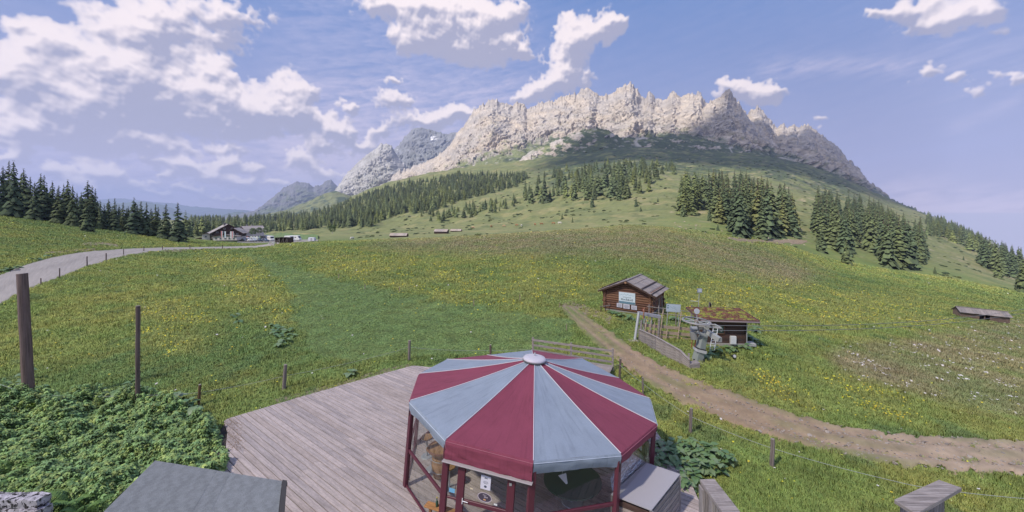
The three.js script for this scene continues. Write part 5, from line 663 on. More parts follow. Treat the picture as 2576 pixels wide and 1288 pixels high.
// ---------- the log cabin ----------
const canvasMat = (w, h, fn, o = {}) => { const c = document.createElement('canvas'); c.width = w; c.height = h; fn(c.getContext('2d'), w, h); const t = new THREE.CanvasTexture(c); t.colorSpace = THREE.SRGBColorSpace; return new THREE.MeshStandardMaterial({ map: t, roughness: 0.6, ...o }); };
function frameGroup(o, right) { const d = V(right.z, 0, -right.x); o.quaternion.setFromRotationMatrix(new THREE.Matrix4().makeBasis(right, UPV, d.clone().negate())); return o; } // local x = along the front, z = towards the viewer
const signBoard = (parent, name, w, h, mat, x, y, z, back = GALV, rz = 0) => { const m = mesh(parent, name, box(w, h, 0.03), back); m.position.set(x, y, z); m.rotation.z = rz; const f = mesh(m, 'face', new THREE.PlaneGeometry(w * 0.97, h * 0.96), mat); f.position.z = 0.018; return m; };
{
  reseed(600); const g0 = GT(1578, 786, 20), o = thing('log_cabin', 'brown log cabin with shingled gable roof and ski area sign', 'cabin', undefined, V(g0.x, g0.y + 0.12, g0.z)); frameGroup(o, V(0.82, 0, 0.57).normalize());
  const Wd = 4.5, D = 4.0, R = 0.118, n = 9, eave = n * R * 1.86; const log = (a, b, r = R) => { const g = between(a, b, r, r * rr(0.92, 1), 10); uvBox(g); return g; };
  for (let k = 0; k < n; k++) { const y = R + k * R * 1.86, e = rr(0.16, 0.3), e2 = rr(0.16, 0.3);
    for (const z of [0, -D]) mesh(o, 'log', log(V(-Wd / 2 - e, y, z), V(Wd / 2 + e2, y, z)), pick(LOG));
    for (const x of [-Wd / 2, Wd / 2]) mesh(o, 'log', log(V(x, y + R * 0.93, e), V(x, y + R * 0.93, -D - e2)), pick(LOG)); }
  const rise = 1.02, slope = rise / (Wd / 2 + 0.1); for (let k = 0; k < 5; k++) { const y = eave + R + k * R * 1.86, hw = (eave + rise - y - 0.02) / slope; if (hw > 0.15) for (const z of [0, -D]) mesh(o, 'gable_log', log(V(-hw, y, z), V(hw, y, z)), pick(LOG)); }
  mesh(o, 'ridge_pole', log(V(0, eave + rise - 0.12, 0.55), V(0, eave + rise - 0.12, -D - 0.4), 0.11), LOG[2]);
  mesh(o, 'ridge_pole_end', new THREE.CylinderGeometry(0.105, 0.105, 0.012, 14).rotateX(Math.PI / 2).translate(0, eave + rise - 0.12, 0.557), wood(0.52, 0.30, 0.19));
  const ov = 0.62, fo = 0.5, L = (Wd / 2 + ov) * Math.hypot(1, slope); for (const s of [-1, 1]) { // shingle boards in overlapping courses
    const ax = V(s, -slope, 0).normalize(), nn = V(s * slope, 1, 0).normalize(), top = V(0, eave + rise + 0.05, 0), courses = 4, cols = 11, cw = (D + 2 * fo) / cols;
    for (let c = 0; c < courses; c++) for (let k = 0; k < cols; k++) { const u0 = c / courses * L - (c ? 0.12 : 0), u1 = (c + 1) / courses * L + rr(-0.02, 0.03), z = fo - (k + 0.5) * cw, lift = 0.03 * (courses - c) * 0 + 0.012; const a = top.clone().addScaledVector(ax, u0).addScaledVector(nn, 0.0).setZ(z), b = top.clone().addScaledVector(ax, u1).addScaledVector(nn, 0.045).setZ(z); mesh(o, 'roof_board', plankBetween(a, b, 0.025, cw - 0.02, nn, 0.004), pick(GREYWOOD)); }
    mesh(o, 'barge_board', plankBetween(top.clone().addScaledVector(nn, -0.08).setZ(fo), top.clone().addScaledVector(ax, L).addScaledVector(nn, -0.08).setZ(fo), 0.14, 0.05, nn), DARKWOOD[1]);
    mesh(o, 'rafter', plankBetween(top.clone().addScaledVector(nn, -0.12).setZ(0.2), top.clone().addScaledVector(ax, L * 0.96).addScaledVector(nn, -0.12).setZ(0.2), 0.1, 0.08, nn), LOG[1]);
    for (const u of [0.55, 0.86]) mesh(o, 'roof_batten', between(top.clone().addScaledVector(ax, L * u).addScaledVector(nn, 0.10).setZ(fo + 0.12), top.clone().addScaledVector(ax, L * u).addScaledVector(nn, 0.10).setZ(-D - fo - 0.1), 0.045), DARKWOOD[0]); }
  mesh(o, 'ridge_cap', plankBetween(V(0, eave + rise + 0.10, fo + 0.1), V(0, eave + rise + 0.10, -D - fo), 0.03, 0.26), GREYWOOD[3]);
  const sg = canvasMat(512, 360, (x, w, h) => { x.fillStyle = '#cfdde6'; x.fillRect(0, 0, w, h); x.strokeStyle = '#6f93ad'; x.lineWidth = 7; x.beginPath(); x.moveTo(30, 105); for (const [a, b] of [[80, 70], [120, 90], [180, 40], [230, 85], [285, 48], [335, 92], [390, 55], [440, 90], [490, 75]]) x.lineTo(a, b); x.stroke(); x.fillStyle = '#5c6c74'; x.font = '58px sans-serif'; x.textAlign = 'center'; x.fillText('Schigebiet', 256, 170); x.fillStyle = '#22343c'; x.font = 'bold 88px serif'; x.fillText('Hochkeil', 256, 258); x.fillStyle = '#4d7387'; x.fillRect(0, 292, w, 68); x.fillStyle = '#9fbccb'; x.fillRect(40, 318, 430, 8); });
  signBoard(o, 'sign', 1.62, 1.12, sg, 0.02, 1.30, 0.155, WHITEPAINT);
  const note = canvasMat(128, 96, (x, w, h) => { x.fillStyle = '#c9c6d2'; x.fillRect(0, 0, w, h); x.fillStyle = '#6c6f84'; for (const [y, l] of [[26, 86], [44, 96], [62, 90], [78, 60]]) x.fillRect(64 - l / 2, y, l, 7); });
  signBoard(o, 'notice', 0.58, 0.42, note, -0.72, 0.52, 0.15, M(0.10, 0.11, 0.11)); signBoard(o, 'notice', 0.66, 0.46, note, -0.02, 0.50, 0.16, M(0.12, 0.12, 0.12)); signBoard(o, 'notice', 0.56, 0.42, note, 0.72, 0.48, 0.15, M(0.10, 0.11, 0.11));
  signBoard(o, 'small_sign', 0.36, 0.2, canvasMat(64, 32, (x, w, h) => { x.fillStyle = '#4a2c22'; x.fillRect(0, 0, w, h); x.fillStyle = '#c0a490'; x.fillRect(12, 12, 40, 8); }), -1.82, 0.5, 0.14, LOG[3]); signBoard(o, 'small_sign', 0.26, 0.26, canvasMat(64, 64, (x, w, h) => { x.fillStyle = '#8a3a32'; x.fillRect(0, 0, w, h); x.fillStyle = '#d8c8c4'; x.fillRect(22, 18, 20, 26); }), 1.62, 0.38, 0.14, LOG[1]);
  for (const z of [-0.9, -1.9]) mesh(o, 'prop_post', plankBetween(V(Wd / 2 + 0.55, -0.2, z), V(Wd / 2 + 0.55, 1.45, z), 0.1, 0.1, V(1, 0, 0)), GREYWOOD[1]);
  mesh(o, 'foundation', uvBox(box(Wd + 0.1, 0.5, D + 0.1, 0, -0.27, -D / 2)), M(0.32, 0.30, 0.28));
  const fr = thing('hitching_rail', 'low rail on two posts at the left side of the log cabin', 'rail'), a = GT(1512, 786, 20), b = GT(1530, 783, 20); for (const t of [0, 0.6]) mesh(fr, 'post', between(a.clone().lerp(b, t), a.clone().lerp(b, t).add(V(0, 0.62, 0)), 0.045), DARKWOOD[0]); mesh(fr, 'rail', between(a.clone().add(V(-0.1, 0.58, 0)), b.clone().add(V(0.2, 0.58, 0)), 0.035), GREYWOOD[2]);
}
// ---------- the lift hut with its green roof ----------
const HUTZ = 29.8;
{
  reseed(610); const A = GT(1772, 866, 15), o = thing('lift_hut', 'dark wooden lift hut with mossy sedum roof', 'hut', undefined, V(A.x, A.y, A.z)); frameGroup(o, V(1, 0, 0.10).normalize());
  const Wd = 2.9, D = 2.1, Hh = 1.86, win = [0.62, 1.40, 0.82, 1.45]; // window opening x0, x1, y0, y1
  const row = (x0, x1, y, z, along) => mesh(o, 'wall_board', plankBetween(along ? V(x0, y, z) : V(z, y, -x0), along ? V(x1, y, z) : V(z, y, -x1), 0.19, 0.04, UPV, 0.012), pick(DARKWOOD));
  for (let k = 0; k < 9; k++) { const y = 0.2 + k * 0.2; const cut = y > win[2] - 0.1 && y < win[3] + 0.05; if (cut) { row(0, win[0], y, 0, true); row(win[1], Wd, y, 0, true); } else row(0, Wd, y, 0, true); row(0, Wd, y, -D, true); row(0, D, y, 0, false); row(0, D, y, Wd, false); }
  for (const x of [0, Wd]) mesh(o, 'corner_post', plankBetween(V(x, 0, 0.01), V(x, Hh, 0.01), 0.1, 0.1, V(1, 0, 0)), DARKWOOD[2]);
  const wd = new THREE.Group(); wd.name = 'window'; o.add(wd); mesh(wd, 'pane', quad([win[0], win[2], -0.01], [win[1], win[2], -0.01], [win[1], win[3], -0.01], [win[0], win[3], -0.01]), new THREE.MeshPhysicalMaterial({ color: C(0.25, 0.32, 0.26), roughness: 0.08, metalness: 0.0, transmission: 0.5, thickness: 0 })); for (const [a, b] of [[V(win[0], win[2], 0.03), V(win[1], win[2], 0.03)], [V(win[0], win[3], 0.03), V(win[1], win[3], 0.03)]]) mesh(wd, 'frame', plankBetween(a, b, 0.06, 0.05), LOG[2]); for (const x of [win[0], win[1]]) mesh(wd, 'frame', plankBetween(V(x, win[2], 0.03), V(x, win[3], 0.03), 0.06, 0.05, V(1, 0, 0)), LOG[2]);
  mesh(o, 'foundation', uvBox(box(Wd + 0.16, 0.4, D + 0.16, Wd / 2, -0.06, -D / 2)), M(0.36, 0.34, 0.32)); mesh(o, 'inner_floor', box(Wd - 0.1, 0.04, D - 0.1, Wd / 2, 0.17, -D / 2), M(0.05, 0.04, 0.04));
  const y0 = Hh + 0.02, rise = 0.16, x0 = -0.45, x1 = Wd + 0.72, z0 = 0.5, z1 = -D - 0.5, P = (x, z) => V(x, y0 + rise * (z0 - z) / (z0 - z1), z);
  mesh(o, 'roof_deck', sheet([P(x0, z0), P(x1, z0), P(x1, z1), P(x0, z1)], 0.08, UPV), M(0.16, 0.11, 0.07)); for (const [a, b] of [[P(x0, z0 + 0.03), P(x1, z0 + 0.03)], [P(x0, z1), P(x1, z1)], [P(x0 - 0.02, z0), P(x0 - 0.02, z1)], [P(x1 + 0.02, z0), P(x1 + 0.02, z1)]]) mesh(o, 'fascia', plankBetween(a.clone().add(V(0, 0.06, 0)), b.clone().add(V(0, 0.06, 0)), 0.17, 0.05), wood(0.20, 0.115, 0.10));
  mesh(o, 'gutter', between(P(x0, z0 + 0.11).add(V(0, 0.02, 0)), P(x1, z0 + 0.11).add(V(0, 0.0, 0)), 0.06), M(0.30, 0.24, 0.24, { metalness: 0.3, roughness: 0.5 }));
  // sedum cushions
  const N = 900, im = new THREE.InstancedMesh(SCRUB, new THREE.MeshStandardMaterial({ color: C(1, 1, 1), roughness: 0.95, side: THREE.DoubleSide }), N), q = new THREE.Quaternion(), m4 = new THREE.Matrix4(), c = new THREE.Color(); for (let i = 0; i < N; i++) { const x = rr(x0 + 0.05, x1 - 0.05), z = rr(z1 + 0.05, z0 - 0.05), p = P(x, z), s = rr(0.05, 0.12), k = fbm(x * 1.8, z * 1.8, 2) + rr(-0.25, 0.25); q.setFromAxisAngle(UPV, rnd() * 6.28); m4.compose(V(p.x, p.y + 0.08, p.z), q, V(s, s * rr(0.4, 0.9), s)); im.setMatrixAt(i, m4); const t = rr(0.7, 1.3); k > 0.05 ? im.setColorAt(i, c.setRGB(0.30 * t, 0.30 * t, 0.07)) : im.setColorAt(i, c.setRGB(0.22 * t, 0.105 * t, 0.07 * t)); } im.name = 'sedum'; im.userData.kind = 'stuff'; o.add(im);
  const eb = new THREE.Group(); eb.name = 'electric_box'; o.add(eb); mesh(eb, 'cabinet', uvBox(box(0.40, 0.58, 0.18, 1.98, 0.42, 0.13)), WHITEPAINT); mesh(eb, 'cabinet_door', box(0.34, 0.5, 0.012, 1.98, 0.42, 0.227), M(0.66, 0.67, 0.69)); mesh(eb, 'stand', box(0.06, 0.3, 0.06, 1.98, 0.05, 0.12), BLACK);
  mesh(o, 'downpipe', between(V(Wd + 0.05, 0.0, 0.12), V(Wd + 0.05, Hh, 0.12), 0.035), GALV); mesh(o, 'step_slab', uvBox(box(0.6, 0.18, 0.7, Wd + 0.5, 0.02, -0.4)), M(0.42, 0.42, 0.42));
  // disc and floodlight mast behind the hut
  const at = (px, py, z) => W(px, py, z), ld = thing('disc_mirror', 'round pale disc on a post at the left end of the mossy roof', 'disc'); mesh(ld, 'disc', (() => { const g = new THREE.CylinderGeometry(0.20, 0.20, 0.04, 24); g.rotateX(Math.PI / 2); const p = at(1753, 783, 29.0); g.translate(p.x, p.y, p.z); return g; })(), M(0.60, 0.60, 0.66, { roughness: 0.4 })); const dp = GZ(1752, 29.05); mesh(ld, 'post', between(dp, at(1753, 784, 29.05), 0.03), GALV);
  const fm = thing('floodlight', 'small floodlight on a thin mast behind the lift hut', 'lamp'), f0 = GZ(1754, 33.5), f1 = at(1759, 738, 33.5); mesh(fm, 'mast', between(f0, f1, 0.035, 0.028), GALV); const lh = mesh(fm, 'lamp_head', uvBox(box(0.38, 0.36, 0.12)), M(0.30, 0.32, 0.33)); lh.position.copy(at(1760, 731, 33.5)); const ll = mesh(lh, 'lamp_glass', box(0.30, 0.26, 0.02), M(0.55, 0.60, 0.66, { roughness: 0.15 })); ll.position.z = 0.07; mesh(fm, 'cross_arm', between(at(1737, 757, 33.5), at(1757, 758, 33.5), 0.02), WHITEPAINT);
  const wp = thing('plank_stack', 'leaning weathered boards standing behind the mossy roof', 'boards'); for (const [a, b, c2, d] of [[1781, 790, 1786, 760], [1786, 790, 1788, 764], [1791, 790, 1786, 762]]) mesh(wp, 'board', plankBetween(at(a, b, 33.2), at(c2, d, 33.2), 0.14, 0.03, V(1, 0, 0)), pick(GREYWOOD)); mesh(wp, 'support_post', between(GZ(1784, 33.5), at(1785, 776, 33.5), 0.05), GREYWOOD[3]);
  for (const [x, yt] of [[1796, 776], [1739, 768]]) { const p = GZ(x, 33.4); const po = thing('garden_post', x > 1770 ? 'thin stake behind the mossy roof' : 'grey wooden post left of the pale disc', 'post', undefined, p); mesh(po, 'shaft', between(V(0, -0.2, 0), at(x + 1, yt, 33.4).sub(p), x > 1770 ? 0.025 : 0.06), GREYWOOD[1]); mesh(po, 'cut_top', new THREE.CylinderGeometry(0.024, 0.024, 0.01, 8).translate(0, at(x + 1, yt, 33.4).y - p.y + 0.006, 0), GREYWOOD[2]); }
}
// ---------- the drag-lift drive: leaning mast, head and bull wheel ----------
{
  reseed(620); const P = (px, py, z = 26.2) => W(px, py, z), GM = M(0.30, 0.33, 0.31, { roughness: 0.6 }), GM2 = M(0.38, 0.39, 0.38, { roughness: 0.55 }), o = thing('lift_drive', 'grey steel ski lift drive mast with horizontal bull wheel', 'ski lift');
  const b0 = P(1753, 912), b1 = P(1771, 838), ax = b1.clone().sub(b0).normalize(); mesh(o, 'mast', (() => { const g = new THREE.CylinderGeometry(0.26, 0.36, b0.distanceTo(b1), 4, 1); g.rotateY(Math.PI / 4 + 0.25); g.applyQuaternion(new THREE.Quaternion().setFromUnitVectors(UPV, ax)); const c = b0.clone().lerp(b1, 0.5); g.translate(c.x, c.y, c.z); return g.toNonIndexed(); })(), GM); o.children[0].geometry.computeVertexNormals();
  mesh(o, 'base_plate', uvBox(box(1.1, 0.12, 1.0).translate(b0.x, b0.y + 0.02, b0.z)), M(0.40, 0.38, 0.36)); for (const s of [-1, 1]) mesh(o, 'anchor_bolt', new THREE.CylinderGeometry(0.06, 0.06, 0.28, 8).translate(b0.x + s * 0.32, b0.y + 0.2, b0.z + 0.32), BLACK);
  const cl = b0.clone().lerp(b1, 0.42); mesh(o, 'clamp_band', (() => { const g = box(0.62, 0.18, 0.62); g.applyQuaternion(new THREE.Quaternion().setFromUnitVectors(UPV, ax)); g.translate(cl.x, cl.y, cl.z); return g; })(), M(0.50, 0.50, 0.50)); mesh(o, 'clamp_gap', (() => { const g = box(0.58, 0.05, 0.58); g.applyQuaternion(new THREE.Quaternion().setFromUnitVectors(UPV, ax)); g.translate(cl.x, cl.y + 0.14, cl.z); return g; })(), BLACK);
  for (const dz of [0.2, -0.2]) mesh(o, 'head_beam', plankBetween(P(1750, 833).add(V(0, 0, dz)), P(1775, 845).add(V(0, 0, dz)), 0.16, 0.12), GM2);
  mesh(o, 'upright', plankBetween(P(1772, 846), P(1780, 812), 0.26, 0.22, V(1, 0, 0)), GM2); mesh(o, 'counterweight_arm', plankBetween(P(1778, 834).add(V(0, 0, 0.1)), P(1796, 846).add(V(0, 0, 0.7)), 0.30, 0.28), GM2); mesh(o, 'arm_end', (() => { const p = P(1796, 846).add(V(0, 0, 0.72)); return box(0.29, 0.31, 0.03).translate(p.x, p.y, p.z); })(), M(0.30, 0.30, 0.29));
  mesh(o, 'gearbox', (() => { const g = new THREE.CylinderGeometry(0.20, 0.22, 0.5, 16); g.rotateZ(0.2); const p = P(1745, 843); g.translate(p.x, p.y, p.z); return g; })(), M(0.27, 0.27, 0.26, { roughness: 0.5 })); mesh(o, 'motor', (() => { const g = new THREE.CylinderGeometry(0.13, 0.13, 0.42, 16); g.rotateZ(Math.PI / 2); const p = P(1745, 826); g.translate(p.x, p.y, p.z); return g; })(), M(0.34, 0.36, 0.40, { roughness: 0.5 })); mesh(o, 'brake_unit', (() => { const p = P(1759, 822); return box(0.34, 0.3, 0.3).translate(p.x, p.y, p.z); })(), M(0.16, 0.16, 0.16)); mesh(o, 'shaft', between(P(1757, 836), P(1756, 806), 0.06), STEEL);
  const wh = new THREE.Group(); wh.name = 'bull_wheel'; o.add(wh); wh.position.copy(P(1752, 808)); wh.rotation.z = -0.06; wh.rotation.x = 0.03; const rim = mesh(wh, 'rim', new THREE.TorusGeometry(0.86, 0.045, 8, 40), M(0.36, 0.34, 0.33, { roughness: 0.5 })); rim.rotation.x = Math.PI / 2; const fl = mesh(wh, 'flange', new THREE.TorusGeometry(0.80, 0.02, 6, 40), STEEL); fl.rotation.x = Math.PI / 2; fl.position.y = 0.05; for (let k = 0; k < 6; k++) mesh(wh, 'spoke', between(V(0, 0, 0), V(Math.cos(k * 1.047) * 0.83, 0, Math.sin(k * 1.047) * 0.83), 0.03), GM2); mesh(wh, 'hub', new THREE.CylinderGeometry(0.14, 0.14, 0.16, 14), M(0.3, 0.25, 0.22));
  for (const dz of [0.35, -0.35]) mesh(o, 'track_beam', plankBetween(P(1752, 816).add(V(0, 0, dz)), P(1806, 821).add(V(0, 0, dz)), 0.09, 0.07), M(0.44, 0.42, 0.41)); mesh(o, 'end_frame', plankBetween(P(1806, 821).add(V(0, 0, 0.4)), P(1806, 821).add(V(0, 0, -0.4)), 0.11, 0.08), GM2); for (const dz of [0.3, -0.3]) { const g = new THREE.TorusGeometry(0.09, 0.03, 6, 16), p = P(1808, 826).add(V(0, 0, dz)); g.translate(p.x, p.y, p.z); mesh(o, 'guide_roller', g, STEEL); }
  mesh(o, 'white_bracket', new THREE.TubeGeometry(new THREE.CatmullRomCurve3([P(1768, 812), P(1774, 806), P(1778, 812), P(1772, 815)].map(p => p.add(V(0, 0, 0.5)))), 16, 0.02, 5), WHITEPAINT);
  for (const [a, b] of [[[1740, 873], [1742, 838]], [[1748, 872], [1752, 845]]]) mesh(o, 'red_brace', between(P(a[0], a[1]), P(b[0], b[1]), 0.03), M(0.30, 0.10, 0.06));
  const ca = thing('lift_cable', 'upper haul rope from the lift drive to the right edge', 'cable'), cb = thing('lift_cable', 'lower haul rope from the lift drive to the right edge', 'cable'); const cab = (par, y0, y1, dz) => { const a = P(1808, y0).add(V(0, 0, dz)), e = W(2700, y1, 52), v = []; for (let k = 0; k <= 20; k++) { const t = k / 20, p = a.clone().lerp(e, t); p.y -= 4.2 * t * (1 - t); v.push(p); } mesh(par, 'rope', new THREE.TubeGeometry(new THREE.CatmullRomCurve3(v), 60, 0.02, 5), M(0.22, 0.22, 0.23)); }; cab(ca, 822, 752, -0.3); cab(cb, 828, 760, 0.3);
  const la = thing('ladder', 'white aluminium ladder leaning on the lift drive before the hut', 'ladder'), l0 = W(1791, 883, 27.6), l1 = W(1800, 826, 27.9); for (const s of [-0.16, 0.16]) mesh(la, 'stile', plankBetween(l0.clone().add(V(s, 0, 0)), l1.clone().add(V(s, 0, 0)), 0.05, 0.03, V(1, 0, 0)), WHITEPAINT); for (let k = 1; k < 9; k++) { const p = l0.clone().lerp(l1, k / 9); mesh(la, 'rung', between(p.clone().add(V(-0.16, 0, 0)), p.clone().add(V(0.16, 0, 0)), 0.017), WHITEPAINT); }
}
// ---------- boarded wind wall, board fence, gate frame and panel sign at the lift ----------
{
  reseed(630); const wl = thing('plank_wall', 'curved weathered plank wall beside the dirt track at the lift', 'wall'); const bt = [[1609, 857, 829], [1651, 885, 848], [1711, 916, 882], [1735, 928, 906]].map(([x, b, t]) => { const p = GT(x, b, 15); return [p.clone().add(V(0, -0.08, 0)), p.clone().add(V(0, (b - t) / F * -p.z, 0))]; });
  for (let k = 0; k < 3; k++) { const [a0, a1] = bt[k], [b0, b1] = bt[k + 1], n = 6; for (let j = 0; j < n; j++) { const t = (j + 0.5) / n; const a = a0.clone().lerp(a1, t), b = b0.clone().lerp(b1, t), h = (a0.distanceTo(a1) + b0.distanceTo(b1)) / 2 / n - 0.012; mesh(wl, 'plank', plankBetween(a, b, h, 0.045, UPV, 0.008), pick(GREYWOOD)); } mesh(wl, 'cap_board', plankBetween(a1.clone().add(V(0, 0.02, 0)), b1.clone().add(V(0, 0.02, 0)), 0.035, 0.16), GREYWOOD[2]); mesh(wl, 'wall_post', plankBetween(a0.clone().add(V(0, 0, -0.08)), a1.clone().add(V(0, 0, -0.08)), 0.1, 0.1, V(1, 0, 0)), GREYWOOD[3]); }
  const e0 = bt[3][0], e1 = GT(1760, 927, 15); for (let j = 0; j < 2; j++) mesh(wl, 'end_plank', plankBetween(e0.clone().add(V(0, 0.1 + j * 0.17, 0.03)), e1.clone().add(V(0, 0.1 + j * 0.17, 0.03)), 0.155, 0.05), GREYWOOD[j]); mesh(wl, 'end_top', plankBetween(e0.clone().add(V(0, 0.36, -0.2)), e1.clone().add(V(0, 0.36, -0.2)), 0.03, 0.5), GREYWOOD[1]); mesh(wl, 'end_stub', plankBetween(e0.clone().add(V(0.05, 0.2, -0.3)), e0.clone().add(V(0.08, 0.95, -0.3)), 0.09, 0.09, V(1, 0, 0)), GREYWOOD[2]);
  const P = (px, py, z = 30.6) => W(px, py, z), bf = thing('board_fence', 'pale three-board fence with round poles between the gate frame and the lift', 'fence');
  for (const [a, b, c, d] of [[1618, 818, 1741, 829], [1626, 833, 1741, 843], [1642, 845, 1752, 857]]) { const m0 = P(a, b), m1 = P(c, d), mid = m0.clone().lerp(m1, 0.33); mesh(bf, 'board', plankBetween(m0, mid, 0.23, 0.035), PALEWOOD[0]); mesh(bf, 'board', plankBetween(mid.clone().add(V(0.01, 0.01, 0)), m1, 0.23, 0.035), PALEWOOD[1]); }
  for (const [x0, y0, x1, y1, r] of [[1620, 846, 1627, 802, 0.05], [1633, 848, 1637, 806, 0.035], [1643, 850, 1647, 810, 0.035], [1655, 858, 1659, 800, 0.09], [1659, 856, 1669, 778, 0.045], [1673, 864, 1679, 827, 0.035], [1704, 862, 1714, 785, 0.045], [1612, 838, 1614, 806, 0.09], [1618, 802, 1621, 773, 0.05]]) mesh(bf, r > 0.08 ? 'post' : 'pole', between(P(x0, y0, 30.45), P(x1, y1, 30.45), r, r * 0.9), r > 0.08 ? GREYWOOD[1] : x0 === 1618 ? wood(0.42, 0.20, 0.12) : PALEWOOD[0]);
  const gf = thing('gate_frame', 'grey steel gate frame with top beam at the left end of the fence', 'gate'); mesh(gf, 'post', between(GT(1597, 856, 15), P(1607, 786, 30.9), 0.11), GALV); mesh(gf, 'top_beam', plankBetween(P(1604, 787, 30.9), P(1662, 797, 30.9), 0.24, 0.16), M(0.40, 0.40, 0.45, { metalness: 0.2, roughness: 0.5 })); for (const [x, y] of [[1622, 838], [1640, 842]]) mesh(gf, 'inner_post', between(P(x - 4, y, 31), P(x, y - 46, 31), 0.05), GALV); for (const y of [815, 824, 834]) mesh(gf, 'rung', between(P(1600, y + 4, 30.9), P(1613, y, 30.9), 0.025), GALV); const fp = GT(1592, 858, 15); mesh(gf, 'foot_slab', uvBox(box(0.7, 0.1, 0.5).translate(fp.x, fp.y + 0.02, fp.z)), M(0.45, 0.40, 0.34));
  const ps = thing('info_panel', 'pale blue piste map panel on two posts behind the fence', 'sign'); const z = 33; for (const x of [1680, 1709]) mesh(ps, 'post', between(GZ(x - 4, z), W(x, 784, z - 0.02), 0.035), GALV); const c = W(1694, 775, z), bd = mesh(ps, 'board', box(1.2, 0.66, 0.03), GALV); bd.position.copy(c); bd.rotation.z = -0.07; const fc = mesh(bd, 'map_face', new THREE.PlaneGeometry(1.16, 0.62), canvasMat(256, 144, (x, w, h) => { x.fillStyle = '#c3d0da'; x.fillRect(0, 0, w, h); x.fillStyle = '#7f9aa4'; x.fillRect(12, 18, 30, 22); x.fillRect(12, 56, 30, 30); x.strokeStyle = '#8fa8b0'; x.lineWidth = 5; x.beginPath(); x.moveTo(60, 40); x.lineTo(120, 78); x.lineTo(140, 66); x.lineTo(190, 110); x.stroke(); x.beginPath(); x.moveTo(120, 36); x.lineTo(170, 60); x.stroke(); })); fc.position.z = 0.018;
  const rf = thing('pole_fence', 'thin grey pole fence between the log cabin and the mossy hut', 'fence'); const fz = 34.5; for (const [a, b, c2, d] of [[1628, 771, 1742, 785], [1640, 786, 1742, 797]]) mesh(rf, 'rail', between(W(a, b, fz), W(c2, d, fz), 0.03), GREYWOOD[2]); for (const x of [1632, 1656, 1700, 1738]) mesh(rf, 'post', between(GZ(x, fz), W(x + 1, 766 + (x - 1632) * 0.12, fz), 0.045), GREYWOOD[1]);
  const sp = thing('black_spotlight', 'small black spotlight on a stub in the grass right of the lift', 'lamp'), s0 = GT(1846, 906, 15); mesh(sp, 'stub', between(s0, s0.clone().add(V(0, 0.22, 0)), 0.03), BLACK); mesh(sp, 'housing', new THREE.CylinderGeometry(0.13, 0.10, 0.2, 14).rotateX(1.2).translate(s0.x, s0.y + 0.26, s0.z), BLACK); mesh(sp, 'lens', new THREE.CylinderGeometry(0.10, 0.10, 0.02, 14).rotateX(1.2).translate(s0.x, s0.y + 0.30, s0.z + 0.1), M(0.5, 0.5, 0.5, { roughness: 0.2 }));
}
// ---------- barns ----------
function barn(p, L, D, eave, rise, yaw, label, group, { open = true, mats = [wood(0.27, 0.19, 0.16), wood(0.23, 0.16, 0.14)], roof = GREYWOOD, tilt = 0, rows = 5, courses = 7 } = {}) {
  const o = thing('hay_barn', label, 'barn', group, p); o.rotation.y = yaw; o.rotation.z = tilt; const lh = eave / rows;
  for (let k = 0; k < rows; k++) { const y = lh * (k + 0.5); if (open) { mesh(o, 'wall_log', plankBetween(V(-L / 2, y, 0), V(-L * 0.12, y, 0), lh * 0.92, 0.12), pick(mats)); mesh(o, 'wall_log', plankBetween(V(L * 0.12, y, 0), V(L / 2, y, 0), lh * 0.92, 0.12), pick(mats)); } else mesh(o, 'wall_log', plankBetween(V(-L / 2, y, 0), V(L / 2, y, 0), lh * 0.92, 0.12), pick(mats)); mesh(o, 'wall_log', plankBetween(V(-L / 2, y, -D), V(L / 2, y, -D), lh * 0.92, 0.12), pick(mats)); for (const s of [-1, 1]) mesh(o, 'end_log', plankBetween(V(s * L / 2, y + lh * 0.3, 0.1), V(s * L / 2, y + lh * 0.3, -D - 0.1), lh * 0.92, 0.12), pick(mats)); }
  for (const s of [-1, 1]) mesh(o, 'gable', sheet([V(s * L / 2, eave, 0), V(s * L / 2, eave, -D), V(s * L / 2, eave + rise, -D / 2)], 0.05 * s, V(1, 0, 0)), mats[1]);
  if (open) { for (const x of [-0.12, 0.0, 0.12]) mesh(o, 'door_post', plankBetween(V(L * x, 0, 0.03), V(L * x, eave, 0.03), 0.12, 0.12, V(1, 0, 0)), mats[0]); mesh(o, 'inner_wall', box(L * 0.4, eave, 0.05, 0, eave / 2, -D * 0.45), DARKWOOD[2]); }
  const sl = Math.hypot(D / 2 + 0.35, rise * (D / 2 + 0.35) / (D / 2)); for (const s of [1, -1]) { const ax = V(0, -rise / (D / 2), s).normalize(), nn = V(0, 1, s * rise / (D / 2)).normalize(), top = V(0, eave + rise + 0.05, -D / 2), n = courses; for (let k = 0; k < n; k++) { const x = lerp(-L / 2 - 0.3, L / 2 + 0.3, (k + 0.5) / n), w = (L + 0.6) / n - 0.015; mesh(o, 'roof_board', plankBetween(top.clone().setX(x), top.clone().addScaledVector(ax, sl + rr(0, 0.08)).setX(x), 0.05, w, nn), pick(roof)); } }
  mesh(o, 'ridge_board', plankBetween(V(-L / 2 - 0.3, eave + rise + 0.1, -D / 2), V(L / 2 + 0.3, eave + rise + 0.1, -D / 2), 0.05, 0.25), roof[1]); return o;
}
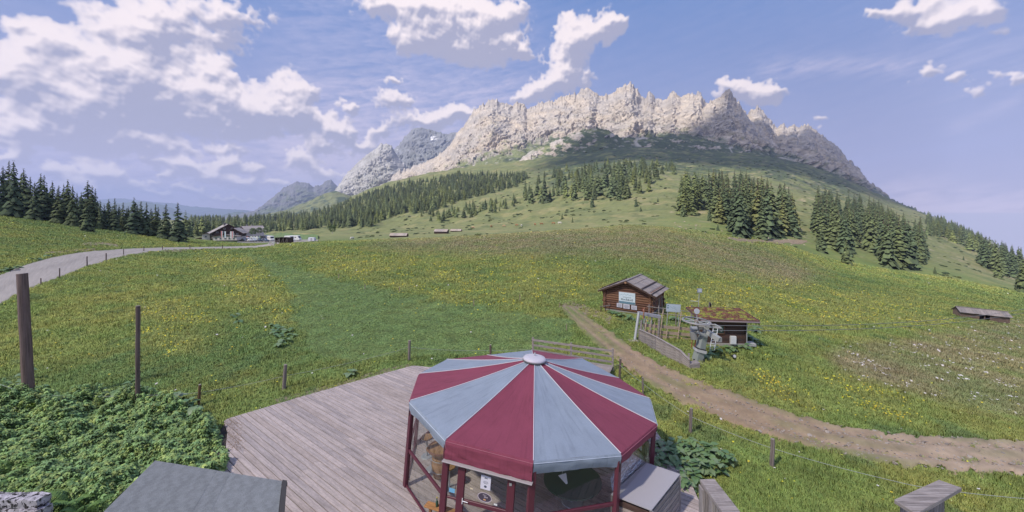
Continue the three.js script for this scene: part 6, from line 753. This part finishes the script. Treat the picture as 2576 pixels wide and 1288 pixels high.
{
  reseed(640); const p = GT(2476, 806, 30), z = -p.z; barn(p.clone().add(V(0, -0.05, 0)), 84 / F * z * 1.08, 26 / F * z, 18 / F * z, 8 / F * z, -0.35, 'low grey-brown log barn alone on the right meadow', undefined, { tilt: -0.06, courses: 14 }).userData.group = undefined;
  const pw = thing('picket_row', 'short row of pale stakes beside the right barn', 'fence'); for (let k = 0; k < 8; k++) { const q = GT(2530 + k * 2.6, 810, 30); mesh(pw, 'stake', between(q, q.clone().add(V(0, 0.35, 0)), 0.03), GREYWOOD[2]); }
  const q1 = GT(1001, 597, 60), q2 = GT(1108, 588, 60), q3 = GT(1146, 583, 60); const k1 = -q1.z / F, k2 = -q2.z / F, k3 = -q3.z / F;
  barn(q1, 42 * k1, 16 * k1, 5 * k1, 5 * k1, -0.08, 'long low barn with pale roof at the far edge of the meadow, left one', undefined, { open: false, mats: [DARKWOOD[0], DARKWOOD[1]], rows: 3, courses: 10 }); barn(q2, 32 * k2, 20 * k2, 6 * k2, 5 * k2, -0.1, 'dark barn behind the crest of the meadow, middle one of the far barns', undefined, { open: false, mats: [DARKWOOD[0], DARKWOOD[2]], rows: 3, courses: 8 }); barn(q3, 26 * k3, 12 * k3, 3 * k3, 3.5 * k3, -0.15, 'small half-hidden barn right of the other far barns', undefined, { open: false, mats: [DARKWOOD[1], DARKWOOD[2]], rows: 2, courses: 6 });
}
// ---------- the lodge and its outbuildings ----------
const PLASTER = M(0.62, 0.58, 0.58), SLATE = [M(0.30, 0.27, 0.28), M(0.34, 0.31, 0.31), M(0.27, 0.25, 0.26)], CHALET = wood(0.085, 0.05, 0.045), GLASSD = M(0.10, 0.12, 0.15, { roughness: 0.15 });
function gabled(name, label, p, W0, D, eave, rise, yaw, wallMat, wins, { over = 0.9, low, roofRows = 5, chim = 0, balcony } = {}) { // gable end faces local +z
  const o = thing(name, label, 'building', undefined, p); o.rotation.y = yaw; mesh(o, 'wall', box(W0, eave, D, 0, eave / 2, -D / 2), wallMat); if (low) mesh(o, 'ground_floor', box(W0 + 0.06, low, D + 0.06, 0, low / 2, -D / 2), PLASTER);
  for (const z of [0.0, -D]) mesh(o, 'gable', sheet([V(-W0 / 2, eave, z), V(W0 / 2, eave, z), V(0, eave + rise, z)], z ? 0.1 : -0.1, V(0, 0, 1)), wallMat);
  const rf = new THREE.Group(); rf.name = 'roof'; o.add(rf); const sl = Math.hypot(W0 / 2 + over, rise * (W0 / 2 + over) / (W0 / 2)); for (const s of [-1, 1]) { const ax = V(s, -rise / (W0 / 2), 0).normalize(), nn = V(s * rise / (W0 / 2), 1, 0).normalize(), top = V(0, eave + rise + 0.06, 0); for (let k = 0; k < roofRows; k++) { const a = top.clone().addScaledVector(ax, sl * k / roofRows), b = top.clone().addScaledVector(ax, sl * (k + 1) / roofRows + 0.05).addScaledVector(nn, 0.05); mesh(rf, 'roof_strip', sheet([a.clone().setZ(over), b.clone().setZ(over), b.clone().setZ(-D - over), a.clone().setZ(-D - over)], 0.08, nn), SLATE[k % 3]); } mesh(rf, 'barge_board', plankBetween(top.clone().setZ(over + 0.03), top.clone().addScaledVector(ax, sl).setZ(over + 0.03), 0.3, 0.08, nn), DARKWOOD[0]); }
  for (let k = 0; k < chim; k++) mesh(rf, 'chimney', box(0.8, 1.3, 0.8, -1.2 + k * 0.4, eave + rise + 0.1, -D * (0.3 + 0.25 * k)), M(0.16, 0.15, 0.15));
  for (const [x, y, w, h, side] of wins) { const wn = mesh(o, 'window', side ? box(0.06, h, w, side * (W0 / 2 + 0.03), y, x) : box(w, h, 0.06, x, y, 0.03), M(0.6, 0.57, 0.55)); mesh(wn, 'glass', side ? box(0.04, h * 0.8, w * 0.8, side * (W0 / 2 + 0.05), y, x) : box(w * 0.8, h * 0.8, 0.04, x, y, 0.06), GLASSD); }
  if (balcony) mesh(o, 'balcony', box(W0 * 0.9, 0.9, 1.0, 0, balcony, 0.55), wood(0.13, 0.08, 0.07)); return o;
}
{
  reseed(650); const z = 198, G = (px, py) => { const p = W(px, py, z); return V(p.x, yg(p.x, z), p.z); }, S = z / F; // metres per unit of frame at the lodge
  const base = W(574, 600, z); const wins = []; for (const x of [-4.4, -2.2, 0, 2.2, 4.4]) { wins.push([x, 3.4, 0.9, 0.9]); } for (const x of [-1.5, 1.5]) wins.push([x, 5.2, 0.8, 0.8]); for (const x of [-1.5, -4, -6.5, -9]) { wins.push([x, 3.1, 0.9, 0.9, -1]); wins.push([x, 1.2, 0.9, 0.9, -1]); }
  gabled('lodge', 'large dark timber lodge with grey gable roof beside the car park', V(base.x, base.y - 0.3, base.z), 12.2, 13.5, 3.6, 3.7, 0.70, CHALET, wins, { low: 1.9, roofRows: 6, chim: 2, balcony: 2.7, over: 1.3 });
  const b2 = W(588, 600, z - 6); gabled('lodge_wing', 'gabled front wing of the lodge, right of the main roof', V(b2.x, b2.y - 0.3, b2.z), 6.4, 7, 3.2, 2.0, 0.3, CHALET, [[-1.5, 2.4, 0.8, 0.8], [1.5, 2.4, 0.8, 0.8], [0, 2.4, 0.8, 0.8]], { low: 1.2, roofRows: 4 });
  const b3 = W(611, 592, z + 8); gabled('guest_house', 'white-walled house with grey roof right behind the lodge', V(b3.x, b3.y - 0.5, b3.z), 6.5, 9, 3.0, 2.2, -0.5, PLASTER, [[-1.6, 2, 0.8, 0.9], [1.6, 2, 0.8, 0.9], [0, 3.6, 0.7, 0.7]], { roofRows: 4, chim: 2 });
  const b4 = W(518, 608, z - 4); gabled('white_annex', 'narrow white tower-like annex left of the lodge', V(b4.x, b4.y - 0.3, b4.z), 3.1, 3.4, 4.0, 0.5, 0.5, PLASTER, [[0, 2.8, 0.8, 0.9], [-1.2, 2.8, 0.7, 0.9, -1]], { roofRows: 2, over: 0.4 });
  const b5 = W(506, 606, z - 3); gabled('low_shed', 'low shed with flat grey roof at the left of the white annex', V(b5.x, b5.y - 0.2, b5.z), 3.6, 3, 1.4, 0.35, 0.2, DARKWOOD[1], [[0, 0.9, 0.8, 0.5]], { roofRows: 2, over: 0.4 });
  const b6 = W(566, 603, z - 9); gabled('terrace_building', 'long low white building with arched openings in front of the lodge', V(b6.x, b6.y - 0.3, b6.z), 10.5, 3.5, 1.9, 0.7, 0.08, PLASTER, [[-4, 0.9, 1.0, 1.0], [-2, 0.9, 1.0, 1.0], [0.2, 0.9, 1.0, 1.0], [2, 0.9, 1.0, 1.0], [4, 0.9, 1.0, 1.0]], { roofRows: 3, over: 0.4 });
  for (const [x, mat, l] of [[556, [M(0.62, 0.16, 0.18), M(0.78, 0.76, 0.78)], 'red and white banner flag, leftmost before the lodge'], [564.5, [M(0.40, 0.55, 0.70), M(0.72, 0.76, 0.80)], 'pale blue banner flag before the lodge'], [579, [M(0.78, 0.76, 0.78), M(0.70, 0.68, 0.72)], 'white banner flag before the lodge'], [583.5, [M(0.55, 0.13, 0.18), M(0.75, 0.72, 0.75)], 'red and white banner flag, rightmost before the lodge']]) { const f = W(x, 602, z - 14), o = thing('banner_flag', l, 'flag', undefined, V(f.x, yg(f.x, z - 14), f.z)); mesh(o, 'pole', between(V(0, 0, 0), V(0, 5.0, 0), 0.05), GALV); mesh(o, 'cloth_stripe', box(0.32, 3.1, 0.03, 0.20, 3.4, 0), mat[0]); mesh(o, 'cloth_stripe', box(0.32, 3.1, 0.03, 0.53, 3.36, 0), mat[1]); }
  const LEAFG = new THREE.MeshStandardMaterial({ color: C(0.13, 0.19, 0.075), roughness: 0.9, side: THREE.DoubleSide }), LEAFG2 = new THREE.MeshStandardMaterial({ color: C(0.085, 0.135, 0.05), roughness: 0.9, side: THREE.DoubleSide });
  const bushy = (s, n) => { reseed(s); const ps = []; for (let i = 0; i < n; i++) { const a = rnd() * 6.28, u = rr(-0.7, 1), r = Math.sqrt(1 - u * u * 0.9) * rr(0.6, 1.05), c = V(Math.cos(a) * r, u, Math.sin(a) * r), q = () => V(rr(-1, 1), rr(-1, 1), rr(-1, 1)).multiplyScalar(0.16).add(c); for (let k = 0; k < 2; k++) ps.push(...q().toArray(), ...q().toArray(), ...q().toArray()); } const g = new THREE.BufferGeometry(); g.setAttribute('position', new THREE.Float32BufferAttribute(ps, 3)); g.computeVertexNormals(); return g; }, BUSH = bushy(660, 420);
  for (const [x, y, r, m, l] of [[544, 602, 1.5, LEAFG, 'pale green birch tree in front of the lodge'], [536, 608, 1.4, LEAFG2, 'dark round bush below the birch before the lodge'], [636, 592, 1.5, LEAFG, 'round broadleaf tree right of the white house'], [652, 588, 1.3, LEAFG2, 'dark broadleaf tree at the edge of the forest right of the lodge'], [603, 600, 1.1, LEAFG2, 'bush at the right corner of the lodge'], [836, 586, 1.6, LEAFG2, 'round tree on the sunny meadow edge right of the car park'], [668, 588, 1.3, LEAFG, 'light green broadleaf tree above the parked cars']]) { const p = G(x, y); p.y = W(x, y, z).y; const o = thing('broadleaf_tree', l, 'tree', undefined, p); mesh(o, 'trunk', between(V(0, -0.5, 0), V(0, r * 0.9, 0), 0.14, 0.09), M(0.5, 0.47, 0.44)); const cr = mesh(o, 'crown', BUSH, m); cr.scale.set(r, r * 1.1, r); cr.position.y = r * 1.25; }
  // bank above the car park
  strip('grass_bank', [[604, 606], [650, 603.5], [720, 602.8], [800, 603]], [[612, 596], [650, 590], [720, 588], [800, 592]], 60, 8, 0.15, (s, t, x, zz, o2) => { const k = 1 + fbm(x / 3, zz / 3, 3) * 0.4; o2[0] = 0.095 * k; o2[1] = 0.15 * k; o2[2] = 0.05 * k; }, 0.1, (s) => Math.sin(Math.PI * clamp(s * 1.1)) * 1.0);
}
// ---------- cars, campers and the shelter on the car park ----------
{
  reseed(670); const TYRE = M(0.03, 0.03, 0.03), RIM = M(0.5, 0.5, 0.52, { metalness: 0.7, roughness: 0.3 }), CG = M(0.05, 0.06, 0.08, { roughness: 0.08 });
  const prof = (pts, w, ch = 0.05) => { const s = new THREE.Shape(); pts.forEach(([x, y], i) => i ? s.lineTo(x, y) : s.moveTo(x, y)); const g = new THREE.ExtrudeGeometry(s, { depth: w - 2 * ch, bevelEnabled: true, bevelThickness: ch, bevelSize: ch, bevelSegments: 2 }); g.translate(0, 0, -(w - 2 * ch) / 2); return g; };
  const wheelG = new THREE.CylinderGeometry(0.32, 0.32, 0.2, 18).rotateX(Math.PI / 2), rimG = new THREE.CylinderGeometry(0.2, 0.2, 0.22, 12).rotateX(Math.PI / 2), carBody = prof([[-2.1, 0.35], [2.1, 0.35], [2.12, 0.75], [1.75, 0.88], [0.95, 0.95], [-1.9, 0.98], [-2.1, 0.85]], 1.74), cabin = prof([[-1.95, 0.95], [1.05, 0.95], [0.35, 1.40], [-1.5, 1.44]], 1.5, 0.06), glassS = prof([[-1.78, 1.0], [0.85, 1.0], [0.28, 1.34], [-1.42, 1.37]], 1.66, 0.02), roofG = prof([[-1.45, 1.40], [0.30, 1.37], [0.25, 1.46], [-1.38, 1.49]], 1.4, 0.03);
  const car = (px, py, yaw, col, label) => { const p = GT(px, py, 60), o = thing('parked_car', label, 'car', undefined, p.clone().add(V(0, 0.14, 0))); o.rotation.y = yaw; const pm = M(...col, { roughness: 0.3, metalness: 0.2 }); mesh(o, 'body', carBody, pm); mesh(o, 'cabin', cabin, pm); mesh(o, 'side_window', glassS, CG); mesh(o, 'roof', roofG, pm); for (const x of [-1.3, 1.35]) for (const zz of [-0.78, 0.78]) { const w = mesh(o, 'wheel', wheelG, TYRE); w.position.set(x, 0.32, zz); mesh(w, 'rim', rimG, RIM); } for (const zz of [-0.6, 0.6]) { mesh(o, 'headlight', box(0.05, 0.14, 0.34, 2.12, 0.68, zz), M(0.8, 0.8, 0.82, { roughness: 0.2 })); mesh(o, 'tail_light', box(0.05, 0.14, 0.3, -2.1, 0.72, zz), M(0.35, 0.03, 0.03)); } return o; };
  car(614, 607.5, -0.5, [0.50, 0.51, 0.54], 'silver car at the left end of the parked row'); car(626, 608, -0.5, [0.66, 0.66, 0.68], 'pale grey car, second from the left in the parked row'); car(638, 608, -0.5, [0.45, 0.48, 0.52], 'silver blue car in the middle of the parked row'); car(652, 608.5, -0.45, [0.05, 0.07, 0.12], 'dark blue car, fourth in the parked row'); car(667, 608.5, -0.45, [0.10, 0.13, 0.20], 'blue car at the right end of the parked row'); car(622, 604.5, -0.3, [0.62, 0.62, 0.64], 'white car in the second row behind the pale grey car'); car(636, 604.5, -0.3, [0.55, 0.56, 0.58], 'light grey car in the second row under the white van');
  const boxy = (px, py, yaw, l, h, col, label, name, cat, band) => { const p = GT(px, py, 60), o = thing(name, label, cat, undefined, p.clone().add(V(0, 0.14, 0))); o.rotation.y = yaw; const pm = M(...col, { roughness: 0.4 }); mesh(o, 'body', prof([[-l / 2, 0.35], [l / 2, 0.35], [l / 2 + 0.02, 0.9], [l / 2 - 0.4, 1.3], [l / 2 - 0.75, h - 0.12], [l / 2 - 1.0, h], [-l / 2 + 0.1, h], [-l / 2, h - 0.15]], 1.95, 0.07), pm); mesh(o, 'windscreen', prof([[l / 2 - 0.36, 1.28], [l / 2 - 0.66, h - 0.2], [l / 2 - 0.60, h - 0.2], [l / 2 - 0.30, 1.28]], 1.6, 0.02), CG); for (const zz of [-1.0, 1.0]) for (const x of [-l * 0.22, l * 0.12]) mesh(o, 'side_window', box(0.8, 0.45, 0.03, x, h * 0.68, zz * 0.985), CG); if (band) mesh(o, 'stripe', box(l * 0.9, 0.2, 1.99, 0, h * 0.42, 0), band); for (const x of [-l * 0.3, l * 0.32]) for (const zz of [-0.85, 0.85]) { const w = mesh(o, 'wheel', wheelG, TYRE); w.position.set(x, 0.32, zz); mesh(w, 'rim', rimG, RIM); } return o; };
  boxy(668, 605.2, -0.35, 5.2, 2.7, [0.72, 0.72, 0.75], 'white camper van standing behind the blue cars', 'camper_van', 'van', M(0.2, 0.25, 0.35)); boxy(681, 606.5, -0.7, 4.8, 2.5, [0.70, 0.70, 0.72], 'white camper van left of the open shelter', 'camper_van', 'van'); boxy(617, 602.5, 0.1, 4.6, 2.4, [0.42, 0.09, 0.06], 'red van at the back of the car park', 'red_van', 'van', M(0.7, 0.7, 0.7)); boxy(642, 601.5, 0.15, 4.2, 2.3, [0.66, 0.67, 0.69], 'white van at the back above the silver cars', 'white_van', 'van'); boxy(728, 607.5, -0.4, 4.6, 2.5, [0.74, 0.74, 0.77], 'white camper van right behind the open shelter', 'camper_van', 'van', M(0.3, 0.35, 0.5)); boxy(743, 605.5, -0.1, 5.4, 2.4, [0.70, 0.71, 0.73], 'long white motorhome right of the open shelter', 'motorhome', 'van');
  const cp = GT(785, 607.5, 60), cv = thing('caravan', 'white caravan standing alone at the right end of the car park', 'caravan', undefined, cp); mesh(cv, 'body', prof([[-1.3, 0.4], [1.3, 0.4], [1.4, 1.2], [1.2, 1.75], [-1.2, 1.8], [-1.4, 1.2]], 1.7, 0.08), M(0.62, 0.63, 0.70)); for (const zz of [-0.86, 0.86]) { mesh(cv, 'window', box(0.7, 0.4, 0.03, 0.1, 1.2, zz), CG); const w = mesh(cv, 'wheel', wheelG, TYRE); w.position.set(0, 0.3, zz * 0.9); mesh(w, 'rim', rimG, RIM); } mesh(cv, 'drawbar', between(V(-1.3, 0.4, 0), V(-2.2, 0.4, 0), 0.05), STEEL);
  // shelter: posts, braces, pent roof, dark back
  const s0 = GT(707, 612.5, 60), sh = thing('open_shelter', 'dark open timber shelter with slanting roof beside the campers', 'shelter', undefined, s0), k = -s0.z / F, w = 38 * k, h = 17 * k, d = 3.4; sh.rotation.y = -0.25; for (const x of [-0.48, -0.12, 0.18, 0.48]) mesh(sh, 'post', plankBetween(V(w * x, -0.1, 0), V(w * x, h * (0.86 - 0.1 * x), 0), 0.16, 0.16, V(1, 0, 0)), GREYWOOD[3]); for (const [a, b] of [[-0.30, -0.12], [-0.05, 0.17], [0.26, 0.46]]) mesh(sh, 'brace', plankBetween(V(w * a, a < -0.2 ? h * 0.8 : 0.05, 0.03), V(w * b, a < -0.2 ? h * 0.3 : h * 0.75, 0.03), 0.13, 0.08, V(0, 0, 1)), GREYWOOD[1]); for (const y of [0.25, 0.4]) mesh(sh, 'rail', plankBetween(V(-w * 0.48, h * y, 0.02), V(-w * 0.12, h * y, 0.02), 0.1, 0.05), GREYWOOD[1]); for (let j = 0; j < 6; j++) mesh(sh, 'back_board', box(w, h * 0.14, 0.05, 0, h * (0.07 + j * 0.14), -d), DARKWOOD[j % 3]); for (const s of [-1, 1]) mesh(sh, 'side_wall', box(0.06, h * 0.85, d, s * w * 0.49, h * 0.42, -d / 2), DARKWOOD[0]); for (let j = 0; j < 8; j++) { const x = lerp(-w * 0.54, w * 0.54, (j + 0.5) / 8); mesh(sh, 'roof_board', plankBetween(V(x, h * 0.98 - 0.02 * x, 0.6), V(x, h * 0.90, -d - 0.4), 0.06, w * 1.08 / 8 - 0.02, UPV), GREYWOOD[j % 5]); }
  const bl = thing('rubble_heap', 'heap of pale rubble and barriers at the left foot of the shelter', 'rubble'); for (let j = 0; j < 14; j++) { const q = GT(676 + rnd() * 34, 612.5 + rnd() * 2.5, 60), g = new THREE.DodecahedronGeometry(rr(0.25, 0.6), 0); g.scale(1.2, 0.6, 1); g.rotateY(rnd() * 6); g.translate(q.x, q.y + 0.2, q.z); mesh(bl, 'boulder', g, M(0.46 * rr(0.8, 1.15), 0.42, 0.40)); }
}
// ---------- grazing cattle far off on the crest of the pasture ----------
{
  reseed(680); const { MarchingCubes } = await import('three/addons/objects/MarchingCubes.js'); const N = 36, mc = new MarchingCubes(N, M(0.5, 0.5, 0.5), false, false, 60000), bones = [[[-0.75, 1.05, 0], [0.65, 1.1, 0], 0.36, 0.36], [[0.65, 1.15, 0], [1.1, 0.75, 0.05], 0.24, 0.16], [[1.1, 0.75, 0.05], [1.35, 0.45, 0.08], 0.15, 0.10]]; for (const x of [-0.75, 0.62]) for (const z of [-0.2, 0.2]) bones.push([[x, 0.95, z], [x + 0.05, 0.5, z], 0.17, 0.09], [[x + 0.05, 0.5, z], [x, 0.02, z], 0.09, 0.07]); bones.push([[-1.05, 1.15, 0], [-1.15, 0.5, 0.03], 0.06, 0.05]);
  mc.isolation = 0; for (let k = 0; k < N; k++) for (let j = 0; j < N; j++) for (let i = 0; i < N; i++) { const p = V((i / N * 2 - 1) * 1.7, (j / N * 2 - 1) * 1.7 + 0.8, (k / N * 2 - 1) * 1.7); let D = 9; for (const [a, b, r0, r1] of bones) { const A = V(...a), B = V(...b), ab = B.clone().sub(A), t = clamp(p.clone().sub(A).dot(ab) / ab.lengthSq()), d = p.distanceTo(A.addScaledVector(ab, t)) - lerp(r0, r1, t), h = Math.max(0.12 - Math.abs(D - d), 0) / 0.12; D = Math.min(D, d) - h * h * 0.03; } mc.field[i + j * N + k * N * N] = -D; }
  mc.update(); const n = mc.count, g = new THREE.BufferGeometry(); g.setAttribute('position', new THREE.Float32BufferAttribute(mc.positionArray.slice(0, 3 * n).map((v, i) => v * 1.7 + (i % 3 === 1 ? 0.8 : 0)), 3)); g.setAttribute('normal', new THREE.Float32BufferAttribute(mc.normalArray.slice(0, 3 * n), 3));
  const horn = new THREE.TorusGeometry(0.09, 0.02, 5, 10, Math.PI); for (const [x, y, c] of [[1236, 572, 0], [1268, 571, 1], [1300, 569, 0], [1312, 570, 2], [1346, 567, 0], [1362, 566, 0], [1392, 564.5, 0], [1408, 564, 2], [886, 604, 2], [1190, 575, 1]]) { const p = GT(x, y, 60), o = thing('cow', 'brown or pale cow grazing far off along the crest of the meadow', 'cow', 'cows on the crest of the meadow', p); o.rotation.y = rnd() * 6.28; mesh(o, 'body', g, [M(0.30, 0.15, 0.07), M(0.42, 0.28, 0.18), M(0.62, 0.58, 0.54)][c]); const h = mesh(o, 'horns', horn, M(0.6, 0.55, 0.45)); h.position.set(1.12, 0.85, 0.05); h.rotation.y = Math.PI / 2; }
}

scene.traverse(o => { if (o.isMesh) { o.castShadow = true; o.receiveShadow = true; } });
renderer.render(scene, camera);
